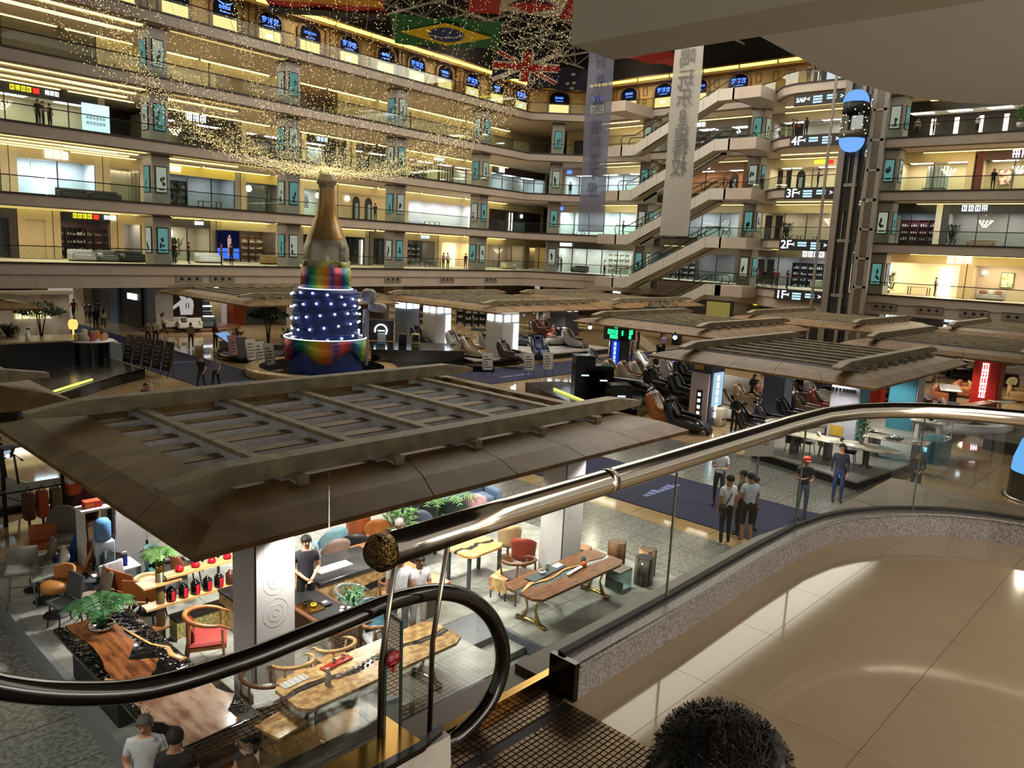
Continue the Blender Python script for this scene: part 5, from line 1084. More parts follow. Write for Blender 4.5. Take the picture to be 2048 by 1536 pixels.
# lift shaft
t = T('lift_shaft', 'open steel lift shaft tower with dark glass panels', 'lift', (64.2, 0, 0)); SH = mat('shaft_grey', (124, 116, 104), .5, 0); SHD = mat('shaft_dark_glass', (38, 36, 34), .15)
def pp(px): return hitR(px, 64.2, 400)
ys = [pp(1672), pp(1690), pp(1716), pp(1736), pp(1752)]
for q, (y, w_) in enumerate(((ys[0], .5), (pp(1703), .25), (pp(1726), .3), (ys[4] + .1, .3))): MB().box(0, .35, y - w_ / 2, y + w_ / 2, 0, 26.5).build('post', SH, t)
MB().box(-1.0, -.88, pp(1655) - .1, pp(1655) + .1, 0, 26.5).build('guide_post', SH, t)
MB().box(.3, .4, ys[2], ys[0], 0, 26.5).build('rear_panel', SHD, t)
for k in range(0, 12):
    z = 1.2 + k * 2.25; MB().box(0, .3, ys[4], pp(1726), z - .1, z + .1).build('cross_bar', SH, t)
    MB().box(.05, .12, ys[4] + .15, pp(1728) - .1, z + .15, z + 2.1).build('side_glass', mat('shaft_brown_glass', (84, 74, 60), .3), t)
for k in range(1, 5): 
    z = ZF[k]; MB().box(.1, .25, ys[0] - .4, ys[2] + .3, z - .2, z + .05).build('landing_sill', SH, t); MB().box(.1, .25, ys[0] - .4, ys[2] + .3, z + 2.2, z + 2.35).build('landing_head', SHD, t)
    for q in range(3): yy = ys[2] + .5 + q * .55; MB().box(.15, .25, yy, yy + .07, z, z + 2.2).build('door_edge', SH, t)
# cabin
yc = (ys[0] + ys[2]) / 2 - .1; za = atx(1712, 278, 63.6).z; zb = atx(1722, 205, 63.6).z
t = T('lift_cabin', 'round glass lift cabin with glowing pale blue domes top and bottom', 'lift', (63.5, yc, (za)))
hh = zb - za
BD = glow('dome_blue', (120, 175, 250), 1.05)
MB().lathe([(.95, 0), (.9, -.35), (.7, -.72), (.4, -.92), (0, -1.0)], 24).build('lower_dome', BD, t); MB().lathe([(.95, hh), (.9, hh + .35), (.7, hh + .7), (.4, hh + .9), (0, hh + .97)], 24).build('upper_dome', BD, t)
MB().lathe([(.93, 0), (.93, hh)], 24).build('glass_wall', G_SHOP, t); MB().lathe([(0, .05), (.92, .05), (.92, .55), (.9, .55), (.9, .1)], 24).build('cabin_base', cm((90, 74, 50), .4), t)
MB().lathe([(0, hh - .02), (.92, hh - .02), (.92, hh - .8), (.88, hh - .8)], 24).build('cabin_head', BLACKM, t)
mb = MB()
for q in range(26): a = q * .7; mb.ball((.94 * math.cos(a), .94 * math.sin(a), .2 + (q * .37) % (hh - .3)), .05, 5, 3)
mb.build('spark_lights', CGLOW, t); MB().box(.3, .5, -.5, .3, .8, hh - .9).build('lit_panel', glow('cabin_white', (200, 196, 186), .8), t)
# ------------------------------------------------------------------ timber grid canopies over the stands
CANW = mat('weathered_bronze_timber', (122, 92, 50), .5, scale=1.6, col2=(96, 70, 36), stretch=(1, 1, 1), bump=.1, spec=.35)
CANB = mat('grey_beam', (150, 138, 110), .6, scale=3, col2=(122, 110, 86), bump=.1)
CANI = mat('canopy_inner_paint', (190, 194, 200), .5)
CANU = mat('canopy_under_paint', (120, 124, 132), .5)
def canopy(lab, x0, x1, y0, y1, z=3.3, nx=6, ny=8, bw=1.25, panels=True, beams=True, trim=None, sl=.09):
    t = T('canopy', lab, 'canopy', (x0, y0, z)); W, D = x1 - x0, y1 - y0; h = .32
    def edge(p0, p1, q0, q1, n):          # outer line p, inner line q
        p0, p1, q0, q1 = map(Vector, (p0, p1, q0, q1))
        for i in range(n):
            f0, f1 = i / n + (.0009 if i else 0), (i + 1) / n - (.0009 if i < n - 1 else 0)
            a, b, c, d = p0.lerp(p1, f0), p0.lerp(p1, f1), q0.lerp(q1, f1), q0.lerp(q1, f0); m0, m1 = a.lerp(d, .36), b.lerp(c, .36)
            V = lambda v_, zz: (v_.x, v_.y, zz)
            mb = MB(); mb._a([V(a, .02), V(b, .02), V(m1, .20), V(m0, .20), V(c, h), V(d, h), V(a, -.06), V(b, -.06), V(c, .02), V(d, .02)],
                             [(0, 1, 2, 3), (3, 2, 4, 5), (6, 7, 1, 0), (5, 4, 8, 9), (9, 8, 7, 6), (0, 3, 5, 9, 6), (1, 7, 8, 4, 2)]); mb.build('edge_panel', CANW, t)
    b = bw; nX, nY = (max(3, round(W / 1.9)), max(3, round(D / 1.9))) if panels else (3, 3)
    edge((0, 0), (W, 0), (b, b), (W - b, b), nX); edge((W, 0), (W, D), (W - b, b), (W - b, D - b), nY)
    edge((W, D), (0, D), (W - b, D - b), (b, D - b), nX); edge((0, D), (0, 0), (b, D - b), (b, b), nY)
    for i in range(ny):                    # slats along x
        y = b + (D - 2 * b) * (i + .5) / ny; mb = MB(); mb.box(b * .8, W - b * .8, y - sl / 2, y + sl / 2, .0, .24); mb.build('slat', CANW, t)
        MB().box(b * .85, W - b * .85, y - sl / 2 - .012, y - sl / 2 + .002, -.02, .22).build('slat_face', CANI, t)
    for i in range(nx):                    # cross beams along y
        x = b + (W - 2 * b) * (i + .5) / nx; MB().box(x - .09, x + .09, b * .8, D - b * .8, .10, .42).build('cross_beam', CANB, t); MB().box(x - .1, x - .09, b * .85, D - b * .85, -.02, .34).build('beam_face', CANI, t)
    if beams:
        for yb in (b * 1.15, D - b * 1.15):
            P_ = [(.15, .52), (1.1, .62 + .06), (W - 1.1, .68), (W - .15, .52), (W - .15, .42), (W - 1.0, .38), (1.0, .38), (.15, .42)]; k = len(P_)
            mb = MB(); mb._a([(p[0], yb - .16, p[1]) for p in P_] + [(p[0], yb + .16, p[1]) for p in P_], [tuple(range(k))[::-1], tuple(range(k, 2 * k))] + [(i, (i + 1) % k, k + (i + 1) % k, k + i) for i in range(k)]); mb.build('main_beam', CANB, t)
            for i in range(nx): x = b + (W - 2 * b) * (i + .5) / nx; MB().box(x - .09, x + .09, yb - .1, yb + .1, .30, .45).build('bracket', CANI, t)
    return t
canopy('large bronze timber grid canopy over the near furniture stand', 4.1, 15.9, 9.05, 17.8, 3.3, 5, 7, sl=.30)
canopy('bronze timber canopy corner at the left edge of the photo', -6.0, 6.1, 19.4, 28.5, 3.3, 5, 6)
canopy('brown timber canopy seen from above under the near glass railing', 3.2, 15.2, -4.6, 4.35, 3.4, 4, 5, bw=3.6, beams=False)
canopy('timber canopy with long slats over the massage chair stand at right', 26.9, 38.6, 8.55, 17.5, 3.3, 8, 9, sl=.2)
canopy('timber canopy above the green lit brand pillar', 36.2, 47.5, 19.3, 29.0, 3.3, 8, 9, sl=.2)
canopy('timber canopy over the red pillar stand at the right edge', 41.2, 53.0, 5.6, 15.2, 3.3, 8, 9, sl=.2)
canopy('small far timber canopy below the lift shaft', 50.5, 62, 16.5, 26.5, 3.3, 8, 8, sl=.2, panels=False)
canopy('timber canopy behind the white crane of the sofa stand far right', 57, 68, 4, 15.5, 3.3, 8, 8, sl=.2, panels=False)
canopy('wide timber canopy behind the tower on its right', 35.4, 48.0, 34.5, 47.2, 3.3, 8, 9, sl=.2)
canopy('far timber canopy before the corner gallery', 49.5, 61.5, 34.5, 47.0, 3.3, 8, 9, sl=.2, panels=False)
canopy('timber canopy half hidden behind the blue tower', 22.8, 34.0, 42.5, 55.0, 3.3, 8, 9, sl=.2)
canopy('small timber canopy tip at the far left above the dark stand', 2.0, 12.4, 43.5, 52, 3.3, 5, 6, panels=False)

# ------------------------------------------------------------------ left: black curved planter stand
BK = BLACK
mb = MB(); arc_ = [(10.7, 35.5), (11.7, 36.6), (12.9, 37.7), (14.3, 38.9), (15.8, 39.9), (15.9, 44.5), (15.4, 49.5), (2, 49.5), (2, 33.2), (8.4, 33.2), (9.6, 34.3)]
t = T('black_curved_stand', 'glossy black stand with curved front edge left of the pool', 'stand', (0, 0, 0)); mb.prism(arc_, .012, .42); mb.build('plinth', BK, t)
mb = MB(); mb.tube([(9.2, 34.6, .5), (10.3, 35.8, .5), (11.4, 36.9, .5), (12.7, 38.1, .5)], .05, 6); mb.build('edge_light', glow('edge_yellow', (236, 236, 110), 1.6), t)
mb = MB(); mb.tube([(9.0, 33.9, .46), (10.7, 35.6, .46), (12.9, 37.8, .46), (15.8, 40.0, .46)], .06, 6); mb.build('chrome_edge', BLACK, t)
t = T('black_counter', 'tall black counter box behind the curved black stand', 'counter', (12.9, 45.3, .42)); MB().box(-6, 2.4, 0, 2.6, 0, .95).build('body', BK, t); MB().box(-6, 2.5, -.1, 2.7, .95, 1.02).build('top', cm((150, 130, 100), .3), t)
plant('dark spreading palm tree in a pot on the black counter', (13.4, 47.6, .42), 3.0, 'tree', LEAFD, WHITEP, seed=4, pr=.35, ph=.95)
plant('low dark bush beside the palm on the black counter', (12.0, 48.2, .42), 1.6, 'bush', LEAFD, WHITEP, seed=5, pr=.3, ph=.9)
t = T('white_spray_bottle', 'white bottle standing on the black counter edge', 'bottle', (12.2, 45.6, 1.44)); MB().lathe([(0, 0), (.12, 0), (.12, .35), (.05, .45), (.05, .6), (0, .6)], 12).build('body', WHITEP, t); MB().box(-.05, .12, -.03, .03, .6, .68).build('trigger', BLACKM, t)
t = T('goods_table', 'black round table stacked with pink and orange flower goods', 'table', (15.2, 45.4, .42)); MB().lathe([(0, .9), (1.1, .9), (1.1, .97), (0, .97)], 24).build('tabletop', WHITEP, t); MB().lathe([(.9, 0), (.9, .9)], 20).build('skirt', BK, t)
for i in range(7):
    t = T('gift_box', '%s wrapped gift on the round black table, %s' % (['pink', 'orange', 'cream', 'yellow', 'silver', 'rose', 'peach'][i], ['front', 'front right', 'rear', 'tall rear', 'left', 'centre', 'far right'][i]), 'box', (15.2 + .7 * math.cos(i * .9), 45.4 + .6 * math.sin(i * .9), 1.395)); MB().rbox((0, 0, .15 + .05 * (i % 3)), (.26, .26, .3 + .1 * (i % 3)), .03).build('wrapped_box', cm([(190, 120, 130), (210, 120, 50), (210, 200, 170), (240, 210, 90), (150, 150, 155), (180, 90, 100), (220, 160, 120)][i]), t); MB().box(-.02, .02, -.14, .14, .3 + .1 * (i % 3), .34 + .1 * (i % 3)).build('ribbon', WHITEP, t)
t = T('yellow_lantern', 'glowing yellow lantern chair shape beside the palm tree', 'lamp', (15.0, 47.6, .42)); MB().lathe([(.05, 0), (.05, 1.3), (.2, 1.35), (.26, 1.6), (.2, 1.85), (0, 1.9)], 14).build('shade', glow('lantern_yellow', (250, 215, 110), 1.2), t)
t = T('display_pedestal', 'grey square pedestal with shoes on top beside the black counter', 'pedestal', (15.9, 45.4, .42)); 
MB().box(-.1, .7, -.4, .4, -.4, .75).build('body', cm((130, 138, 142), .5), t); MB().rbox((.3, 0, .82), (.5, .5, .12), .04).build('goods', WHITEP, t)
for i in range(5):
    p = (16.0 + .12 * i, 43.3 - .95 * i + .2, .0); board('leaning dark display board in a row left of the pool, %s from the back' % ORD[i], (p[0] + .25, p[1], 0), -PI / 2 + .1, .8, 1.5, cm((44, 40, 36), .4), 'easel_board', marks=cm((130, 120, 110), .5), seed=i)
# kiosk and menu boards before the pool
p = at(455, 705, 0); t = T('touch_kiosk', 'tilted pale blue touch screen table', 'kiosk', p, .6); MB().box(-.5, .5, -.3, .3, 0, .75).build('body', cm((150, 140, 120), .5), t)
mb = MB(); mb.M = Matrix.Translation((0, 0, .95)) @ Matrix.Rotation(.55, 4, 'X'); mb.box(-.75, .75, -.6, .6, -.03, .03); mb.build('screen_frame', STEEL, t); mb = MB(); mb.M = Matrix.Translation((0, 0, .95)) @ Matrix.Rotation(.55, 4, 'X'); mb.box(-.68, .68, -.53, .53, .03, .035); mb.build('lit_screen', glow('kiosk_blue', (130, 170, 225), .9), t)
for i in range(5):
    p = at(470 + i * 18, 722 + i * 5, 0); board('%s menu board in the row before the palm planter, %s from the left' % (['pink', 'black-framed', 'white', 'lettered white', 'end white'][i], ORD[i]), p, .2, .72, 1.2, cm([(190, 130, 130), (60, 50, 44), (190, 180, 165), (196, 190, 176), (186, 176, 160)][i], .5), 'menu_board', marks=cm((60, 50, 46), .6), seed=i + 9)
mb = MB(); mb.lathe([(0, .012), (3.0, .012), (3.1, .3), (2.9, .38), (0, .38)], 40, (24.9, 44.0, 0)); tag(mb.build('planter_bed', BLACK), 'low round black planter bed left of the tower', 'planter')
plant('large dark green tree on the round planter left of the tower', (24.6, 43.4, .38), 2.9, 'tree', LEAFD, BLACK, seed=8, pr=.4, ph=.3)
plant('leafy bush spilling over the round planter left of the tower', (25.6, 42.8, .38), 1.5, 'bush', LEAFG, BLACK, seed=9, pr=.3, ph=.2)
plant('dark bush on the left of the round planter', (23.2, 44.6, .38), 1.3, 'bush', LEAFD, BLACK, seed=11, pr=.3, ph=.2)
t = T('tall_vase', 'dark tall vase on the glowing shelf behind the tower', 'vase', (28.4, 44.2, 1.0)); MB().lathe([(0, 0), (.16, 0), (.28, .4), (.12, .8), (.22, 1.0)], 16).build('body', mat('blue_vase', (40, 50, 90), .2), t)
t = T('glowing_shelf', 'wavy shelf edge lit yellow left of the tower', 'shelf', (27.6, 43.6, 0))
for i in range(3): mb = MB(); mb.tube([(-1.2 + .3 * q, .08 * math.sin(q * 1.2), .6 + i * .2 + .04 * math.sin(q)) for q in range(9)], .05, 6); mb.build('lit_shelf_edge', glow('wavy_yellow', (255, 240, 150), 1.8), t)
MB().box(-1.2, 1.2, -.1, .5, 0, 1.0).build('body', BLACK, t)
t = T('lit_white_pillar', 'cold lit white pillar left of the tower', 'pillar', (29.6, 45.4, 0)); MB().box(-.3, .3, -.3, .3, 0, 3.2).build('cladding', glow('cold_pillar', (150, 180, 210), .7), t)

# ------------------------------------------------------------------ beyond the pool: massage chairs and fitness machines
t = T('black_service_counter', 'long glossy black counter right of the tower', 'counter', (0, 0, 0)); mb = MB(); mb.prism([(27.6, 37.0), (32.2, 33.9), (34.4, 36.8), (29.8, 40.2)], 0, 1.15); mb.build('body', BLACK, t); mb = MB(); mb.prism([(27.3, 36.4), (33.2, 32.3), (33.8, 33.2), (28, 37.3)], 0, .35); mb.build('step', BLACK, t)
for i, (px, c) in enumerate([(757, (150, 200, 210)), (800, (40, 40, 42)), (826, (210, 190, 120))]):
    p = at(px, 692, 1.15) ; t = T('counter_display', '%s display unit on the long black counter' % ['pale glass', 'black screen', 'gold trophy'][i], 'display', (p.x + .6, p.y + .5, 1.15), -.6); MB().rbox((0, 0, .35), (.5, .2, .7), .04).build('body', cm(c, .3), t); MB().box(-.2, .2, -.12, -.1, .2, .6).build('face', BLACKM if i != 0 else WHITEP, t)
t = T('ring_logo_sign', 'black board with glowing white ring logo right of the tower', 'sign', (30.4, 40.6, 1.15), -.75); MB().box(-1.3, 1.3, 0, .15, 0, 1.3).build('board', cm((48, 48, 46), .4), t); MB().tube([(.5 + .38 * math.cos(a * PI / 10), -.04, .65 + .38 * math.sin(a * PI / 10)) for a in range(-6, 12)], .045, 6).build('glowing_ring', LETW, t); MB().box(.3, .75, -.05, -.02, .6, .66).build('glowing_bar', LETW, t)
PW = mat('white_platform', (176, 172, 166), .3)
for i, (P_, lab) in enumerate([([(33.4, 31.9 + 2.4), (36.6, 33.5), (38.6, 34.5), (40.5, 40.5), (35.0, 40.5)], 'white raised platform under the first massage chairs'), ([(39.2, 34.2), (47.5, 34.2), (47.5, 42), (41.2, 42)], 'white raised platform behind the blue carpet'), ([(33.6, 19.0), (42.6, 18.7), (45, 29), (37.9, 29)], 'white raised platform behind the black fountain stand')]):
    t = T('display_platform', lab, 'platform', (0, 0, 0)); mb = MB(); mb.prism(P_, .34, .42); mb.build('deck', PW, t); cx = sum(p[0] for p in P_) / len(P_); cy = sum(p[1] for p in P_) / len(P_); mb = MB(); mb.prism([(cx + (p[0] - cx) * .97, cy + (p[1] - cy) * .97) for p in P_], 0, .34); mb.build('dark_base', BLACKM, t)
SHELLS = [((186, 170, 146), (150, 120, 86)), ((60, 48, 40), (84, 64, 50)), ((22, 24, 30), (50, 50, 56)), ((200, 198, 192), (160, 150, 140)), ((16, 34, 66), (24, 40, 80)), ((70, 26, 24), (110, 60, 50)), ((190, 184, 176), (120, 84, 60)), ((36, 36, 40), (28, 28, 30))]
PROT = {}
def mchair(i, lab, x, y, z, rz, s=1.05):
    if i not in PROT: PROT[i] = massage_chair(lab, (x, y, z), rz, SHELLS[i][0], SHELLS[i][1], s=s); return PROT[i]
    return copy_tree(PROT[i], lab, loc=(x, y, z), rz=rz)
cn = ['beige', 'dark brown', 'black and grey', 'white', 'navy blue', 'dark red', 'white and tan', 'charcoal']
for j, (i, px, py, rz, ph) in enumerate([(3, 918, 702, .2, 'behind the end of the black counter'), (0, 950, 714, .25, 'at the front corner of the first white platform'), (6, 983, 706, .2, 'second along the first white platform'), (1, 1022, 722, .25, 'nearest the carpet on the first white platform'), (4, 1080, 712, -.5, 'tilted back at the gap between platforms'), (2, 846, 690, .2, 'behind the black counter on its left'), (5, 905, 686, .3, 'behind the black counter with dark red lining'), (3, 1112, 690, -1.9, 'with a rider in orange on the rear platform'), (2, 1136, 690, .2, 'behind the rider on the rear platform'), (6, 1150, 694, .2, 'at the right end of the rear platform'), (5, 1085, 670, .4, 'in the red row of the rear platform'), (1, 1110, 668, .4, 'in the middle of the back row'), (5, 1135, 668, .4, 'at the right of the back row'), (7, 1040, 690, .3, 'beside the lit white pillar')]):
    p = at(px, py, .42); mchair(i, '%s massage chair %s' % (cn[i], ph), p.x, p.y, .42, rz)
for j, (i, px, py, rz, ph) in enumerate([(3, 1205, 742, .5, 'behind the black box column'), (0, 1240, 768, .3, 'front left of the fountain-side platform'), (0, 1268, 772, .3, 'second in the front row of the fountain-side platform'), (6, 1296, 770, .2, 'third in the front row of the fountain-side platform'), (7, 1320, 788, .1, 'bulky and dark in the front row middle'), (7, 1372, 800, .1, 'dark at the right end of the front row'), (0, 1330, 752, .3, 'cream in the second row'), (3, 1350, 762, .3, 'pale in the second row by the seated visitor'), (2, 1378, 770, .2, 'grey in the second row right'), (3, 1300, 745, .4, 'white at the back of the fountain-side platform'), (2, 1395, 758, .2, 'dark at the back right of the platform')]):
    p = at(px, py, .42); mchair(i, '%s massage chair %s' % (cn[i], ph), p.x, p.y, .42, rz)
SHELLS += [((190, 116, 50), (200, 190, 180)), ((12, 12, 14), (22, 20, 22))]; cn += ['orange and white', 'glossy black']
for j, (i, px, py, rz, ph) in enumerate([(8, 1335, 848, .15, 'behind the glossy black one near the slate pillar'), (9, 1372, 862, .25, 'nearest, beside the slate blue pillar'), (3, 1448, 838, .35, 'white striped, right of the slate blue pillar'), (6, 1470, 832, .35, 'second right of the slate blue pillar'), (0, 1500, 818, .35, 'third right of the slate blue pillar'), (9, 1510, 868, .5, 'low and black beside the standing guard'), (7, 1545, 862, .5, 'low and charcoal before the white round tables'), (2, 1590, 850, .3, 'black and grey in the row before the white pillar'), (1, 1615, 838, .3, 'brown in the row before the white pillar'), (5, 1650, 832, .3, 'dark red in the row before the white pillar')]):
    p = at(px, py, .012); mchair(i, '%s massage chair %s' % (cn[i], ph), p.x, p.y, .012, rz, 1.12)
for j, (px, py, c) in enumerate([(1030, 668, (40, 40, 44)), (1048, 675, (60, 62, 66)), (1062, 690, (120, 120, 122)), (1075, 668, (40, 40, 44)), (1095, 660, (150, 40, 44)), (1010, 664, (34, 34, 38)), (1120, 655, (170, 50, 44)), (1150, 655, (60, 60, 64)), (960, 655, (50, 70, 44)), (990, 655, (90, 84, 60))]):
    p = at(px, py + 6, .0); treadmill('%s treadmill in the fitness stand behind the massage chairs, %s' % (['black', 'slate', 'grey', 'jet', 'red-decked', 'sooty', 'scarlet', 'iron', 'olive', 'khaki'][j], ['front left', 'front middle', 'nearest the chairs', 'second row', 'red one', 'far left', 'back red one', 'back right', 'by the shelves', 'by the plant'][j]), (p.x, p.y, 0), .3 + .2 * (j % 3), c)
# lit white columns of the middle stands
LP = glow('lit_column_white', (190, 205, 225), .8)
for j, (px, pyb, w_) in enumerate([(813, 690, .62), (872, 702, .7), (1002, 725, .75), (1125, 690, .8)]):
    p = at(px, pyb, 0); t = T('lit_stand_column', '%s column with white lamp band at the top, %s of the row behind the pool' % (['pale blue', 'white', 'white and cyan', 'dark grey'][j], ORD[j]), 'pillar', (p.x, p.y, 0)); MB().box(-w_, w_, -w_, w_, 0, 3.3).build('shaft', [cm((130, 145, 165), .4), WHITEP, WHITEP, cm((60, 62, 64), .4)][j], t)
    for q in (-.5, .5): MB().box(-w_ - .06, -w_ - .02, q * w_ - .25, q * w_ + .25, 2.75, 3.15).build('lamp', WGLOW, t); MB().box(q * w_ - .25, q * w_ + .25, -w_ - .06, -w_ - .02, 2.75, 3.15).build('lamp', WGLOW, t)
    if j in (1, 2): MB().box(w_ - .5, w_ - .05, -w_ - .03, -w_ - .01, .3, 2.6).build('lit_panel', WGLOW, t)
# easels on the blue carpet
for j, (px, py) in enumerate([(1058, 752), (1096, 750), (975, 752)]):
    p = at(px, py, .024); board('white easel poster with black script on the blue carpet, %s' % ['left one', 'right one', 'by the black counter'][j], (p.x, p.y, .024), -.55, .62, 1.0, WHITEP, 'easel_poster', marks=LETK, seed=j + 20)
# right black stand with curved chrome rim
t = T('black_fountain_stand', 'glossy black stand with curved rim and yellow edge light right of the pool', 'stand', (0, 0, 0)); mb = MB(); mb.prism([(29.9, 26.8), (29.0, 25.0), (28.2, 23.0), (27.4, 21.3), (26.8, 19.9), (29, 19.2), (32.6, 20.4), (33.6, 21.6), (33.2, 24), (31.8, 26.2)], .012, .5); mb.build('plinth', BLACK, t)
MB().tube([(29.6, 24.6, .55), (28.9, 23.0, .55), (28.3, 21.6, .55), (27.9, 20.6, .55)], .05, 6).build('edge_light', MATS['edge_yellow'], t); MB().tube([(32.2, 25.6, .8), (33.3, 23.8, .8), (33.6, 22, .8), (32.9, 20.9, .8), (31.4, 20.3, .8)], [.12, .2, .25, .2, .12], 8).build('chrome_rim', mat('smoked_chrome', (70, 72, 76), .12, .9), t)
for j, (px0, px1, pyb, h_) in enumerate([(1147, 1184, 790, 1.9), (1184, 1222, 790, 1.4), (1218, 1260, 815, 1.0)]):
    a_, b_ = at(px0, pyb, .5), at(px1, pyb, .5); cx, cy = (a_.x + b_.x) / 2, (a_.y + b_.y) / 2; w_ = (b_ - a_).length
    t = T('black_box_column', '%s glossy black box on the fountain stand' % ['tallest', 'middle', 'lowest'][j], 'box', (cx + .3, cy + .3, .5), -.7); MB().box(-w_ / 2, w_ / 2, -.5, .5, 0, h_).build('body', BLACK, t); MB().box(-w_ / 2 + .08, w_ / 2 - .08, -.42, .42, h_, h_ + .02).build('glass_top', SHD, t)
    MB().box(-.18, .18, -.52, -.5, h_ * .5, h_ * .5 + .06).build('small_mark', LETC, t)
# green lit brand pillar
p = at(1236, 742, .012); t = T('brand_pillar', 'dark pillar with green lit emblem heads and blue lit lettering', 'pillar', (p.x, p.y, 0)); MB().box(-.45, .45, -.45, .45, 0, 3.3).build('shaft', BLACKM, t)
MB().box(-.95, .95, -.5, -.46, 2.0, 3.2).build('sign_board', BLACKM, t); MB().box(-.5, -.46, -.95, .95, 2.0, 3.2).build('sign_board', BLACKM, t)
for (M_) in (Matrix.Identity(4), Matrix.Rotation(-PI / 2, 4, 'Z')):
    mb = MB(); mb.M = M_ @ Matrix.Translation((0, -.53, 0)); mb.tube([(0, 0, 2.95), (0, .02, 2.95)], .2, 14); mb.M = M_ @ Matrix.Translation((0, -.54, 2.5)); blocks(mb, 4, .28, .1, 4); mb.M = M_ @ Matrix.Translation((0, -.54, 2.2)); blocks(mb, 4, .2, .1, 6); mb.build('green_emblem', LETG, t)
MB().box(-.47, -.455, -.3, .3, .1, 2.0).build('blue_panel', glow('pillar_blue', (30, 60, 210), .9), t)
mb = MB()
for q in range(6): mb.M = Matrix.Translation((-.48, 0, .35 + q * .28)) @ Matrix.Rotation(-PI / 2, 4, 'Z'); blocks(mb, 1, .2, .1, q)
mb.build('blue_lettering', LETC, t)
p = at(1353, 690, .0); t = T('brand_pillar', 'slim pillar with blue lit vertical lettering under the middle canopy', 'pillar', (p.x, p.y, 0)); MB().box(-.3, .3, -.3, .3, 0, 3.2).build('shaft', BLACKM, t); MB().box(-.33, -.3, -.15, .15, .5, 3).build('blue_panel', glow('pillar_blue2', (40, 90, 255), 1.6), t)
# slate blue pillar beside the near massage chairs
p = at(1408, 852, .012); t = T('slate_pillar', 'slate and white pillar with lit poster and gold plate beside the near massage chairs', 'pillar', (p.x + .5, p.y + .3, 0)); MB().box(-.55, .55, -.5, .5, 0, 3.3).build('shaft', cm((58, 66, 80), .35), t)
MB().box(-.62, -.56, -.42, .46, .2, 2.35).build('white_panel', cm((205, 190, 196), .5), t); MB().box(-.65, -.62, -.15, .12, .35, 1.6).build('dark_screen', BLACK, t); MB().box(-.6, -.56, -.1, .38, 2.5, 2.95).build('gold_plate', mat('gold_plate', (196, 160, 60), .4), t)
MB().box(-.4, .45, -.53, -.5, .9, 2.4).build('lit_panel', glow('slate_lit', (170, 205, 225), 1.0), t); mb = MB()
for q in range(6): mb.M = Matrix.Translation((0, -.55, .5 + q * .33)); blocks(mb, 1, .22, .1, q)
mb.build('lit_lettering', LETW, t); mb = MB(); mb.M = Matrix.Translation((-.67, -.02, 1.0)) @ Matrix.Rotation(-PI / 2, 4, 'Z')
for q in range(4): mb.box(-.06, .06, 0, .02, -.5 + q * .28, -.36 + q * .28)
mb.build('screen_lettering', LETW, t); MB().box(-.45, .45, -.6, -.5, 2.75, 3.1).build('lamp_box', WGLOW, t)
# orange and cream ottomans
for j, (px, py, c) in enumerate([(1480, 853, (210, 200, 170)), ]):
    p = at(1436, 850, .012); t = T('white_cabinet', 'small cream cabinet right of the slate pillar', 'cabinet', (p.x, p.y, .012)); MB().rbox((0, 0, .4), (.6, .5, .8), .04).build('body', cm(c), t); MB().box(-.2, .2, -.27, -.25, .3, .34).build('handle', STEEL, t)
p = at(1555, 838, .012)
def colum(lab, px, pyb, wx, wy, c1, c2, plate=False, sign=None, ht=3.3):
    p = at(px, pyb, .1); t = T('stand_column', lab, 'pillar', (p.x + wx * .5, p.y + .2, 0)); MB().box(-wx, wx, -wy, wy, 0, ht).build('shaft', c1, t)
    MB().box(-wx - .03, -wx, -wy * .96, wy * .96, .05, ht).build('side_cladding', c1, t); MB().box(-wx * .98, wx * .98, -wy - .03, -wy, .05, ht).build('front_cladding', c2, t)
    if plate: MB().box(-wx - .06, -wx - .03, -.1, .42, .75, 1.15).build('gold_plate', MATS['gold_plate'], t)
    if sign: mb = MB(); mb.M = Matrix.Translation((-wx - .06, .05, 2.55)) @ Matrix.Rotation(-PI / 2, 4, 'Z'); blocks(mb, 7, .12, .1, 3); mb.build('dark_lettering', LETK, t)
    return t
TEAL = cm((60, 130, 150), .4); LILAC = cm((176, 176, 190), .4)
colum('grey and pale blue column in the middle of the massage chair stand', 1553, 836, .45, .5, cm((90, 96, 112), .4), cm((130, 160, 190), .4))
colum('lilac and teal column with gold plate behind the curved handrail', 1692, 905, .5, .55, LILAC, TEAL, True, True)
colum('lilac and teal column right of the one with the gold plate', 1808, 870, .5, .55, TEAL, LILAC)
t = colum('red column with white glowing vertical characters', 1972, 822, .6, .6, cm((190, 38, 28), .4), cm((150, 28, 22), .4))
mb = MB()
for q in range(5): mb.M = Matrix.Translation((-.68, 0, 1.0 + q * .36)) @ Matrix.Rotation(-PI / 2, 4, 'Z'); blocks(mb, 1, .34, .1, q + 2)
mb.build('glowing_characters', LETW, t); MB().tube([(-.66, .25 * math.cos(a), .5 + .14 * math.sin(a)) for a in (PI, PI * 1.25, PI * 1.5, PI * 1.75, 2 * PI)], .04, 5).build('emblem', LETC, t)
colum('small red column between the two lilac columns', 1745, 815, .5, .5, cm((190, 40, 28), .4), cm((180, 40, 28), .4), ht=2.4)

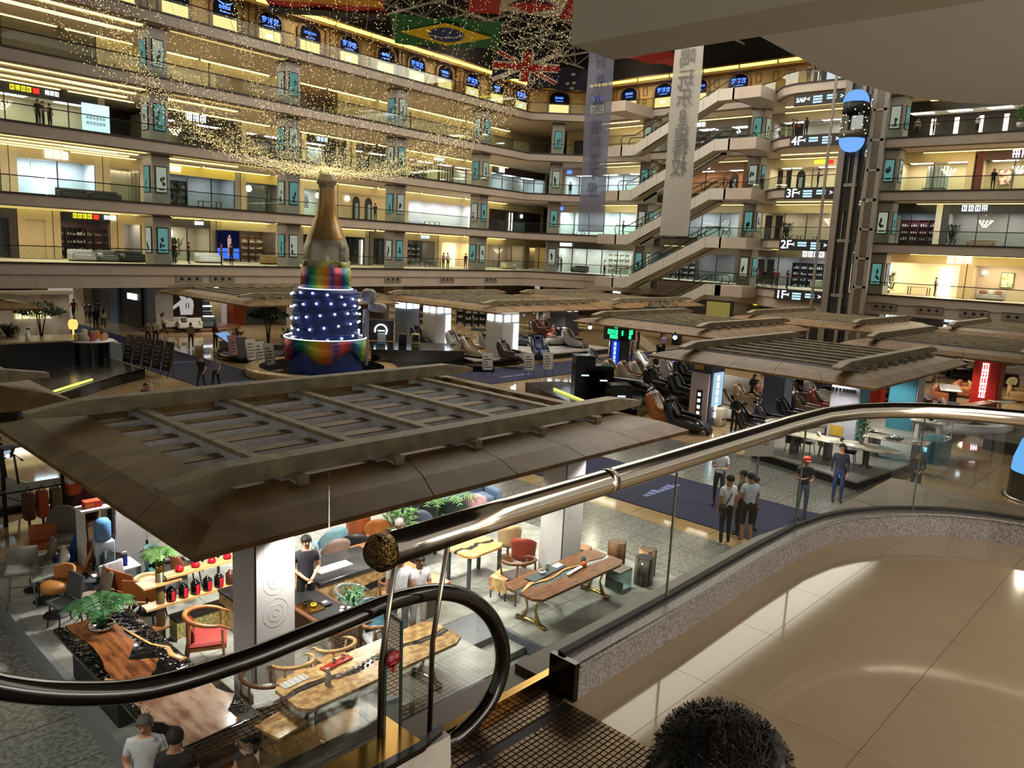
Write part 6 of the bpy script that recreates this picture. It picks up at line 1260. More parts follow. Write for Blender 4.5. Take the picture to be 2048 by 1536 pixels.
# dining stand at the right
t = T('display_platform', 'grey raised platform of the dining table stand', 'platform', (0, 0, 0)); mb = MB(); mb.prism([(25.8, 8.4), (30.2, 8.0), (34.2, 8.6), (42, 8.6), (42, 12.5), (27, 12.9)], .30, .36); mb.build('deck', mat('grey_deck', (120, 116, 108), .3), t); mb = MB(); mb.prism([(26.0, 8.55), (30.2, 8.15), (34.0, 8.75), (41.8, 8.75), (41.8, 12.3), (27.1, 12.7)], .0, .30); mb.build('dark_base', BLACKM, t)
WM = mat('white_table_marble', (214, 206, 188), .12, scale=2.2, col2=(170, 160, 140), var=.2); GM = mat('cloudy_marble', (196, 190, 178), .12, scale=2.5, col2=(110, 104, 98), var=.4)
def attab(fn, px, py, zt, *a, **k): p = at(px, py, zt); return p
p = at(1625, 872, 1.11); slabtable('long white marble table with slab legs at the left of the dining stand', (p.x, p.y, .36), -PI / 2 + .05, 2.0, 1.0, .75, WM, cm((70, 64, 60), .4))
p = at(1735, 893, 1.11); table('oval white marble table on a dark fluted base', (p.x, p.y, .36), -PI / 2, 2.3, 1.2, .76, WM, cm((64, 60, 56), .4), round_=True)
p = at(1790, 882, 1.11); slabtable('cloudy grey marble table holding a tea tray', (p.x + .5, p.y + .1, .36), -PI / 2 + .1, 2.2, 1.2, .76, GM, cm((104, 104, 108), .4))
p = at(1860, 842, 1.26); slabtable('small white cube table with a black pyramid ornament', (p.x, p.y, .36), -PI / 2, 1.3, .8, .9, WM, WHITEP)
t = T('pyramid_ornament', 'small black pyramid on the white cube table', 'ornament', (p.x, p.y, 1.26)); MB().lathe([(.16, 0), (.0, .3)], 4).build('pyramid', BLACKM, t); MB().box(-.22, .22, -.22, .22, 0, .03).build('tray', WHITEP, t)
p = at(1750, 862, 1.1); table('white oval table behind the teal column', (p.x, p.y + .1, .36), -PI / 2, 1.6, 1.0, .76, WM, WHITEP, round_=True)
for j, (px, py) in enumerate([(1520, 845), (1545, 858), (1480, 838)]):
    p = at(1500 + 34 * j, 880 - 12 * j, .012); p = at([1556, 1598, 1640][j], [828, 835, 812][j] + 14, .75); table('low round white table %s' % ['nearest the guard', 'between the black chairs', 'before the lilac column'][j], (p.x, p.y, .012), 0, 1.3, 1.0, .74, WM, BLACKM, round_=True)
for j, (px, py, c, st) in enumerate([(1612, 905, (60, 56, 52), 'shell'), (1650, 912, (206, 196, 176), 'shell'), (1670, 870, (200, 190, 172), 'shell'), (1650, 870, (196, 186, 168), 'round'), (1585, 905, (44, 40, 38), 'shell'), (1705, 880, (206, 190, 160), 'round'), (1695, 925, (44, 44, 48), 'shell'), (1662, 855, (160, 150, 140), 'shell')]):
    p = at(px, py, .36); chair('%s dining chair at the marble tables, %s' % (['dark brown', 'cream', 'ivory', 'pale round', 'black', 'pale yellow', 'charcoal', 'taupe'][j], ['left end', 'middle front', 'behind the long table', 'behind its right corner', 'front left', 'by the teal column', 'before the oval table', 'at the back'][j]), (p.x, p.y, .36), [0, .4, PI, PI, 0, 2, .2, PI][j], c, st)
plant('tall slim plant in a vase on the oval marble table', (at(1722, 886, 1.12).x, at(1722, 886, 1.12).y, 1.12), .9, 'bush', LEAFG, GREYP, seed=3, pr=.08, ph=.22)
t = T('tea_set', 'white tea set on the cloudy marble table', 'tea set', at(1790, 878, 1.12)); MB().box(-.3, .3, -.22, .22, 0, .03).build('tray', BLACKM, t)
for q in range(3): MB().lathe([(0, .03), (.06, .03), (.08, .12), (.05, .14)], 10, (-.15 + q * .15, .03 * (-1) ** q, 0)).build('cup', WHITEP, t)
t = T('blue_display_case', 'blue transparent display box with white window frame', 'display case', (32.7, 7.9, 0)); MB().box(-.6, .9, -.3, .5, 0, .9).build('blue_case', G_BLUE, t)
mb = MB(); [mb.box(-.5, .5, -.34, -.31, .9 + q * .3, .94 + q * .3) for q in range(4)]; [mb.box(-.5 + q * .96, -.46 + q * .96, -.34, -.31, .9, 1.84) for q in range(2)]; mb.build('white_window_frame', WHITEP, t)
t = T('white_ring_stage', 'curved white ring counter edge far right under the handrail', 'stage', (39.5, 9.0, .0)); MB().lathe([(1.9, .35), (2.3, .35), (2.3, .75), (1.9, .75), (1.9, .35)], 40).build('ring', WHITEP, t)
t = T('low_dark_stage', 'low dark square stage at the right of the granite floor', 'stage', (38.6, 4.2, 0)); MB().box(-1.8, 3, -2, 3, .0, .45).build('body', cm((66, 62, 58), .4), t); MB().box(-1.9, 3.1, -2.1, 3.1, .45, .5).build('top', cm((96, 92, 88), .3), t)
t = T('black_sign_box', 'small black sign box with white marks on the platform corner', 'sign', at(1848, 912, 0)); MB().box(-.25, .25, -.3, .3, 0, .6).build('body', BLACKM, t); mb = MB(); mb.M = Matrix.Translation((-.26, 0, .3)) @ Matrix.Rotation(-PI / 2, 4, 'Z'); blocks(mb, 2, .16, .2, 3); mb.build('white_marks', LETW, t)
t = T('blue_dome_lamp', 'glowing pale blue dome on a dark drum at the right edge', 'lamp', (30.2, 4.0, 0)); MB().lathe([(1.0, 0), (1.0, .9)], 28).build('drum', cm((70, 60, 52), .25), t); MB().lathe([(.98, .9), (.96, 1.3), (.8, 1.9), (.45, 2.3), (0, 2.42)], 28).build('dome', glow('dome_sky', (110, 180, 250), 1.1), t)
MB().lathe([(1.15, .0), (1.15, .06), (1.0, .06)], 28).build('foot_ring', STEEL, t)
# sofa stands at far right
SF = [('tan leather', (176, 104, 56), 1880, 800, 2.6), ('long orange', (196, 112, 58), 1925, 790, 2.4), ('dark brown', (60, 44, 38), 1780, 815, 2.6), ('chocolate', (74, 54, 46), 1860, 822, 2.8), ('black', (28, 26, 28), 1755, 800, 2.0), ('grey', (90, 84, 80), 1900, 835, 2.6), ('maroon', (90, 30, 34), 1735, 770, 2.2), ('cream', (200, 184, 150), 1850, 760, 2.4), ('smoke grey', (110, 104, 100), 1820, 775, 2.4), ('jet black', (24, 24, 26), 1990, 770, 2.6), ('bone white', (196, 188, 172), 2010, 745, 2.4), ('espresso', (50, 36, 30), 1940, 760, 2.4), ('ash', (130, 124, 118), 1890, 745, 2.2), ('ochre', (190, 150, 90), 2030, 800, 2.0)]
for j, (nm, c, px, py, w_) in enumerate(SF):
    p = at(px, py, .012); sofa('%s sofa in the crowded sofa stand beyond the handrail' % nm, (p.x, p.y, .0), [.2, .1, -1.3, .4, -1.4, .3, .2][j % 7], w_, c, ((160, 60, 50),) if j % 3 == 0 else ())
p = at(1950, 838, 0); t = T('sideboard', 'low walnut sideboard before the red column', 'sideboard', (p.x, p.y, 0), -.2); MB().box(-1.3, 1.3, -.25, .25, .05, .75).build('body', WOOD, t); MB().box(-1.35, 1.35, -.28, .28, .75, .8).build('top', WOODM, t)
for q in range(3): MB().box(-1.25 + q * .85, -.45 + q * .85, -.27, -.25, .1, .7).build('door', WOOD, t)
for j, (px, py, c) in enumerate([(2005, 845, (200, 130, 60)), (1945, 790, (230, 215, 140)), (1955, 765, (225, 212, 150)), (1968, 775, (220, 206, 150)), (2020, 780, (230, 220, 160)), (2040, 850, (90, 110, 190))]):
    p = at(px, py, 0); chair('%s chair in the sofa stand, %s' % (['orange', 'pale yellow', 'lemon', 'straw', 'cream yellow', 'blue'][j], ['beside the sideboard', 'left at the yellow table', 'middle at the yellow table', 'right at the yellow table', 'far right', 'at the right edge'][j]), (p.x, p.y, 0), .5 * j, c, 'shell')
p = at(2000, 800, .75); table('pale round table in the sofa stand at right', (p.x, p.y, 0), 0, 1.5, 1.5, .75, WM, WHITEP, round_=True)
p = at(1900, 775, .75); slabtable('long pale table in the middle of the sofa stand', (p.x, p.y, 0), .3, 3.0, 1.1, .75, WM, BLACKM)
plant('dark round topped tree between the far canopies', (52.5, 33.0, 0), 4.2, 'tree', LEAFD, BLACK, seed=15, pr=.4, ph=.5)
plant('bright pale flowering bush at the far right gallery rail', (69.5, at(2030, 245, 18.05).y * 0 + 14.3, 18.1), 1.5, 'bush', LEAFL, WHITEP, seed=16, pr=.3, ph=.3)
# many small white lamps on the far stands' ceilings
mbx = [(1870, 700), (1882, 697), (1896, 702), (1920, 706), (1950, 712), (1660, 655), (1700, 658), (1890, 652), (2030, 668), (1985, 660), (1350, 675), (1180, 655)]
for j, (px, py) in enumerate(mbx):
    p = at(px, py, 3.1); t = T('track_spotlight', 'small glaring white spotlight under the far stand canopies', 'light', (p.x, p.y, 3.1), 0, 'white spotlights under the far canopies'); MB().ball((0, 0, 0), .12, 8, 5).build('lens', WGLOW, t); MB().tube([(0, 0, .05), (0, 0, .3)], .05, 6).build('housing', BLACKM, t)

# crowded rows far right and behind the pool
DC = [((30, 28, 30), 'black'), ((200, 192, 170), 'cream'), ((90, 60, 44), 'brown'), ((120, 118, 114), 'grey'), ((190, 180, 120), 'straw'), ((60, 36, 36), 'wine')]
for r, (y0, x0, n_, dy) in enumerate([(716, 1850, 8, .055), (735, 1835, 8, .05), (752, 1830, 6, .05), (778, 1640, 3, .1), (795, 1722, 4, .02)]):
    for i in range(n_):
        px = x0 + i * 26; p = at(px, y0 + 26 * i * dy, .012); c, cn_ = DC[(i * 2 + r) % 6]
        if (i + r) % 2: slabtable('%s topped table in far dining row %s, %s from the left' % (['white', 'pale'][i % 2], ['one at the back', 'two', 'three', 'beside the lilac column', 'between the lilac columns'][r], ORD[i]), p, .3 * i, 1.7, .9, .75, WM, BLACKM)
        else: chair('%s chair in far dining row %s, %s from the left' % (cn_, ['one at the back', 'two', 'three', 'beside the lilac column', 'between the lilac columns'][r], ORD[i]), p, .7 * i, c, 'shell', w=.6)
for i in range(9):
    p = at(1000 + 20 * i, 652 + (i % 2) * 6, 0); treadmill('%s treadmill in the rear fitness row, %s from the left' % (DC[(i * 5) % 6][1], ORD[i]), (p.x, p.y, 0), .4, DC[(i * 5) % 6][0])
for i in range(8):
    p = at(800 + 30 * i, 648 + (i % 2) * 5, 0); shelf_unit('%s goods shelf in the stands behind the lit columns, %s from the left' % (DC[(i + 1) % 6][1], ORD[i]), (p.x, p.y, 0), -.6, 2.0, 1.8, cm(DC[(i + 1) % 6][0], .5), (3, 3), seed=i + 30)
for i in range(7):
    p = at(1560 + 16 * i, 800 + (i % 2) * 12 - i, .012); mchair([7, 2, 5, 1, 9, 3, 7][i], '%s massage chair in the rear row by the lilac column, %s from left' % (cn[[7, 2, 5, 1, 9, 3, 7][i]], ORD[i]), p.x, p.y, .012, .3)
# ------------------------------------------------------------------ near furniture stand under the big canopy
PZ = .4
STONE = mat('pale_stone_tile', (150, 152, 142), .35, scale=3, col2=(124, 126, 118), var=.1)
t = T('stand_platform', 'pale stone tiled platform of the near furniture stand', 'platform', (0, 0, 0)); EDG = mat('platform_edge', (92, 98, 106), .4)
poly = [(3.65, 8.0), (8.4, 8.0), (8.4, 9.0), (9.85, 9.0), (9.85, 8.1), (14.4, 8.1), (14.4, 18), (3.65, 18)]
mb = MB(); mb.prism(poly, .012, .392); mb.build('base', EDG, t)
tl = MB(); tl.box(.004, .891, .004, .891, 0, .008); tile0 = tl.build('tile', STONE, t); tile0.location = (3.65, 17.1, .392); q_ = 0
for i in range(12):
    for j in range(11):
        x, y = 3.65 + i * .895, 8.1 + j * .895
        if y < 9 and 8.35 < x + .1 < 9.8: continue
        if x > 13.6: continue
        o = tile0.copy(); COL.objects.link(o); o.location = (x, y, .392); o.parent = t
for i, (y0, y1, zz_) in enumerate(((8.5, 9.0, .27), (8.0, 8.5, .14))): MB().box(8.42, 9.83, y0, y1, .012, zz_).build('step', STONE, t)
MB().box(3.55, 3.65, 7.9, 18, .012, .42).build('metal_edge', GREYP, t)
COLW = mat('column_white_panel', (206, 204, 202), .35, var=.02); ENG = mat('engraved_line', (184, 180, 172), .6)
def bcol(lab, x, y):
    t = T('stand_column', lab, 'pillar', (x, y, PZ)); s_ = .31; MB().box(-s_, s_, -s_, s_, 0, 2.86).build('core', BLACKM, t)
    for k, (dx, dy) in enumerate(((-1, 0), (0, -1), (1, 0), (0, 1))):
        M_ = Matrix.Rotation([-PI / 2, 0, PI / 2, PI][k], 4, 'Z'); mb = MB(); mb.M = M_; mb.box(-s_ + .012, s_ - .012, -s_ - .02, -s_, 0, 2.86); mb.build('cladding_panel', COLW, t)
        if k < 2:
            for zc in (1.52, 2.02, 2.52, 1.02)[:3]:
                for rr in (.20, .12, .05):
                    mb = MB(); mb.M = M_; r_ = random.Random(int(zc * 100 + rr * 100 + k)); mb.tube([((rr + r_.uniform(-.006, .006)) * math.cos(a * PI / 9), -s_ - .021, zc + (rr * 1.1 + r_.uniform(-.006, .006)) * math.sin(a * PI / 9)) for a in range(18)], .0016, 4, True); mb.build('engraved_ring', ENG, t)
    return t
bcol('white column with engraved tree ring discs beside the black resin table', 5.52, 9.9); bcol('white column with tree ring discs behind the gold legged table', 12.6, 10.05); bcol('white column behind the water dispenser', 5.75, 15.8); bcol('white column at the back right of the near canopy', 12.6, 15.8)
# tables
WAL = mat('glossy_walnut', (150, 94, 52), .18, scale=2.2, col2=(88, 50, 28), stretch=(5, 1, 1), var=.4, coat=.4); WALG = mat('silvery_walnut', (170, 140, 122), .16, scale=2.0, col2=(116, 80, 60), stretch=(3, 1, 1), coat=.5)
RES = mat('black_resin', (10, 10, 11), .06, scale=9, bump=.9, coat=.6); BURL = mat('birch_burl', (222, 190, 130), .3, scale=9, col2=(170, 122, 70), var=.3); RIV = mat('smoke_resin', (52, 54, 56), .08, scale=4, coat=.5); LIVE = mat('live_edge', (206, 160, 100), .4, scale=5)
def wavy(pts, n=6, amp=.03, seed=0):
    r = random.Random(seed); out = []
    for i in range(len(pts)):
        a, b = Vector(pts[i]), Vector(pts[(i + 1) % len(pts)])
        for k in range(n): p = a.lerp(b, k / n); out.append((p.x + r.uniform(-amp, amp), p.y + r.uniform(-amp, amp)))
    return out
t = T('resin_table', 'black rippled resin table with a walnut slab and fern on top', 'table', (4.08, 11.5, PZ)); MB().rbox((0, 0, .70), (1.15, 2.4, .09), .03).build('resin_top', RES, t)
mb = MB(); mb.prism(wavy([(-.42, 1.15), (.22, 1.18), (.18, .5), (.20, 0), (-.1, -.5), (.25, -.75), (-.05, -1.14), (-.5, -1.14), (-.38, -.3), (-.33, .4)], 4, .022, 2), .745, .757); mb.build('walnut_slab', WAL, t)
mb = MB(); mb.tube([(.2, .6, .757), (.26, .2, .757), (.33, -.25, .757), (.47, -.5, .757), (.42, -.75, .757), (.5, -1.0, .757)], [.015, .025, .02, .035, .05, .06], 6, flat=.2); mb.build('live_edge_strip', LIVE, t)
mb = MB(); mb.tube([(-.55 + .0, -1.0, .757), (-.5, -.8, .757), (-.44, -.95, .757), (-.32, -1.1, .757)], [.05, .03, .03, .02], 6, flat=.2); mb.build('live_edge_strip', LIVE, t)
r_ = random.Random(5); mb = MB()
for q in range(150): x = r_.uniform(.24, .53) if q % 3 else r_.uniform(-.56, -.46); y = r_.uniform(-1.1, 1.15); mb.ball((x, y, .745), (.06, .022, .014), 6, 4)
stuff(mb.build('ripples', RES, t)); MB().box(-.4, .4, -.9, .9, 0, .66).build('base', BLACKM, t)
t = T('resin_table', 'silvery walnut slab table with black resin corners behind the three people', 'table', (4.13, 9.3, PZ)); MB().rbox((0, 0, .70), (1.2, 1.55, .09), .03).build('resin_top', RES, t)
mb = MB(); mb.prism(wavy([(-.5, .6), (-.1, .74), (.5, .7), (.42, .2), (.55, -.1), (.3, -.4), (.35, -.72), (-.45, -.74), (-.3, -.3), (-.52, .1)], 4, .02, 4), .745, .757); mb.build('walnut_slab', WALG, t); MB().box(-.4, .45, -.6, .6, .0, .66).build('base', WOOD, t); MB().tube([(.5, -.66, .03), (-.45, -.66, .03)], .03, 6).build('brass_foot', BRASS, t)
mb = MB(); r_ = random.Random(8)
for q in range(60): s_ = (-1) ** q; mb.ball((s_ * r_.uniform(.42, .56), s_ * r_.uniform(-.6, -.2) if q % 3 else r_.uniform(.45, .7), .745), (.04, .025, .014), 6, 4)
stuff(mb.build('ripples', RES, t))
def river(lab, x, y, w, d, top, riv, legm, legk='trestle', rz=0, h=.74, amp=.03, seed=1, cat='table'):
    t = T('river_table', lab, cat, (x, y, PZ), rz); r = random.Random(seed); n = 14
    mid = [(-w / 2 + w * i / n, .05 * math.sin(i * .9) + r.uniform(-amp, amp)) for i in range(n + 1)]; hw = [.045 + r.uniform(0, .04) for _ in range(n + 1)]
    up = [(p[0], p[1] + hw[i]) for i, p in enumerate(mid)]; dn = [(p[0], p[1] - hw[i] * .8) for i, p in enumerate(mid)]
    mb = MB(); mb.prism(up + [(w / 2, d / 2 - .12), (w / 2 - .15, d / 2), (-w / 2 + .12, d / 2 - .03), (-w / 2, d / 2 - .2)], h - .05, h); mb.build('rear_slab', top, t)
    mb = MB(); mb.prism([(-w / 2, -d / 2 + .15), (-w / 2 + .12, -d / 2), (w / 2 - .2, -d / 2 + .03), (w / 2, -d / 2 + .14)] + dn[::-1], h - .05, h); mb.build('front_slab', top, t)
    mb = MB(); mb.prism(dn + up[::-1], h - .045, h - .012); mb.build('river_inlay', riv, t)
    if legk == 'trestle':
        for s_ in (-1, 1):
            mb = MB(); mb.tube([(s_ * w * .36, -d * .36, .03), (s_ * w * .36, -d * .15, .07), (s_ * w * .36, d * .15, .07), (s_ * w * .36, d * .36, .03)], [.05, .035, .035, .05], 8)
            for q in (-1, 1): mb.tube([(s_ * w * .36, q * d * .2, .05), (s_ * w * .36, q * d * .10, .3), (s_ * w * .36, q * d * .22, h - .05)], [.05, .02, .03], 8)
            mb.build('trestle_leg', legm, t)
    else:
        for a in (-1, 1):
            for b in (-1, 1): MB().box(a * w * .4 - .03, a * w * .4 + .03, b * d * .36 - .03, b * d * .36 + .03, 0, h - .05).build('leg', legm, t)
    return t
river('long pale burl wood table with dark river and chrome legs behind the black handrail', 6.62, 8.68, 2.95, .92, BURL, RIV, CHROME, seed=3)
t = river('walnut river table on gold trestle legs holding a tea row', 11.35, 8.85, 2.75, .98, mat('walnut_top', (132, 88, 54), .3, scale=3, col2=(96, 60, 34), stretch=(1, 6, 1)), G_ACR, mat('polished_gold', (222, 190, 110), .12, 1.0), seed=6, amp=.05)
MB().tube([(-1.3, -.02, .742), (-.9, .12, .742), (-.4, .02, .742), (.1, .13, .742), (.6, .04, .742)], [.03, .05, .02, .03, .02], 6, flat=.2).build('live_edge_strip', LIVE, t)
river('small maple river table on clear legs in the middle of the stand', 10.95, 11.0, 1.1, .85, mat('honey_maple', (222, 176, 110), .3, scale=3, col2=(186, 134, 74)), RIV, G_ACR, 'legs', seed=9)
t = T('plank_table', 'narrow oak plank table in front of the dining chairs', 'table', (9.15, 11.3, PZ)); MB().rbox((0, 0, .72), (.46, 2.6, .05), .012).build('tabletop', WOODM, t); [MB().box(-.15, .15, s_ * 1.0 - .04, s_ * 1.0 + .04, 0, .69).build('leg', BLACKM, t) for s_ in (-1, 1)]
t = T('reception_counter', 'black topped counter with burl wood front and black river', 'counter', (8.2, 11.85, PZ)); MB().box(-.75, .75, -.45, .5, .0, .74).build('body', BURL, t); MB().rbox((0, 0, .78), (1.6, 1.05, .08), .015).build('top', cm((52, 52, 52), .2), t)
r_ = random.Random(2); up = [(-.75 + 1.5 * i / 12, .34 + .16 * i / 12 + r_.uniform(-.03, .05)) for i in range(13)]; dn = [(p[0], p[1] - .12 - r_.uniform(0, .06)) for p in up]; P_ = up + dn[::-1]; mb = MB(); mb._a([(p[0], -.465, p[1]) for p in P_] + [(p[0], -.45, p[1]) for p in P_], [tuple(range(26))[::-1]]); mb.build('river_inlay', BLACKM, t)
MB().box(-.55, .15, -.2, .05, .82, .835).build('paper', WHITEP, t)
t = T('burl_cabinet', 'low burl wood cabinet with white packets left of the man in grey', 'cabinet', (6.55, 12.3, PZ)); MB().box(-.4, .4, -.3, .3, 0, .6).build('body', BURL, t); MB().box(-.42, .42, -.32, .32, .6, .64).build('top', BLACKM, t); MB().rbox((0, -.05, .72), (.5, .3, .16), .03).build('packets', WHITEP, t)
t = T('tea_table', 'dark walnut tea table with trays and steel canisters', 'table', (7.0, 10.65, PZ)); MB().rbox((0, 0, .72), (.72, 1.9, .05), .015).build('tabletop', WOOD, t); [MB().box(-.28, .28, s_ * .75 - .04, s_ * .75 + .04, 0, .69).build('leg', WOOD, t) for s_ in (-1, 1)]; MB().box(-.3, .3, -.8, .85, .745, .75).build('runner', cm((40, 40, 42), .3), t)
zt = PZ + .755
t = T('tea_tray', 'brass tea tray with yellow cup on the walnut tea table', 'tray', (6.85, 10.75, zt)); MB().box(-.15, .15, -.22, .22, 0, .02).build('tray', BRASS, t); MB().lathe([(0, .02), (.04, .02), (.05, .07), (.03, .07)], 12, (.03, -.05, 0)).build('yellow_cup', cm((220, 190, 50), .3), t); MB().lathe([(0, .02), (.04, .02), (.05, .07), (.03, .08)], 12, (-.05, .08, 0)).build('dark_cup', BLACK, t)
t = T('card_case', 'black card case on the walnut tea table', 'case', (7.1, 10.7, zt)); MB().rbox((0, 0, .02), (.16, .22, .035), .01).build('case', BLACKM, t); MB().box(-.04, .04, -.03, .03, .038, .041).build('white_label', WHITEP, t)
for i in range(5): t = T('steel_canister', 'steel tea canister on the tea table, %s' % ['front left', 'front right', 'behind left', 'behind right', 'rearmost white lidded'][i], 'canister', (6.9 + .11 * (i % 2) + .04 * i, 9.95 + .09 * (i // 2), zt)); MB().lathe([(0, 0), (.045, 0), (.045, .13), (.03, .145), (0, .145)], 14).build('body', STEEL, t); MB().lathe([(0, .145), (.035, .145), (.035, .17), (0, .17)], 14).build('lid', WHITEP if i > 1 else CHROME, t)
plant('leafy green plant in a pot beside the clear ring chairs', (7.55, 10.5, zt - .35), .55, 'bush', LEAFG, WHITEP, seed=22, pr=.1, ph=.2)
t = T('plant_stool', 'small black plant stool under the leafy pot', 'stool', (7.55, 10.5, PZ)); MB().lathe([(.14, 0), (.12, .3), (.14, .40), (0, .405)], 14).build('body', BLACKM, t)
# ghost chairs
for i, (x, y, m_, rz, nm) in enumerate([(7.75, 10.9, G_ACR, .8, 'clear'), (7.75, 10.15, G_BLUE, 1.2, 'blue tinted')]):
    c_ = armchair('%s acrylic ring back chair behind the handrail' % nm, (x, y, PZ), rz, (150, 170, 175), m_, name='acrylic_chair', pad=False)
    for ch in c_.children: ch.data.materials[0] = m_
armchair('oak armchair with sweeping rail and red seat beside the black resin table', (5.3, 11.35, PZ), 1.15, (150, 44, 34), mat('warm_oak', (186, 128, 72), .35, scale=4, col2=(150, 96, 50)), s=1.22)
armchair('brown armchair with white seat behind the handrail near the first column', (5.15, 9.35, PZ), 1.3, (196, 196, 190), WOOD, s=1.05)
armchair('pale timber armchair at the left end of the burl table', (5.75, 9.45, PZ), 2.9, (176, 130, 80), WOODL, pad=False)
armchair('pale timber armchair second along the burl table', (6.5, 9.45, PZ), 3.1, (170, 124, 76), WOODL, pad=False)
armchair('white seated armchair with brown rail behind the STOP sticker', (7.45, 9.6, PZ), 2.9, (200, 206, 208), WOODM)
armchair('slim walnut armchair facing the reception counter', (8.55, 10.55, PZ), 2.6, (120, 84, 50), WOOD, pad=False, s=1.1)
armchair('walnut armchair with curved rail at the gold legged table', (11.0, 9.75, PZ), 2.9, (60, 44, 34), WOOD, pad=False, s=1.1)
chair('red buttoned dining chair with pale back beside the second column', (12.0, 10.55, PZ), 2.2, (150, 56, 40), 'round', WOODM, group=None)
chair('beige round chair beside the second column', (12.3, 11.3, PZ), 2.5, (206, 176, 130), 'round', WOODM)
# tops of table items
zt = PZ + .745
t = T('red_tray', 'red lacquer tray with two small cups on the burl table', 'tray', (6.15, 8.95, zt), .1); MB().rbox((0, 0, .015), (.52, .13, .03), .008).build('tray', cm((190, 40, 26), .25), t); [MB().lathe([(0, .03), (.025, .03), (.03, .09), (.02, .09)], 10, (x_, 0, 0)).build('cup', G_ACR, t) for x_ in (-.05, .12)]
t = T('spray_bottle', 'white soap bottle standing on the burl table', 'bottle', (5.75, 8.58, zt)); MB().lathe([(0, 0), (.045, 0), (.045, .16), (.02, .19), (.02, .22), (.03, .22), (.03, .24), (0, .24)], 14).build('body', WHITEP, t)
t = T('sample_card', 'white sample card with ruled lines at the left end of the burl table', 'card', (5.45, 8.95, zt), .05); MB().box(-.2, .2, -.08, .08, 0, .006).build('card', WHITEP, t); [MB().box(-.16 + q * .08, -.155 + q * .08, -.08, .08, .006, .008).build('ruled_line', LETK, t) for q in range(5)]
for i in range(9): t = T('tea_cup', 'small dark and white tea cup in the row along the burl table river', 'cup', (5.95 + i * .095, 8.62 + i * .012, zt), 0, 'row of small cups on the burl table'); MB().lathe([(0, 0), (.022, 0), (.034, .04), (.028, .04), (0, .012)], 10).build('cup', mat('cup_glaze', (200, 190, 182), .2, scale=20, col2=(60, 40, 40)), t)
t = T('slate_tray', 'slate tray with white cup on the gold legged table', 'tray', (11.0, 9.1, zt), .1); MB().box(-.5, .55, -.12, .12, 0, .02).build('tray', cm((70, 80, 84), .4), t); MB().lathe([(0, .02), (.05, .02), (.07, .08), (.06, .08)], 14, (-.1, 0, 0)).build('white_cup', WHITEP, t); MB().lathe([(0, .02), (.035, .02), (.045, .12), (.03, .12)], 12, (.12, .03, 0)).build('jug', G_ACR, t); MB().box(.3, .52, -.08, .06, .02, .04).build('cloth', WHITEP, t)
for i in range(6): t = T('tea_cup', 'white tea cup in the row on the gold legged table', 'cup', (11.25 + i * .09, 8.72 + i * .012, zt), 0, 'row of white cups on the gold legged table'); MB().lathe([(0, 0), (.025, 0), (.042, .05), (.034, .05), (0, .012)], 12).build('cup', WHITEP, t)
t = T('orange_teapot', 'orange glazed teapot at the end of the cup row', 'teapot', (11.85, 8.82, zt)); MB().lathe([(0, 0), (.05, 0), (.065, .05), (.04, .09), (0, .1)], 14).build('body', cm((206, 104, 50), .25), t); MB().tube([(.05, 0, .04), (.1, 0, .08)], .012, 6).build('spout', cm((206, 104, 50), .25), t)
t = T('teal_jar', 'teal glass jar beside the orange teapot', 'jar', (12.0, 8.95, zt)); MB().lathe([(0, 0), (.05, 0), (.05, .09), (.03, .11), (0, .11)], 14).build('body', G_BLUE, t); MB().lathe([(0, .11), (.03, .11), (.0, .14)], 12).build('lid', cm((100, 150, 150)), t)
# stools and logs
LOGM = mat('log_bark', (120, 84, 44), .5, scale=5, col2=(30, 24, 18), stretch=(1, 1, .2)); LOGT = mat('log_top', (86, 50, 28), .3, scale=4)
for i, (x, y, c) in enumerate([(13.75, 9.35, 0), (14.05, 8.75, 1), (13.55, 8.5, 2), (13.35, 10.0, 3)]):
    t = T('log_stool', '%s log stool at the right end of the stand' % ['brown topped', 'blond barked', 'dark silver striped', 'low round pale'][i], 'stool', (x, y, PZ)); r_ = random.Random(i); h_ = [.62, .56, .58, .4][i]
    prof = wavy([(.2 * math.cos(a * PI / 8), .2 * math.sin(a * PI / 8)) for a in range(16)], 1, .015, i); mb = MB(); mb.prism(prof, 0, h_, True); mb.build('trunk', [LOGM, mat('log_blond', (200, 160, 100), .4, scale=6, col2=(60, 64, 70), stretch=(1, 1, .2)), mat('log_silver', (30, 28, 24), .15, .3, scale=9, col2=(150, 146, 130), stretch=(1, 1, .15)), LOGM][i], t)
    mb = MB(); mb.prism([(p[0] * .9, p[1] * .9) for p in prof], h_, h_ + .008); mb.build('top', [LOGT, LOGM, BLACKM, WOODM][i], t)
t = T('burl_bench', 'small pale burl bench on black legs in the middle of the stand', 'bench', (10.85, 10.05, PZ), .3); MB().rbox((0, 0, .43), (.5, .38, .05), .012).build('seat', BURL, t); MB().box(-.26, -.23, -.19, .19, .18, .43).build('draped_end', BURL, t); [MB().box(a * .22 - .012, a * .22 + .012, b * .16 - .012, b * .16 + .012, 0, .41).build('leg', BLACKM, t) for a in (-1, 1) for b in (-1, 1)]
t = T('burl_block', 'pale burl block table beside the dark haired woman', 'table', (4.98, 8.5, PZ), .2); MB().rbox((0, 0, .5), (.5, .48, .05), .01).build('top', BURL, t); MB().box(-.24, .24, -.23, .23, .25, .48).build('burl_side', mat('burl_pocked', (160, 134, 96), .5, scale=16, col2=(80, 66, 48)), t); MB().box(-.2, .2, -.2, .2, .0, .25).build('clear_foot', G_ACR, t)
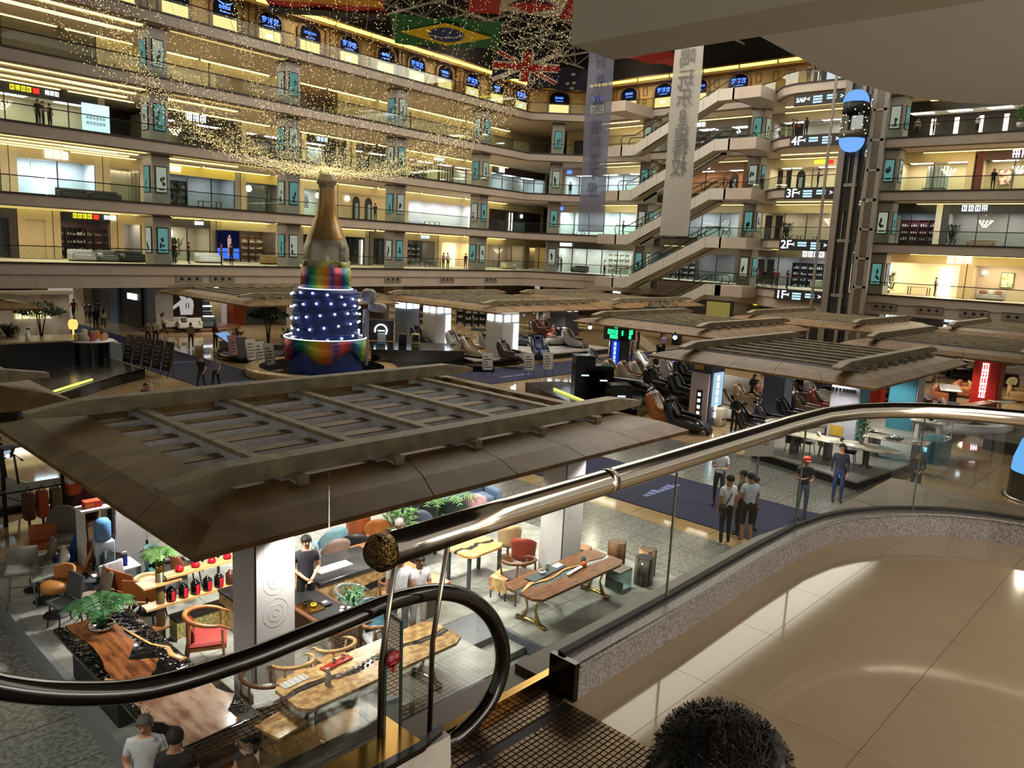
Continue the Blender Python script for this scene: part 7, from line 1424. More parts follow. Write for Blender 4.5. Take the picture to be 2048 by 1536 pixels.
t = T('glass_cube_table', 'clear glass cube side table between the logs and the gold legs', 'table', (13.0, 8.75, PZ)); MB().box(-.22, .22, -.18, .18, .38, .41).build('top', cm((70, 60, 50), .2), t); MB().box(-.22, .22, -.18, .18, .0, .38).build('glass_body', G_ACR, t)
t = T('crystal_bowl', 'crumpled silver bowl chair at the back of the gold legged table', 'bowl', (12.75, 9.55, PZ)); MB().lathe([(.1, 0), (.2, .25), (.32, .42), (.3, .5), (.24, .44), (0, .3)], 9).build('bowl', CHROME, t)
# shelf with jars
t = T('timber_shelf', 'two tier pale timber shelf on olive posts left of the first column', 'shelf', (5.8, 12.75, PZ))
OLV = mat('olive_post', (96, 82, 46), .35)
for z_, x0 in ((1.08, -.55), (.60, -.9)): mb = MB(); mb.prism(wavy([(x0, -.14), (.85, -.14), (.85, .12), (x0, .12)], 6, .012, 3), z_, z_ + .035); mb.build('shelf_board', WOODL, t)
MB().box(-.9, .85, -.12, .1, .2, .23).build('lower_board', WOODM, t)
for x_ in (-.62, .86): MB().tube([(x_, 0, 0), (x_, 0, 1.2)], .07, 12).build('post', OLV, t)
MB().box(-.95, -.3, -.15, .2, 1.0, 1.03).build('side_board', WOODL, t)
for i in range(4): t = T('red_dome', 'red lacquer dome on the top shelf, %s from the left' % ORD[i], 'ornament', (5.52 + i * .29, 12.75, PZ + 1.115)); MB().lathe([(0, 0), (.065, 0), (.075, .04), (.05, .09), (.012, .105), (0, .12)], 16).build('dome', mat('red_lacquer', (206, 26, 44), .15, coat=.5), t)
for i in range(6): t = T('tea_canister', 'black tea canister with %s on the lower shelf, %s from the left' % ('red label' if i < 5 else 'copper glaze', ORD[i]), 'canister', (5.35 + i * .215, 12.72, PZ + .635)); MB().lathe([(0, 0), (.075, 0), (.08, .03), (.08, .2), (.05, .235), (.03, .24), (.03, .26), (0, .265)], 16).build('body', BLACK if i < 5 else mat('copper_glaze', (96, 60, 44), .15, .5), t); MB().box(-.025, .035, -.086, -.076, .02, .19).build('red_label', cm((206, 30, 44), .4), t) if i < 5 else None
t = T('gold_box', 'gold patterned chest under the canister shelf', 'chest', (5.75, 12.55, PZ)); MB().box(-.45, .55, -.15, .15, .05, .36).build('body', mat('gold_brocade', (120, 110, 56), .3, scale=30, col2=(180, 172, 110)), t); MB().box(-.45, .55, -.155, .15, .0, .05).build('white_band', WHITEP, t); MB().box(-.46, .56, -.16, .16, .36, .40).build('lid', BLACK, t)
plant('spindly pale plant in a brass pot at the end of the shelf', (5.18, 12.75, PZ + 1.2), .42, 'fern', LEAFL, BRASS, seed=31, pr=.07, ph=.12)
plant('large green fern in a silver dish on the walnut slab', (4.05, 12.2, PZ + .76), .62, 'fern', mat('fern_green', (70, 128, 70), .5, var=.3, scale=9), CHROME, seed=33, pr=.2, ph=.08)
# chairs at the left of the stand
def cat_(lab, px, py, col, st, rz, sh, zseat=None, **k):
    p = at(px, py, PZ + sh); return chair(lab, (p.x, p.y, PZ), rz, col, st, sh=sh, **k)
cat_('tall grey bar chair at the left edge of the stand', 42, 1135, (120, 118, 106), 'bar', -.35, .72, w=.52, leg=GREYP)
cat_('tall orange leather bar chair beside the grey one', 84, 1085, (176, 90, 44), 'bar', -.35, .72, w=.48, leg=WOODM)
cat_('grey round backed chair behind the red one', 128, 1072, (120, 118, 108), 'shell', -.3, .50, w=.62, bh=.55)
cat_('red chair behind the blue one', 140, 1098, (170, 34, 40), 'ply', -1.6, .5, w=.42)
cat_('blue fabric chair with tall back beside the water dispenser', 132, 1112, (36, 92, 170), 'shell', -1.75, .52, w=.46, bh=.5)
cat_('tan chair with curved back before the water dispenser', 150, 1132, (196, 132, 84), 'shell', -1.7, .55, w=.5)
cat_('brown and white winged chair', 72, 1122, (160, 150, 140), 'wing', -1.65, .56, col2=(130, 120, 104))
cat_('ivory quilted winged chair', 92, 1142, (214, 222, 206), 'wing', -1.65, .58, w=.56)
cat_('mustard leather round stool chair with low back', 112, 1166, (170, 112, 46), 'round', -1.3, .60, w=.52, bh=.26)
cat_('dark slate low chair behind the mustard one', 184, 1152, (48, 54, 62), 'ply', -1.9, .46, w=.46)
cat_('black bent ply horn chair before the white column', 218, 1142, (40, 44, 52), 'horn', .1, .46, col2=(60, 38, 26), w=.5)
cat_('small charcoal seat chair in front of the mustard one', 128, 1200, (66, 72, 70), 'ply', -1.4, .5, w=.44)
cat_('taupe seat chair before the fern', 190, 1188, (150, 138, 120), 'ply', -1.6, .48, w=.46)
cat_('orange ply chair behind the canister shelf', 262, 1178, (186, 96, 40), 'ply', 1.9, .5, w=.6)
cat_('amber ply chair beside the canister shelf', 292, 1196, (190, 112, 40), 'ply', 2.3, .44, w=.55)
cat_('blond bentwood stool seat left of the shelf', 298, 1160, (222, 196, 140), 'round', 0, .6, w=.4, bh=.05)
cat_('white seat chair under the orange one', 238, 1175, (210, 214, 214), 'ply', .2, .42, w=.4)
cat_('orange tub chair behind the red domes', 372, 1130, (170, 100, 60), 'shell', 1.5, .5)
cat_('teal tub chair behind the shelf', 325, 1135, (50, 92, 92), 'shell', .5, .46)
cat_('maroon wing chair behind the water dispenser', 165, 1040, (84, 22, 30), 'shell', -.8, .5, bh=.6)
# water dispenser corner
p = at(195, 1150, PZ + .3); t = T('dispenser_cabinet', 'pale blue low cabinet under the water dispenser', 'cabinet', (5.2, 15.2, PZ)); MB().box(-.35, .5, -.3, .3, 0, .45).build('body', cm((150, 170, 180), .4), t); MB().box(-.36, .51, -.31, .31, .45, .48).build('top', WHITEP, t)
t = T('water_dispenser', 'white water dispenser with blue bottle on top', 'water dispenser', (5.15, 15.25, PZ + .48)); MB().rbox((0, 0, .28), (.34, .32, .56), .03).build('body', cm((190, 210, 222), .35), t); MB().box(-.13, .13, -.17, -.155, .1, .32).build('tap_recess', cm((120, 140, 156), .4), t); MB().lathe([(0, .56), (.14, .57), (.15, .62), (.15, .9), (.1, .98), (.04, 1.0), (0, 1.0)], 18).build('water_bottle', mat('water_blue', (96, 150, 206), .1, scale=3), t); [MB().box(x_, x_ + .03, -.185, -.16, .34, .38).build('tap', GREYP, t) for x_ in (-.08, .05)]
t = T('spray_bottle', 'blue spray bottle beside the water dispenser', 'bottle', (5.48, 15.08, PZ + .48)); MB().lathe([(0, 0), (.04, 0), (.045, .15), (.018, .2), (.018, .24), (0, .24)], 12).build('body', cm((30, 60, 170), .2), t); MB().box(-.04, .03, -.015, .015, .24, .28).build('trigger', WHITEP, t)
t = T('white_wall_shelf', 'white shelf above the water bottle holding a red box', 'shelf', (5.15, 15.45, PZ + 1.62)); MB().box(-.35, .35, -.2, .2, 0, .04).build('board', WHITEP, t); MB().box(-.33, -.29, -.2, .2, -1.6, 0).build('bracket', WHITEP, t)
t = T('red_box', 'small red and orange box on the white shelf', 'box', (5.05, 15.45, PZ + 1.66)); MB().box(-.15, .15, -.1, .1, 0, .13).build('box', cm((200, 56, 30), .5), t); MB().box(-.15, .0, -.101, -.1, .02, .1).build('orange_panel', cm((220, 120, 50)), t)
for i in range(2): t = T('small_jug', '%s lidded bottle behind the red box' % ['grey', 'black'][i], 'bottle', (5.27 + i * .13, 15.5, PZ + 1.66)); MB().lathe([(0, 0), (.05, 0), (.05, .13), (.03, .17), (0, .17)], 12).build('body', [cm((150, 160, 190), .3), BLACK][i], t); MB().lathe([(0, .17), (.035, .17), (.035, .21), (0, .21)], 12).build('cap', WHITEP, t)
t = T('notice_sheet', 'sheet of notices leaning on the white column', 'paper', (5.42, 15.55, PZ + 1.0)); MB().box(0, .02, -.2, .2, 0, .6).build('sheet', WHITEP, t); [MB().box(-.005, 0, -.15, .12, .08 + q * .09, .1 + q * .09).build('printed_line', GREYP, t) for q in range(5)]
t = T('glass_desk', 'grey metal framed desk with cups behind the shelf', 'desk', (6.35, 14.6, PZ)); MB().box(-.5, .6, -.35, .35, .7, .73).build('top', cm((110, 112, 110), .2), t); [MB().box(a - .02, a + .02, b - .02, b + .02, 0, .95).build('leg', BLACKM, t) for a in (-.5, .6) for b in (-.35, .35)]; MB().box(-.45, .0, -.3, .3, .1, .6).build('drawer_unit', GREYP, t)
t = T('white_teapot', 'white teapot on the grey desk', 'teapot', (6.5, 14.75, PZ + .73)); MB().lathe([(0, 0), (.07, 0), (.1, .07), (.05, .14), (0, .15)], 14).build('body', WHITEP, t); MB().tube([(.08, 0, .05), (.15, 0, .12)], .015, 6).build('spout', WHITEP, t)
t = T('orange_topped_stand', 'white and orange box stand in front of the black shop', 'stand', at(150, 1040, .012)); MB().box(-.15, .15, -.15, .15, 1.0, 1.35).build('white_box', WHITEP, t); MB().box(-.15, .15, -.15, .15, .7, 1.0).build('orange_box', cm((206, 80, 30), .5), t); MB().box(-.1, .1, -.1, .1, 0, .7).build('black_post', BLACKM, t)
# dark stand at the far left with rack and bags
t = T('black_rack', 'tall black steel rack at the far left of the dark stand', 'rack', (5.0, 21.3, .0)); 
for a in (-1.6, 0, 1.3): MB().box(a - .04, a + .04, -.04, .04, 0, 2.0).build('upright', BLACKM, t)
MB().tube([(-1.9, 0, 2.0), (1.5, 0, 2.0)], .06, 8).build('top_rail', GREYP, t); MB().box(1.4, 2.0, 0, .5, 0, 2.1).build('side_panel', BLACKM, t); MB().box(-1.6, 1.3, -.3, .3, .9, .94).build('shelf_board', BLACKM, t)
for i, c in enumerate([(90, 50, 36), (170, 74, 36), (110, 92, 50), (100, 96, 92), (60, 60, 64)]): t = T('hanging_bag', '%s bag in the dark stand at far left' % ['brown', 'orange', 'olive', 'grey', 'black'][i], 'bag', (5.35 + i * .3 - (2.4 if i > 2 else 0), 20.7, .0)); MB().rbox((0, 0, .62), (.24, .3, .7), .06).build('body', cm(c, .5), t); MB().tube([(-.06, 0, .95), (0, 0, 1.1), (.06, 0, .95)], .015, 6).build('handle', BLACKM, t); MB().tube([(0, 0, 0), (0, 0, .3)], .03, 6).build('post', BLACKM, t)
for i in range(3): p = at([20, 70, 40][i], [1010, 1000, 970][i] + 30, .0); treadmill('black gym machine in the dark stand at far left, %s' % ['leftmost', 'nearest the rack', 'behind the rail'][i], (p.x, p.y + 1.2, 0), .3, (22, 22, 24))
t = T('lamp_arm', 'curved desk lamp with blue-white head at the left edge', 'lamp', at(8, 975, .9)); MB().tube([(0, 0, -.9), (0, 0, .5), (-.2, .1, .9), (.1, 0, .8)], .02, 6).build('arm', STEEL, t); MB().ball((.12, 0, .78), .05).build('head', WGLOW, t)
# far side of stand: chairs, sofas and a rug
def c2(lab, px, py, col, st, rz, sh=.46, **k): p = at(px, py, PZ + sh); return chair(lab, (p.x, p.y, PZ), rz, col, st, sh=sh, **k)
c2('pale blue tub chair with high back behind the counter', 660, 1085, (120, 160, 170), 'shell', 3.0, .5, bh=.45, w=.6)
c2('taupe tub chair in front of the pale blue one', 667, 1105, (130, 108, 98), 'shell', 2.9, .48, w=.55)
c2('black winged chair with white edge behind the oak plank', 708, 1092, (24, 24, 28), 'shell', 2.6, .5, bh=.4, w=.6)
c2('rust fabric chair under the canopy edge', 715, 1055, (160, 84, 44), 'round', 2.6, .5)
c2('copper leather chair behind the black winged one', 757, 1062, (176, 104, 44), 'shell', 2.5, .5, bh=.4, w=.55)
c2('white and brown chair near the leaf plant', 808, 1040, (120, 70, 36), 'shell', 2.5, .5, col2=(196, 200, 206), w=.58)
c2('slate blue dining chair near the steel handrail', 840, 1045, (70, 78, 92), 'shell', 2.4, .5, w=.5)
c2('charcoal armless chair right of the slate blue one', 855, 1030, (44, 46, 50), 'ply', 2.2, .5)
c2('dark green chair before the blue heap', 905, 1020, (30, 48, 42), 'shell', 2.5, .5, w=.62, bh=.38)
c2('blush pink chair at the right end of the row', 945, 1008, (222, 174, 178), 'shell', 2.5, .5, w=.6, bh=.38)
c2('navy tub chair behind the white and brown one', 835, 1015, (40, 48, 62), 'shell', 2.2, .48)
p = at(960, 1000, PZ + .42); sofa('grey blue ottoman bench behind the pink chair', (p.x - .2, p.y + .4, PZ), -.2, 1.9, (92, 112, 136))
p = at(898, 1000, PZ + .5); t = T('blue_quilt', 'bright blue quilted cushions heaped on a dark chair', 'cushion', (p.x, p.y, PZ + .42), .3); [MB().rbox((-.25 + .25 * q, 0, .12 + .05 * q), (.3, .6, .2), .08).build('quilted_pad', cm((50, 96, 206), .6), t) for q in range(3)]
t = T('dark_armchair_base', 'dark low armchair under the blue quilted cushions', 'chair', (p.x, p.y, PZ), .3); MB().rbox((0, 0, .25), (1.1, .9, .34), .1).build('seat', cm((34, 40, 52)), t); MB().rbox((0, .42, .5), (1.1, .2, .5), .08).build('backrest', cm((34, 40, 52)), t)
plant('pale feathery plant in front of the dark green chair', (at(880, 1045, PZ + .2).x, at(880, 1045, PZ + .2).y, PZ), 1.05, 'fern', LEAFL, BLACKM, seed=41, pr=.14, ph=.4)
plant('single pale leaf plant under the canopy edge', (at(800, 1070, PZ + .5).x, at(800, 1070, PZ + .5).y, PZ), 1.2, 'bush', LEAFL, WHITEP, seed=42, pr=.12, ph=.5)
p = at(850, 1065, PZ + .7); table('low dark table with pale slabs before the slate chairs', (p.x, p.y, PZ), 0, 1.2, .6, .6, cm((180, 150, 110), .4), BLACKM)
p = at(620, 1010, .7); 
# blue and white lit shapes under the canopy, seen through the grid
BLUEP = glow('blue_screen_panel', (40, 40, 220), 1.0)
for i, (px, py, w_, d_, m_, lab) in enumerate([(520, 825, 1.3, .5, BLUEP, 'deep blue lit counter seen through the left of the canopy grid'), (735, 828, 1.3, .6, BLUEP, 'deep blue lit counter seen through the middle of the canopy grid'), (680, 808, 1.3, .4, glow('violet_panel', (120, 110, 230), .8), 'violet lit counter under the canopy grid'), (600, 848, .8, .3, glow('violet_panel', (120, 110, 230), .8), 'small violet light box under the canopy grid'), (812, 850, .5, .4, glow('white_box_lit', (200, 225, 235), .9), 'white lit box under the canopy grid'), (235, 880, .8, .5, WHITEP, 'white desk seen through the first canopy cells'), (490, 900, 1.4, .5, mat('gold_marble_top', (214, 176, 100), .1, scale=1.5, col2=(120, 90, 40)), 'gold streaked marble counter seen through the grid'), (865, 808, .9, .5, cm((170, 190, 190), .2), 'pale tea table seen through the far cells of the grid')]):
    p = at(px, py, 1.2); t = T('display_counter', lab, 'counter', (p.x, p.y, PZ if p.x < 14.4 and p.y < 18 else .012)); MB().box(-w_ / 2, w_ / 2, -d_ / 2, d_ / 2, 0, .76).build('body', WHITEP, t); MB().box(-w_ / 2, w_ / 2, -d_ / 2, d_ / 2, .76, .80).build('top', m_, t)
# ------------------------------------------------------------------ our own gallery: floor, kerb, railing, escalator end
TILE = mat('cream_polished_tile', (176, 156, 128), .07, scale=.9, col2=(168, 148, 120), spec=.6)
FZ = 5.0
S(plate('floor_gallery', [(-4, -7), (7.75, -7), (7.75, .6), (7.6, 1.45), (7.3, 1.85), (6.95, 2.12), (6.5, 2.3), (5.9, 2.38), (-4, 2.38)], 4.35, FZ - .012, mat('grout', (84, 66, 50), .6)))
KP = [(2.96, 2.20), (4.0, 2.21), (5.1, 2.24), (5.9, 2.24), (6.3, 2.19), (6.6, 2.10), (6.9, 1.95), (7.12, 1.78), (7.32, 1.58), (7.48, 1.32), (7.58, 1.02), (7.64, .6), (7.66, 0), (7.66, -6)]
t = T('floor_gallery_tiles', 'cream polished tiles', 'floor'); t['kind'] = 'structure'
mb = MB(); mb.box(.0015, .7985, .0015, .8085, -.012, 0); t0 = None
for i in range(-1, 6):
    for j in range(-6, 1):
        x, y = 3.62 + i * .80, 1.83 + j * .81
        if x < 2.9 - .1 and i < 0: x0 = 2.93
        else: x0 = x
        if j >= -3 and i >= 4 or j == 0 or i == -1:
            top_ = []
            for q in range(9):
                xx = min(x0 + .0015 + (x + .797 - x0) * q / 8, 7.62); ky = 2.25
                for a_, b_ in zip(KP, KP[1:]):
                    if a_[0] <= xx <= b_[0]: ky = a_[1] + (b_[1] - a_[1]) * (xx - a_[0]) / (b_[0] - a_[0]) + .03
                top_.append((xx, max(y + .003, min(y + .8085, ky))))
            m2 = MB(); m2.prism([(top_[0][0], y + .0015), (top_[-1][0], y + .0015)] + top_[::-1], FZ - .012, FZ); m2.build('tile', TILE, t); continue
        if t0 is None: t0 = mb.build('tile', TILE, t); t0.location = (x, y, FZ)
        else: o = t0.copy(); COL.objects.link(o); o.location = (x, y, FZ); o.parent = t
GRA = mat('speckled_granite', (150, 143, 138), .35, scale=60, col2=(104, 97, 92), var=.5)
def offp(path, d):
    out = []
    for i, p in enumerate(path):
        a = Vector(path[max(i - 1, 0)]); b = Vector(path[min(i + 1, len(path) - 1)]); t_ = (b - a).normalized(); out.append((p[0] - t_.y * d, p[1] + t_.x * d))
    return out
t = T('granite_kerb', 'speckled granite kerb under the glass railing', 'kerb', (0, 0, 0))
for i in range(len(KP) - 1):
    a, b = KP[i:i + 2]; c, d = offp(KP, .15)[i:i + 2]; mb = MB(); mb.prism([a, b, d, c], FZ, FZ + .2); mb.build('kerb_stone', GRA, t)
mb = MB(); o_ = offp(KP, -.012); mb.tube([(x, y, FZ + .195) for x, y in o_], .014, 6); mb.build('bullnose', GRA, t)
MB().box(2.93, 2.965, 2.19, 2.36, FZ, FZ + .21).build('end_cap', BLACK, t)
mb = MB(); mb.extr(offp(KP, .09), offp(KP, .13), FZ + .2, FZ + .225); mb.build('glass_channel', BLACKM, t)
LEDGE = mat('bronze_ledge', (84, 64, 34), .35, .1, scale=2)
t = T('trim_1', 'bronze clad outer ledge', 'trim'); t['kind'] = 'structure'
L0, L1 = offp(KP, .15), offp(KP, .42)
for i in range(len(KP) - 1): mb = MB(); mb.prism([L0[i], L0[i + 1], L1[i + 1], L1[i]], FZ - .6, FZ + .03); mb.build('ledge_panel', LEDGE, t)
for i in range(3): x = -.9 + i * 1.3; MB().box(x, x + 1.29, 2.43, 2.65, FZ - .6, FZ + .0).build('ledge_panel', LEDGE, t)
# glass railing with steel tube
t = T('glass_railing', 'glass railing with wide polished steel tube rail curving away to the right', 'railing', (0, 0, 0))
GP = offp(KP, .10)
gl = [(2.40, 2.30)] + GP
def pane(pts, z0=FZ + .15, z1=FZ + 1.07):
    mb = MB(); n_ = len(pts); o2 = [(p[0] + .002, p[1] + .012) for p in pts]
    vs = [(p[0], p[1], z) for z in (z0, z1) for p in pts]; fs = [(i, i + 1, n_ + i + 1, n_ + i) for i in range(n_ - 1)]; mb._a(vs, fs, True)
    ed = MB(); e = pts[-1]; ed.box(e[0] - .004, e[0] + .004, e[1] - .006, e[1] + .006, z0, z1); ed.build('pane_edge', mat('glass_edge', (110, 124, 96), .2), t); return mb.build('glass_pane', G_NEAR, t)
ip = lambda x: next((GP[i][0] + 0, GP[i][1] + (GP[i + 1][1] - GP[i][1]) * 0) for i in range(len(GP) - 1) if GP[i][0] <= x)
pane([(2.44, 2.30), (2.96, 2.30), (3.96, 2.31)]); pane([(3.965, 2.31), (5.1, 2.34), (5.88, 2.34)]); pane([(5.885, 2.34)] + GP[4:7] + [(7.16, 1.85)]); pane([(7.165, 1.845)] + GP[8:12]); pane(GP[11:13] + [(7.76, -1.5)]); pane([(7.76, -1.51), (7.76, -4)])
TP = [(1.70, 2.20)] + [(2.4, 2.22), (3.4, 2.22), (4.4, 2.23), (5.3, 2.24), (5.9, 2.22), (6.3, 2.13), (6.62, 1.98), (6.9, 1.78), (7.1, 1.52), (7.26, 1.2), (7.36, .8), (7.4, .2), (7.4, -6)]
POL = mat('polished_tube_steel', (236, 228, 212), .14, 1.0, var=.02)
MB().tube([(x, y, FZ + 1.125) for x, y in TP], .064, 24).build('tube_rail', POL, t)
mb = MB(); mb.tube([(1.66, 2.195, FZ + 1.125), (1.685, 2.2, FZ + 1.125), (1.73, 2.2, FZ + 1.125)], [.05, .072, .072], 24); mb.build('end_cap', mat('ornate_cap', (120, 96, 56), .2, 1.0, scale=60, bump=1.0), t)
MB().tube([(3.1, 2.22, FZ + 1.125), (3.16, 2.22, FZ + 1.125)], .0655, 24).build('sleeve_joint', POL, t)
for x in (1.79, 2.06): MB().tube([(x, 2.30, FZ + .04), (x, 2.30, FZ + .6), (x, 2.22, FZ + 1.09)], .011, 8).build('support_rod', STEEL, t)
# escalator end beside us
t = T('escalator_balustrade', 'black escalator handrail looping round a glass balustrade end', 'escalator', (0, 0, 0)); v0 = 2.36
hp = [aty(px, py, v0) for px, py in ((-160, 1328), (0, 1373), (150, 1387), (300, 1376), (480, 1323), (600, 1276), (700, 1236), (780, 1204), (840, 1188), (880, 1184), (920, 1190), (955, 1208), (985, 1240), (1003, 1285), (1005, 1330), (993, 1375), (970, 1415), (935, 1455), (895, 1487), (850, 1505))]
MB().tube(smooth(hp, 4), .037, 14).build('handrail', mat('handrail_rubber', (16, 12, 10), .12, var=.1, coat=.5), t)
mb = MB(); inner = [Vector(p) for p in hp]; zb = FZ + .26; n_ = len(inner)
vs = [tuple(p) for p in inner[:14]] + [(p.x, p.y, zb if p.x > .75 else zb + (.75 - p.x) * .12) for p in inner[:14]]; mb._a(vs, [(i, i + 1, 14 + i + 1, 14 + i) for i in range(13)]); mb.build('glass_side', G_NEAR, t)
MB().box(-1.0, 1.9, 2.16, 2.30, FZ - .3, FZ + .28).build('inner_deck', mat('polished_bronze', (190, 150, 80), .16, 1.0, scale=2), t)
mb = MB(); mb.prism([(-1, 2.10), (1.85, 2.10), (1.98, 2.13), (2.02, 2.17), (1.96, 2.16), (1.84, 2.135), (-1, 2.135)], FZ + .285, FZ + .31); mb.build('black_trim', BLACK, t)
P_ = [(-1.0, -.25), (1.62, -.25), (1.84, -.15), (1.95, -.01), (2.01, .13), (2.0, .27), (-1.0, .27)]
mb = MB(); mb._a([(p[0], 2.105, FZ + p[1] + .02) for p in P_] + [(p[0], 2.16, FZ + p[1] + .02) for p in P_], [tuple(range(7))[::-1], tuple(range(7, 14))] + [(i, (i + 1) % 7, 7 + (i + 1) % 7, 7 + i) for i in range(7)]); mb.build('rounded_end_cover', mat('grey_cover', (196, 188, 176), .3), t)
MB().box(1.62, 1.72, 2.085, 2.104, FZ - .02, FZ + .1).build('red_button_label', cm((170, 30, 30), .4), t)
MB().box(2.08, 3.10, 2.385, 2.43, FZ - .02, FZ + .06).build('skirt_strip', mat('polished_bronze', (190, 150, 80), .16, 1.0, scale=2), t)
t = T('clear_guard_panel', 'narrow clear guard panel with dark green edges at the escalator end', 'guard', (0, 0, 0)); GE = mat('guard_edge', (40, 62, 54), .2)
a_ = aty(772, 1225, 2.30); b_ = aty(803, 1245, 2.30); c_ = aty(800, 1474, 2.30); d_ = aty(768, 1474, 2.30)
mb = MB(); mb._a([a_, b_, c_, d_], [(0, 1, 2, 3)]); mb.build('panel', G_ACR, t); MB().bar(b_, c_, .008, .012).build('edge', GE, t); MB().bar(a_, b_, .008, .012).build('edge', GE, t); MB().bar(a_, d_, .008, .012).build('edge', GE, t)
q = aty(787, 1318, 2.285); t = T('stop_sticker', 'red round stop sticker with Chinese characters and arrow tail', 'sticker', q); RS = cm((150, 22, 26), .4)
mb = MB(); mb.tube([(0, 0, 0), (0, .006, 0)], .036, 24); mb._a([(-.007, 0, -.03), (.007, 0, -.03), (.007, 0, -.046), (.014, 0, -.046), (0, 0, -.062), (-.014, 0, -.046), (-.007, 0, -.046)], [tuple(range(7))]); mb.build('red_disc', RS, t)
F_ = frame((0, -.002, .006), (1, 0, 0), (0, 0, 1)); text('lettering', '急停', .026, cm((222, 150, 150), .5), t, F_, .0005); text('lettering', 'STOP', .013, cm((222, 150, 150), .5), t, frame((0, -.002, -.018), (1, 0, 0), (0, 0, 1)), .0005)
# ribbed landing mat
t = T('landing_plate', 'ribbed bronze escalator landing plate', 'floor plate', (0, 0, 0)); PLT = mat('plate_metal', (120, 98, 74), .3, .85, scale=5); PLD = mat('plate_groove', (14, 11, 9), .6)
MB().box(.9, 2.905, .6, 2.40, FZ - .01, FZ + .004).build('dark_bed', PLD, t)
mb = MB(); nx, ny = 50, 34; c = .0
for i in range(nx):
    for j in range(62):
        x0 = 1.15 + i * .035; y0 = .62 + j * .0285
        if x0 > 2.87 or abs(y0 - 2.17) < .02: continue
        mb.box(x0 + .003, x0 + .032, y0 + .004, y0 + .0245, FZ + .004, FZ + .010)
stuff(mb.build('raised_ribs', PLT, t))
for (px, py) in ((1022, 1420), (1085, 1460)):
    q = at(px, py, FZ + .011); text('stamped_lettering', 'O O', .05, PLD, t, frame((q.x, q.y, FZ + .0105), (1, 0, 0), (0, 1, 0)), .001)
# ceiling above us and beam
CE = mat('gallery_ceiling_white', (206, 196, 186), .7, var=.02)
pl = [(4.3, 2.22), (5.2, 2.24), (5.7, 2.2), (6.1, 2.11), (6.45, 1.98), (6.72, 1.80), (6.9, 1.58), (7.04, 1.3), (7.12, .9), (7.15, .3), (7.15, -7), (4.3, -7)]
S(plate('ceiling_gallery', pl, 8.5, 9.4, CE)); S(plate('ceiling_beam', [(3.87, -7), (4.3, -7), (4.3, 3.24), (3.87, 3.24)], 8.5, 10.6, mat('beam_paint', (176, 166, 146), .7, var=.02)))
# ------------------------------------------------------------------ people
DG = bpy.context.evaluated_depsgraph_get()
def pose(k):
    J = dict(pel=(0, 0, .95), ab=(0, .01, 1.10), ch=(0, 0, 1.30), nk=(0, 0, 1.45), hb=(0, .015, 1.53), hm=(0, .02, 1.62), ht=(0, .01, 1.70),
             Ls=(-.17, 0, 1.39), Le=(-.22, .03, 1.12), Lw=(-.21, -.05, .88), Lh=(-.2, -.08, .80), Rs=(.17, 0, 1.39), Re=(.22, .03, 1.12), Rw=(.21, -.05, .88), Rh=(.2, -.08, .80),
             Lp=(-.09, 0, .92), Lk=(-.10, -.02, .50), La=(-.10, .02, .09), Lt=(-.11, -.13, .035), Rp=(.09, 0, .92), Rk=(.10, -.02, .50), Ra=(.10, .02, .09), Rt=(.11, -.13, .035))
    U = lambda **kw: J.update(kw)
    if k == 'walk': U(Lk=(-.1, -.16, .51), La=(-.1, -.22, .1), Lt=(-.1, -.37, .06), Rk=(.1, .06, .50), Ra=(.1, .32, .16), Rt=(.1, .24, .035), Le=(-.23, .14, 1.14), Lw=(-.22, .18, .92), Lh=(-.22, .17, .84), Re=(.23, -.06, 1.13), Rw=(.2, -.24, .98), Rh=(.19, -.3, .94))
    if k == 'phone': U(Le=(-.21, -.02, 1.12), Lw=(-.10, -.26, 1.16), Lh=(-.05, -.31, 1.2), Re=(.21, -.02, 1.12), Rw=(.10, -.25, 1.12), Rh=(.04, -.30, 1.14), hm=(0, -.02, 1.61), ht=(0, -.03, 1.69))
    if k == 'front': U(Le=(-.22, -.0, 1.13), Lw=(-.06, -.22, 1.02), Lh=(.0, -.26, .99), Re=(.22, -.0, 1.13), Rw=(.08, -.24, 1.05), Rh=(.02, -.30, 1.0), hm=(0, -.03, 1.61), ht=(0, -.04, 1.69))
    if k == 'point': U(Re=(.26, -.2, 1.30), Rw=(.24, -.42, 1.45), Rh=(.24, -.5, 1.5))
    if k == 'sit': U(Lk=(-.14, -.42, .93), La=(-.13, -.40, .5), Lt=(-.13, -.55, .45), Rk=(.14, -.42, .93), Ra=(.13, -.40, .5), Rt=(.13, -.55, .45), Lw=(-.15, -.22, 1.02), Lh=(-.13, -.30, 1.0), Rw=(.15, -.22, 1.02), Rh=(.13, -.30, 1.0))
    return J
RAD = dict(pel=(.145, .11), ab=(.13, .10), ch=(.155, .11), nk=(.062, .06), hb=(.066, .07), hm=(.082, .098), ht=(.066, .078), Ls=.066, Le=.044, Lw=.028, Lh=.034, Rs=.066, Re=.044, Rw=.028, Rh=.034, Lp=.092, Lk=.06, La=.042, Lt=.036, Rp=.092, Rk=.06, Ra=.042, Rt=.036)
BON = [('pel', 'ab', 's'), ('ab', 'ch', 's'), ('ch', 'nk', 's'), ('nk', 'hb', 'k'), ('hb', 'hm', 'k'), ('hm', 'ht', 'k')] + [(a + x, b_ if len(b_) > 1 else a + b_, l) if False else (p, q, l) for a in 'LR' for (p, q, l) in (('ch', a + 's', 's'), (a + 's', a + 'e', 'u'), (a + 'e', a + 'w', 'f'), (a + 'w', a + 'h', 'h'), ('pel', a + 'p', 'p'), (a + 'p', a + 'k', 'p'), (a + 'k', a + 'a', 'c'), (a + 'a', a + 't', 'o')) for x in ('',) for b_ in ('x',)]
PM = {}
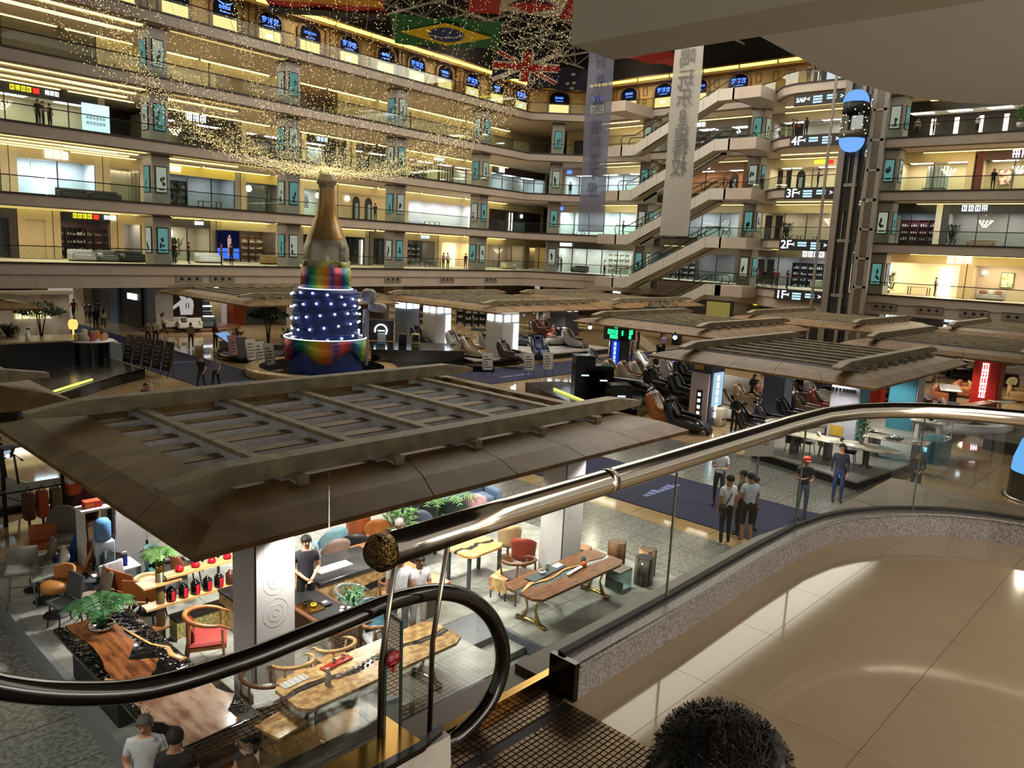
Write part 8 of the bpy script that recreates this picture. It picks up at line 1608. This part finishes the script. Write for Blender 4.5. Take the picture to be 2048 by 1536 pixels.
def body(k, longs=False, shorts=False):
    key = (k, longs, shorts)
    if key in PM: return PM[key]
    J = pose(k); names_ = list(J); me = bpy.data.meshes.new('bones'); me.from_pydata([J[n] for n in names_], [(names_.index(a), names_.index(b)) for a, b, _ in BON], [])
    o = bpy.data.objects.new('bones', me); COL.objects.link(o); md = o.modifiers.new('s', 'SKIN'); md.use_smooth_shade = True
    if not me.skin_vertices: me.attributes.new
    for i, n in enumerate(names_):
        r = RAD[n]; me.skin_vertices[0].data[i].radius = r if isinstance(r, tuple) else (r, r); me.skin_vertices[0].data[i].use_root = (n == 'pel')
    sb = o.modifiers.new('b', 'SUBSURF'); sb.levels = 1; sb.render_levels = 1
    bpy.context.view_layer.update(); dg = bpy.context.evaluated_depsgraph_get(); ev = o.evaluated_get(dg); m_ = ev.to_mesh()
    vs = [tuple(v.co) for v in m_.vertices]; fs = [tuple(p.vertices) for p in m_.polygons]; ev.to_mesh_clear(); bpy.data.objects.remove(o)
    mb = MB(); mb._a(vs, fs, True); segs = [(Vector(J[a]), Vector(J[b]), l) for a, b, l in BON]; mi = []
    for f in fs:
        c = sum((Vector(vs[i]) for i in f), Vector()) / len(f); best = (9, None, 0)
        for a, b, l in segs:
            d = b - a; t_ = max(0, min(1, (c - a).dot(d) / d.dot(d))); q = (a + d * t_ - c).length - (.06 if l == 's' else 0)
            if q < best[0]: best = (q, l, t_)
        l, t_ = best[1], best[2]
        s_ = {'s': 1, 'k': 0, 'u': 1 if (longs or t_ < .6) else 0, 'f': 1 if longs and t_ < .9 else 0, 'h': 0, 'p': 2, 'c': 0 if shorts and t_ > .1 else 2, 'o': 3}[l]
        if l in 'uf' and abs(c.x) < .155 and abs(c.y) < .115 and c.z > 1.0: s_ = 1
        if c.z > 1.445 and abs(c.x) < .075 and k != 'point': s_ = 0
        if l == 's' and c.z < 1.0: s_ = 2
        if l == 'k' and c.z < 1.46: s_ = 1
        mi.append(s_)
    mb.mi = mi
    H = Vector(J['hm']); mb.cur = 0
    mb.ball(H + Vector((0, -.098, -.012)), (.014, .022, .024), 6, 4)             # nose
    for s_ in (-1, 1): mb.ball(H + Vector((s_ * .086, .005, -.01)), (.012, .022, .032), 6, 4)
    mb.cur = 4
    for s_ in (-1, 1): mb.ball(H + Vector((s_ * .032, -.088, .012)), (.011, .008, .006), 6, 4)
    mb.ball(H + Vector((0, -.092, -.055)), (.024, .008, .005), 6, 4)
    mb.cur = 0
    for a in 'LR':
        w, h = Vector(J[a + 'w']), Vector(J[a + 'h']); d = (h - w).normalized(); sd = Vector((0, 1, 0)) if abs(d.y) < .8 else Vector((1, 0, 0)); sd = (sd - d * sd.dot(d)).normalized(); nn_ = d.cross(sd)
        for q in range(4): b0 = h + sd * (-.024 + .016 * q); L_ = [.062, .07, .066, .052][q]; mb.tube([b0, b0 + d * (.02 + L_ * .5), b0 + d * (.015 + L_ * .85) + nn_ * .016 * (1 if a == 'L' else -1)], [.009, .008, .006], 6)
        mb.tube([h - d * .02 + sd * .02, h + sd * .048 + d * .012, h + sd * .052 + d * .04], [.011, .010, .007], 6)
    PM[key] = (mb, J); return PM[key]
PMESH = {}
def person(lab, loc, rz, k='stand', h=1.7, shirt=(60, 60, 64), pants=(30, 32, 40), hair=(18, 16, 16), skin=(190, 140, 110), shoes=(30, 28, 28), longs=False, shorts=False, style='short', lean=0, group=None, extra=None):
    t = T('person', lab.replace('standing on', 'on').replace('dark one by', 'by'), 'person', loc, rz, group); s_ = h / 1.72; t.scale = (s_, s_, s_)
    mb, J = body(k, longs, shorts); key = (k, longs, shorts)
    ms = [cm(skin, .55), cm(shirt, .8), cm(pants, .8), cm(shoes, .5), BLACKM]
    if key not in PMESH:
        o = mb.build('body', ms, t); PMESH[key] = o.data
    else: o = bpy.data.objects.new('body', PMESH[key]); COL.objects.link(o); o.parent = t
    for i, m_ in enumerate(ms): o.material_slots[i].link = 'OBJECT'; o.material_slots[i].material = m_
    H = Vector(J['hm']); hb = MB(); hm_ = cm(hair, .7)
    if style != 'bald':
        n_, m2 = 14, 7; vs = []; fs = []
        for j in range(m2 + 1):
            ph = PI * .62 * j / m2
            for i in range(n_):
                a = 2 * PI * i / n_; lim = 1.0; fr_ = max(0, -math.sin(a)); phh = min(ph, PI * (.62 - .22 * fr_ ** .7)); rr = (.096, .112, .108)
                vs.append(H + Vector((rr[0] * math.sin(phh) * math.cos(a), .008 + rr[1] * math.sin(phh) * math.sin(a), .012 + rr[2] * math.cos(phh))))
        for j in range(m2):
            for i in range(n_): fs.append((j * n_ + i, j * n_ + (i + 1) % n_, (j + 1) * n_ + (i + 1) % n_, (j + 1) * n_ + i))
        hb._a(vs, fs, True)
        if style == 'long': hb.tube([H + Vector((0, .07, .03)), H + Vector((0, .10, -.08)), H + Vector((0, .12, -.2)), H + Vector((0, .11, -.32))], [.07, .075, .07, .03], 10)
        if style == 'pony': hb.tube([H + Vector((0, .09, .03)), H + Vector((0, .15, .0)), H + Vector((0, .16, -.12)), H + Vector((0, .13, -.25))], [.035, .045, .055, .02], 8)
        hb.build('hair', hm_, t)
    if style == 'cap': MB().lathe([(.105, 0), (.10, .06), (.06, .10), (0, .11)], 16, H + Vector((0, .01, .02))).build('cap', cm((200, 60, 30), .7), t); MB().box(-.06, .06, H.y - .19, H.y - .08, H.z + .02, H.z + .03).build('cap_peak', cm((200, 60, 30), .7), t)
    if extra == 'bag': MB().tube([(-.15, -.06, 1.44), (0, .12, 1.25), (.17, .13, 1.0)], .014, 5).build('bag_strap', BLACKM, t); mb = MB(); mb.rbox((.2, .12, .92), (.1, .24, .2), .03); mb.build('shoulder_bag', BLACKM, t)
    if extra == 'backpack': mb = MB(); mb.rbox((0, .18, 1.22), (.30, .16, .42), .06); mb.build('backpack', cm((60, 80, 100)), t)
    if extra == 'phone': mb = MB(); mb.rbox(Vector(J['Lh']) + Vector((.03, -.06, .02)), (.075, .012, .15), .005); mb.build('held_phone', BLACKM, t)
    if extra == 'apron': MB().box(-.15, .15, -.14, -.12, .6, 1.1).build('apron', cm((210, 210, 206)), t)
    return t
# tour group by the railing glass (ground floor)
def gp(px, py, z=.012): p = at(px, py, z); return (p.x, p.y, z)
WT, DN = (236, 238, 242), (40, 44, 56)
person('man in white tee with shoulder bag, left of the tour group', gp(1447, 1090), PI - .5, 'stand', 1.88, WT, (34, 36, 40), extra='bag', shoes=(200, 200, 200))
person('man in pale blue tee and dark shorts in the tour group', gp(1490, 1084), PI - .7, 'front', 1.88, (206, 222, 240), (36, 34, 34), shorts=True)
person('young man with backpack looking at his phone behind the tour group', gp(1434, 1012), -1.4, 'phone', 1.86, (220, 228, 232), (60, 64, 70), extra='backpack')
person('person in olive shirt half hidden inside the tour group', gp(1473, 1070), PI + .3, 'stand', 1.8, (90, 84, 60), (50, 44, 36))
person('dark haired boy behind the tour group', gp(1505, 1060), .6, 'stand', 1.5, (150, 90, 84), (60, 50, 60))
person('man with orange red cap holding a phone', gp(1600, 1038), -.9, 'phone', 1.86, (44, 44, 52), (110, 128, 150), style='cap')
person('man in dark top and jeans near the dining stand', gp(1672, 1004), -1.1, 'stand', 1.86, (50, 50, 66), (44, 64, 110), longs=True, extra='bag')
person('woman in black holding goods beside the brown canopy', gp(1826, 1000), -1.2, 'front', 1.65, (40, 36, 34), (40, 36, 36), style='long', longs=True)
t = T('held_placard', 'white placard sign held above the tour group', 'sign', (19.4, 8.9, 2.15), -.7); MB().box(-.4, .4, 0, .02, 0, .8).build('panel', cm((200, 190, 184)), t); MB().box(-.02, .02, 0, .02, -.6, 0).build('stick', GREYP, t); mb = MB(); mb.M = Matrix.Translation((0, -.01, .4)); blocks(mb, 3, .16, .2, 5); mb.build('lettering', cm((190, 70, 60)), t)
person('guard in black standing with hands folded before the massage chairs', gp(1466, 868), -.6, 'front', 1.74, (26, 24, 26), (18, 18, 20), longs=True)
person('man in black shirt walking with the woman past the pool', gp(403, 784), -.8, 'walk', 1.72, (26, 26, 32), (54, 56, 66))
person('woman with violet cardigan walking past the pool', gp(432, 779), -.8, 'walk', 1.62, (150, 140, 170), (26, 26, 32), style='long', shoes=(190, 190, 190))
person('woman in red with white scarf by the touch kiosk', gp(431, 698), 2.2, 'phone', 1.64, (150, 30, 34), (40, 24, 26), style='long', longs=True)
person('man in beige shirt walking on the marble toward the sofas', gp(382, 698), 2.6, 'walk', 1.7, (160, 144, 116), (70, 66, 60))
person('woman in patterned top crossing the carpet beside the easels', gp(297, 690), -.6, 'walk', 1.62, (150, 120, 90), (60, 44, 40), style='long')
person('man in cream shirt crossing the carpet', gp(312, 690), -.5, 'walk', 1.7, (190, 178, 150), (30, 28, 32))
person('woman in white striding toward the cream sofas', gp(328, 671), 1.2, 'walk', 1.62, (196, 184, 166), (36, 34, 40), style='pony')
person('person in grey on the carpet by the easels', gp(206, 700), 2.8, 'stand', 1.66, (120, 110, 100), (90, 90, 90))
person('person in white top in the corridor mouth', gp(208, 662), 2.9, 'stand', 1.64, (210, 200, 180), (60, 50, 44), style='long')
person('woman in black dress in the corridor mouth', gp(192, 660), 2.9, 'stand', 1.66, (20, 18, 20), (20, 18, 20), longs=True, style='long')
for i, (px, py, c, p2) in enumerate([(130, 635, (150, 140, 116), 'khaki'), (148, 638, (170, 34, 40), 'red'), (172, 634, (140, 120, 96), 'tan'), (180, 646, (30, 28, 30), 'black'), (196, 642, (50, 44, 44), 'dark brown')]): person('visitor in %s shirt walking into the corridor' % p2, gp(px, py + 2), PI + .2 * (i % 2), 'walk', 1.7, c, (30, 32, 42))
person('seated visitor in orange robe on the white massage chair', (at(1104, 683, .42).x, at(1104, 683, .42).y, .42 - .35), -1.9, 'sit', 1.7, (150, 60, 40), (150, 70, 50), longs=True, style='long')
person('man in blue shirt behind the massage chair stand', gp(1262, 722), .4, 'stand', 1.72, (60, 110, 160), (40, 50, 70))
person('person in brown shirt behind the brand pillar', gp(1255, 704), .2, 'stand', 1.7, (96, 72, 64), (60, 60, 50))
person('person in black behind the brand pillar on its right', gp(1275, 700), .2, 'stand', 1.72, (20, 20, 22), (16, 16, 18))
person('person in lilac shirt near the slim blue pillar', gp(1325, 712), -.6, 'stand', 1.68, (170, 160, 210), (40, 40, 46))
person('person in dark shirt sitting among the cream massage chairs', (at(1310, 752, .5).x, at(1310, 752, .5).y, .1), -.3, 'sit', 1.7, (56, 24, 26), (40, 36, 40))
person('woman in black serving guests right of the slate pillar', gp(1503, 812), 1.6, 'front', 1.66, (16, 16, 18), (16, 16, 18), style='pony', longs=True)
person('guest in beige seated beside the serving woman', (at(1520, 802, .3).x, at(1520, 802, .3).y, .0), -1.3, 'sit', 1.7, (190, 170, 150), (60, 50, 50))
person('guest in brown seated beside the one in beige', (at(1512, 812, .3).x, at(1512, 812, .3).y, .0), -.4, 'sit', 1.6, (110, 70, 50), (60, 50, 50), style='long')
person('dark haired woman passing behind the near canopy beam', gp(293, 850), -.8, 'walk', 1.62, (30, 26, 30), (30, 26, 30), style='long')
# near stand
person('young man in dark grey shirt with hands folded at the counter', (7.18, 11.42, PZ + .008), -.35, 'front', 1.76, (48, 50, 60), (14, 14, 16), skin=(200, 150, 120))
p = at(800, 1170, PZ + 1.1); person('man in white tee and washed jeans behind the end of the steel rail', (p.x, p.y, PZ + .008), 2.4, 'stand', 1.70, (214, 216, 218), (84, 110, 124), hair=(120, 116, 112))
p = at(838, 1165, PZ + 1.1); person('woman in white tee with a phone beside the steel post', (p.x, p.y, PZ + .008), -.3, 'phone', 1.60, (220, 220, 222), (200, 200, 196), shorts=True, extra='phone', style='short')
p = at(800, 1060, PZ + 1.25); person('grey haired person sitting at the oak plank table', (9.75, 12.0, PZ - .33), 1.9, 'sit', 1.66, (150, 130, 150), (60, 60, 70), hair=(140, 130, 124))
p = at(290, 1452, 1.60); person('grey haired man in white tee, back left of the three at the bottom', (p.x, p.y, .012), -.55, 'front', 1.74, (206, 208, 210), (50, 50, 56), hair=(84, 78, 72), skin=(196, 140, 108))
p = at(350, 1482, 1.60); person('man with black hair and dark polo seen from behind at the bottom', (p.x, p.y, .012), 2.6, 'phone', 1.74, (24, 24, 28), (30, 30, 34), skin=(190, 136, 106))
p = at(492, 1472, 1.58); person('woman with black ponytail looking at her phone at the bottom', (p.x, p.y, .012), -1.6, 'phone', 1.64, (34, 34, 40), (40, 40, 50), style='pony', extra='phone', skin=(206, 156, 130))
# galleries
def gx(px, k, X=68.0): y = hitR(px, X, 400 if k < 3 else 250); return (X, y, ZF[k])
def gl_(px, k, off=1.0): x = hitL(px, off, 450 - 60 * k); return (x, LV(x, off), ZF[k])
GPS = [(1607, 5, 68.2, 1.5), (1621, 5, 68.4, -2), (1631, 5, 68.4, 2), (1586, 4, 68.4, 1), (1593, 4, 68.8, 0), (1613, 4, 68, 2.4), (1536, 3, 71.6, 1), (1648, 3, 68, .5), (1473, 3, 72.5, 2), (1530, 1, 71.6, .4), (1545, 1, 70.8, 2), (1562, 1, 70.2, 1), (1570, 1, 69, -1), (1592, 1, 68.6, 0), (1250, 2, 71.8, .6), (1148, 3, 72.2, 2), (1218, 1, 72.4, 0), (1370, 1, 72.2, 1), (1835, 4, 72.2, 2), (1868, 4, 72.4, .3), (1955, 4, 72.6, 1), (2003, 3, 72, -1), (1895, 1, 76.5, 0), (1130, 1, 72.8, 1)]
cols_ = [(24, 24, 28), (60, 40, 40), (180, 150, 140), (30, 34, 60), (200, 196, 190), (120, 40, 36)]; cnm = ['black', 'maroon', 'pink', 'navy', 'white', 'rust']; posw = {'5': 'top gallery', '4': 'fourth gallery', '3': 'third gallery', '2': 'second gallery', '1': 'first gallery'}
for i, (px, k, X, rz) in enumerate(GPS):
    ci = [0, 0, 0, 0, 5, 0, 0, 3, 1, 2, 0, 3, 5, 0, 0, 0, 4, 1, 2, 2, 4, 0, 1, 3][i]
    person('person in %s standing on the %s, %s' % (cnm[ci], posw[str(k)], ['left of the pair above the lift sign', 'left one of the pair above the lift sign', 'right one of the pair above the lift sign', 'leaning by the rail near the dark panels', 'beside the one by the dark panels', 'alone above the third sign', 'before the lit poster pillar', 'alone left of the lift', 'by the arched niche', 'left of the dark panels', 'right of the dark panels', 'third from the dark panels', 'with orange glow nearby', 'near the lift', 'left of the escalators', 'dark one by the corner rail', 'at the corner', 'behind the lowest escalator', 'left one by the lit wall strips', 'right one by the lit wall strips', 'middle of the dark hall', 'before the mahogany shop', 'inside the golden shop', 'near the corner pillar'][i]), gx(px, k, X), rz, ['stand', 'phone', 'front'][i % 3], 1.7, cols_[ci], (24, 24, 28), longs=i % 2 == 0, style='long' if i % 4 == 1 else 'short')
for i, (px, k, ci, rz, w) in enumerate([(78, 3, 0, 0, 'left of three under the yellow sign'), (88, 3, 3, 1, 'middle of three under the yellow sign'), (101, 3, 0, 2, 'right of three under the yellow sign'), (822, 4, 0, 1, 'dark one right of the third pillar'), (345, 1, 0, 2, 'seated-looking one by the ring mirror'), (375, 1, 0, 1, 'by the white sofa'), (441, 1, 5, 1, 'in front of the blue screen'), (461, 1, 0, 2, 'posing right of the blue screen'), (891, 1, 2, 0, 'by the plain cream bay'), (900, 1, 4, 0, 'small one by the plain cream bay'), (936, 1, 0, 2, 'beside the fourth pillar'), (752, 2, 0, 2, 'between shops near the third pillar')]):
    person('person in %s on the %s, %s' % (cnm[ci], posw[str(k)], w), gl_(px, k, 1.2 + .5 * (i % 3)), rz, ['stand', 'phone', 'front'][i % 3], 1.7, cols_[ci], (26, 26, 30))
# the visitor right in front of the camera: only the curly dark hair shows
t = person('visitor just in front of the camera, only curly dark hair visible', (1.045, .50, FZ + .012), 2.5, 'stand', 1.535, (40, 40, 44), (40, 40, 48), style='short', hair=(22, 15, 11))
hc = MB(); r_ = random.Random(12); H = Vector(body('stand')[1]['hm'])
vs = []; n_, m2 = 40, 22
for j in range(m2 + 1):
    ph = PI * .72 * j / m2
    for i in range(n_):
        a = 2 * PI * i / n_; q = noise.noise(Vector((math.cos(a) * 2.2, math.sin(a) * 2.2, ph * 2))) * .03 + noise.noise(Vector((math.cos(a) * 7, math.sin(a) * 7, ph * 6))) * .018
        vs.append(H + Vector(((.112 + q) * math.sin(ph) * math.cos(a), .012 + (.125 + q) * math.sin(ph) * math.sin(a), .012 + (.105 + q) * math.cos(ph))))
hc._a(vs, [(j * n_ + i, j * n_ + (i + 1) % n_, (j + 1) * n_ + (i + 1) % n_, (j + 1) * n_ + i) for j in range(m2) for i in range(n_)], True)
for q in range(3600):
    a = r_.uniform(0, 2 * PI); ph = math.acos(r_.uniform(-.5, 1)); d = Vector((math.sin(ph) * math.cos(a), math.sin(ph) * math.sin(a), math.cos(ph))); p = H + Vector((.112 * d.x, .012 + .124 * d.y, .012 + .115 * d.z)); g_ = r_.uniform(.2, 1.2); tn = Vector((r_.uniform(-1, 1), r_.uniform(-1, 1), r_.uniform(-1, 1))).cross(d).normalized(); pts = [p, p + d * .006 * g_ + tn * .007, p + d * .013 * g_ + tn * .013, p + d * .012 * g_ + tn * .022]
    s_ = d.cross(tn) * .0009
    for k in range(3): hc._a([pts[k] - s_, pts[k] + s_, pts[k + 1] + s_, pts[k + 1] - s_], [(0, 1, 2, 3)])
hc.build('curly_hair', mat('dark_curls', (24, 15, 10), .55, var=.3, scale=20), t)
# ------------------------------------------------------------------ added glowing panels behind the viewer to light the near ceiling, framed as shop fronts
t = T('rear_fill_panels', 'added glowing panels behind the viewer that brighten the near ceiling', 'shop', (0, -7.2, FZ))
for i in range(5): MB().box(-3.6 + i * 2.3, -1.6 + i * 2.3, -.05, 0, .3, 2.9).build('fill_panel', glow('fill_panel_glow', (255, 246, 232), 7.0), t); MB().box(-1.6 + i * 2.3, -1.3 + i * 2.3, -.1, .05, 0, 3.4).build('pier', PLASTER, t)
MB().box(-4, 8, -.1, .05, 2.9, 3.4).build('header', PLASTER, t); MB().box(-4, 8, -.1, .05, 0, .3).build('plinth', PLASTER, t)
# ------------------------------------------------------------------ lettering becomes plain meshes
bpy.context.view_layer.update(); DG = bpy.context.evaluated_depsgraph_get()
for o in list(TEXTS):
    me = bpy.data.meshes.new_from_object(o.evaluated_get(DG)); n_, p_, ml = o.name, o.parent, o.matrix_local.copy()
    if not me.materials: me.materials.append(o.data.materials[0])
    bpy.data.objects.remove(o); q = bpy.data.objects.new(n_, me); COL.objects.link(q); q.parent = p_; q.matrix_local = ml
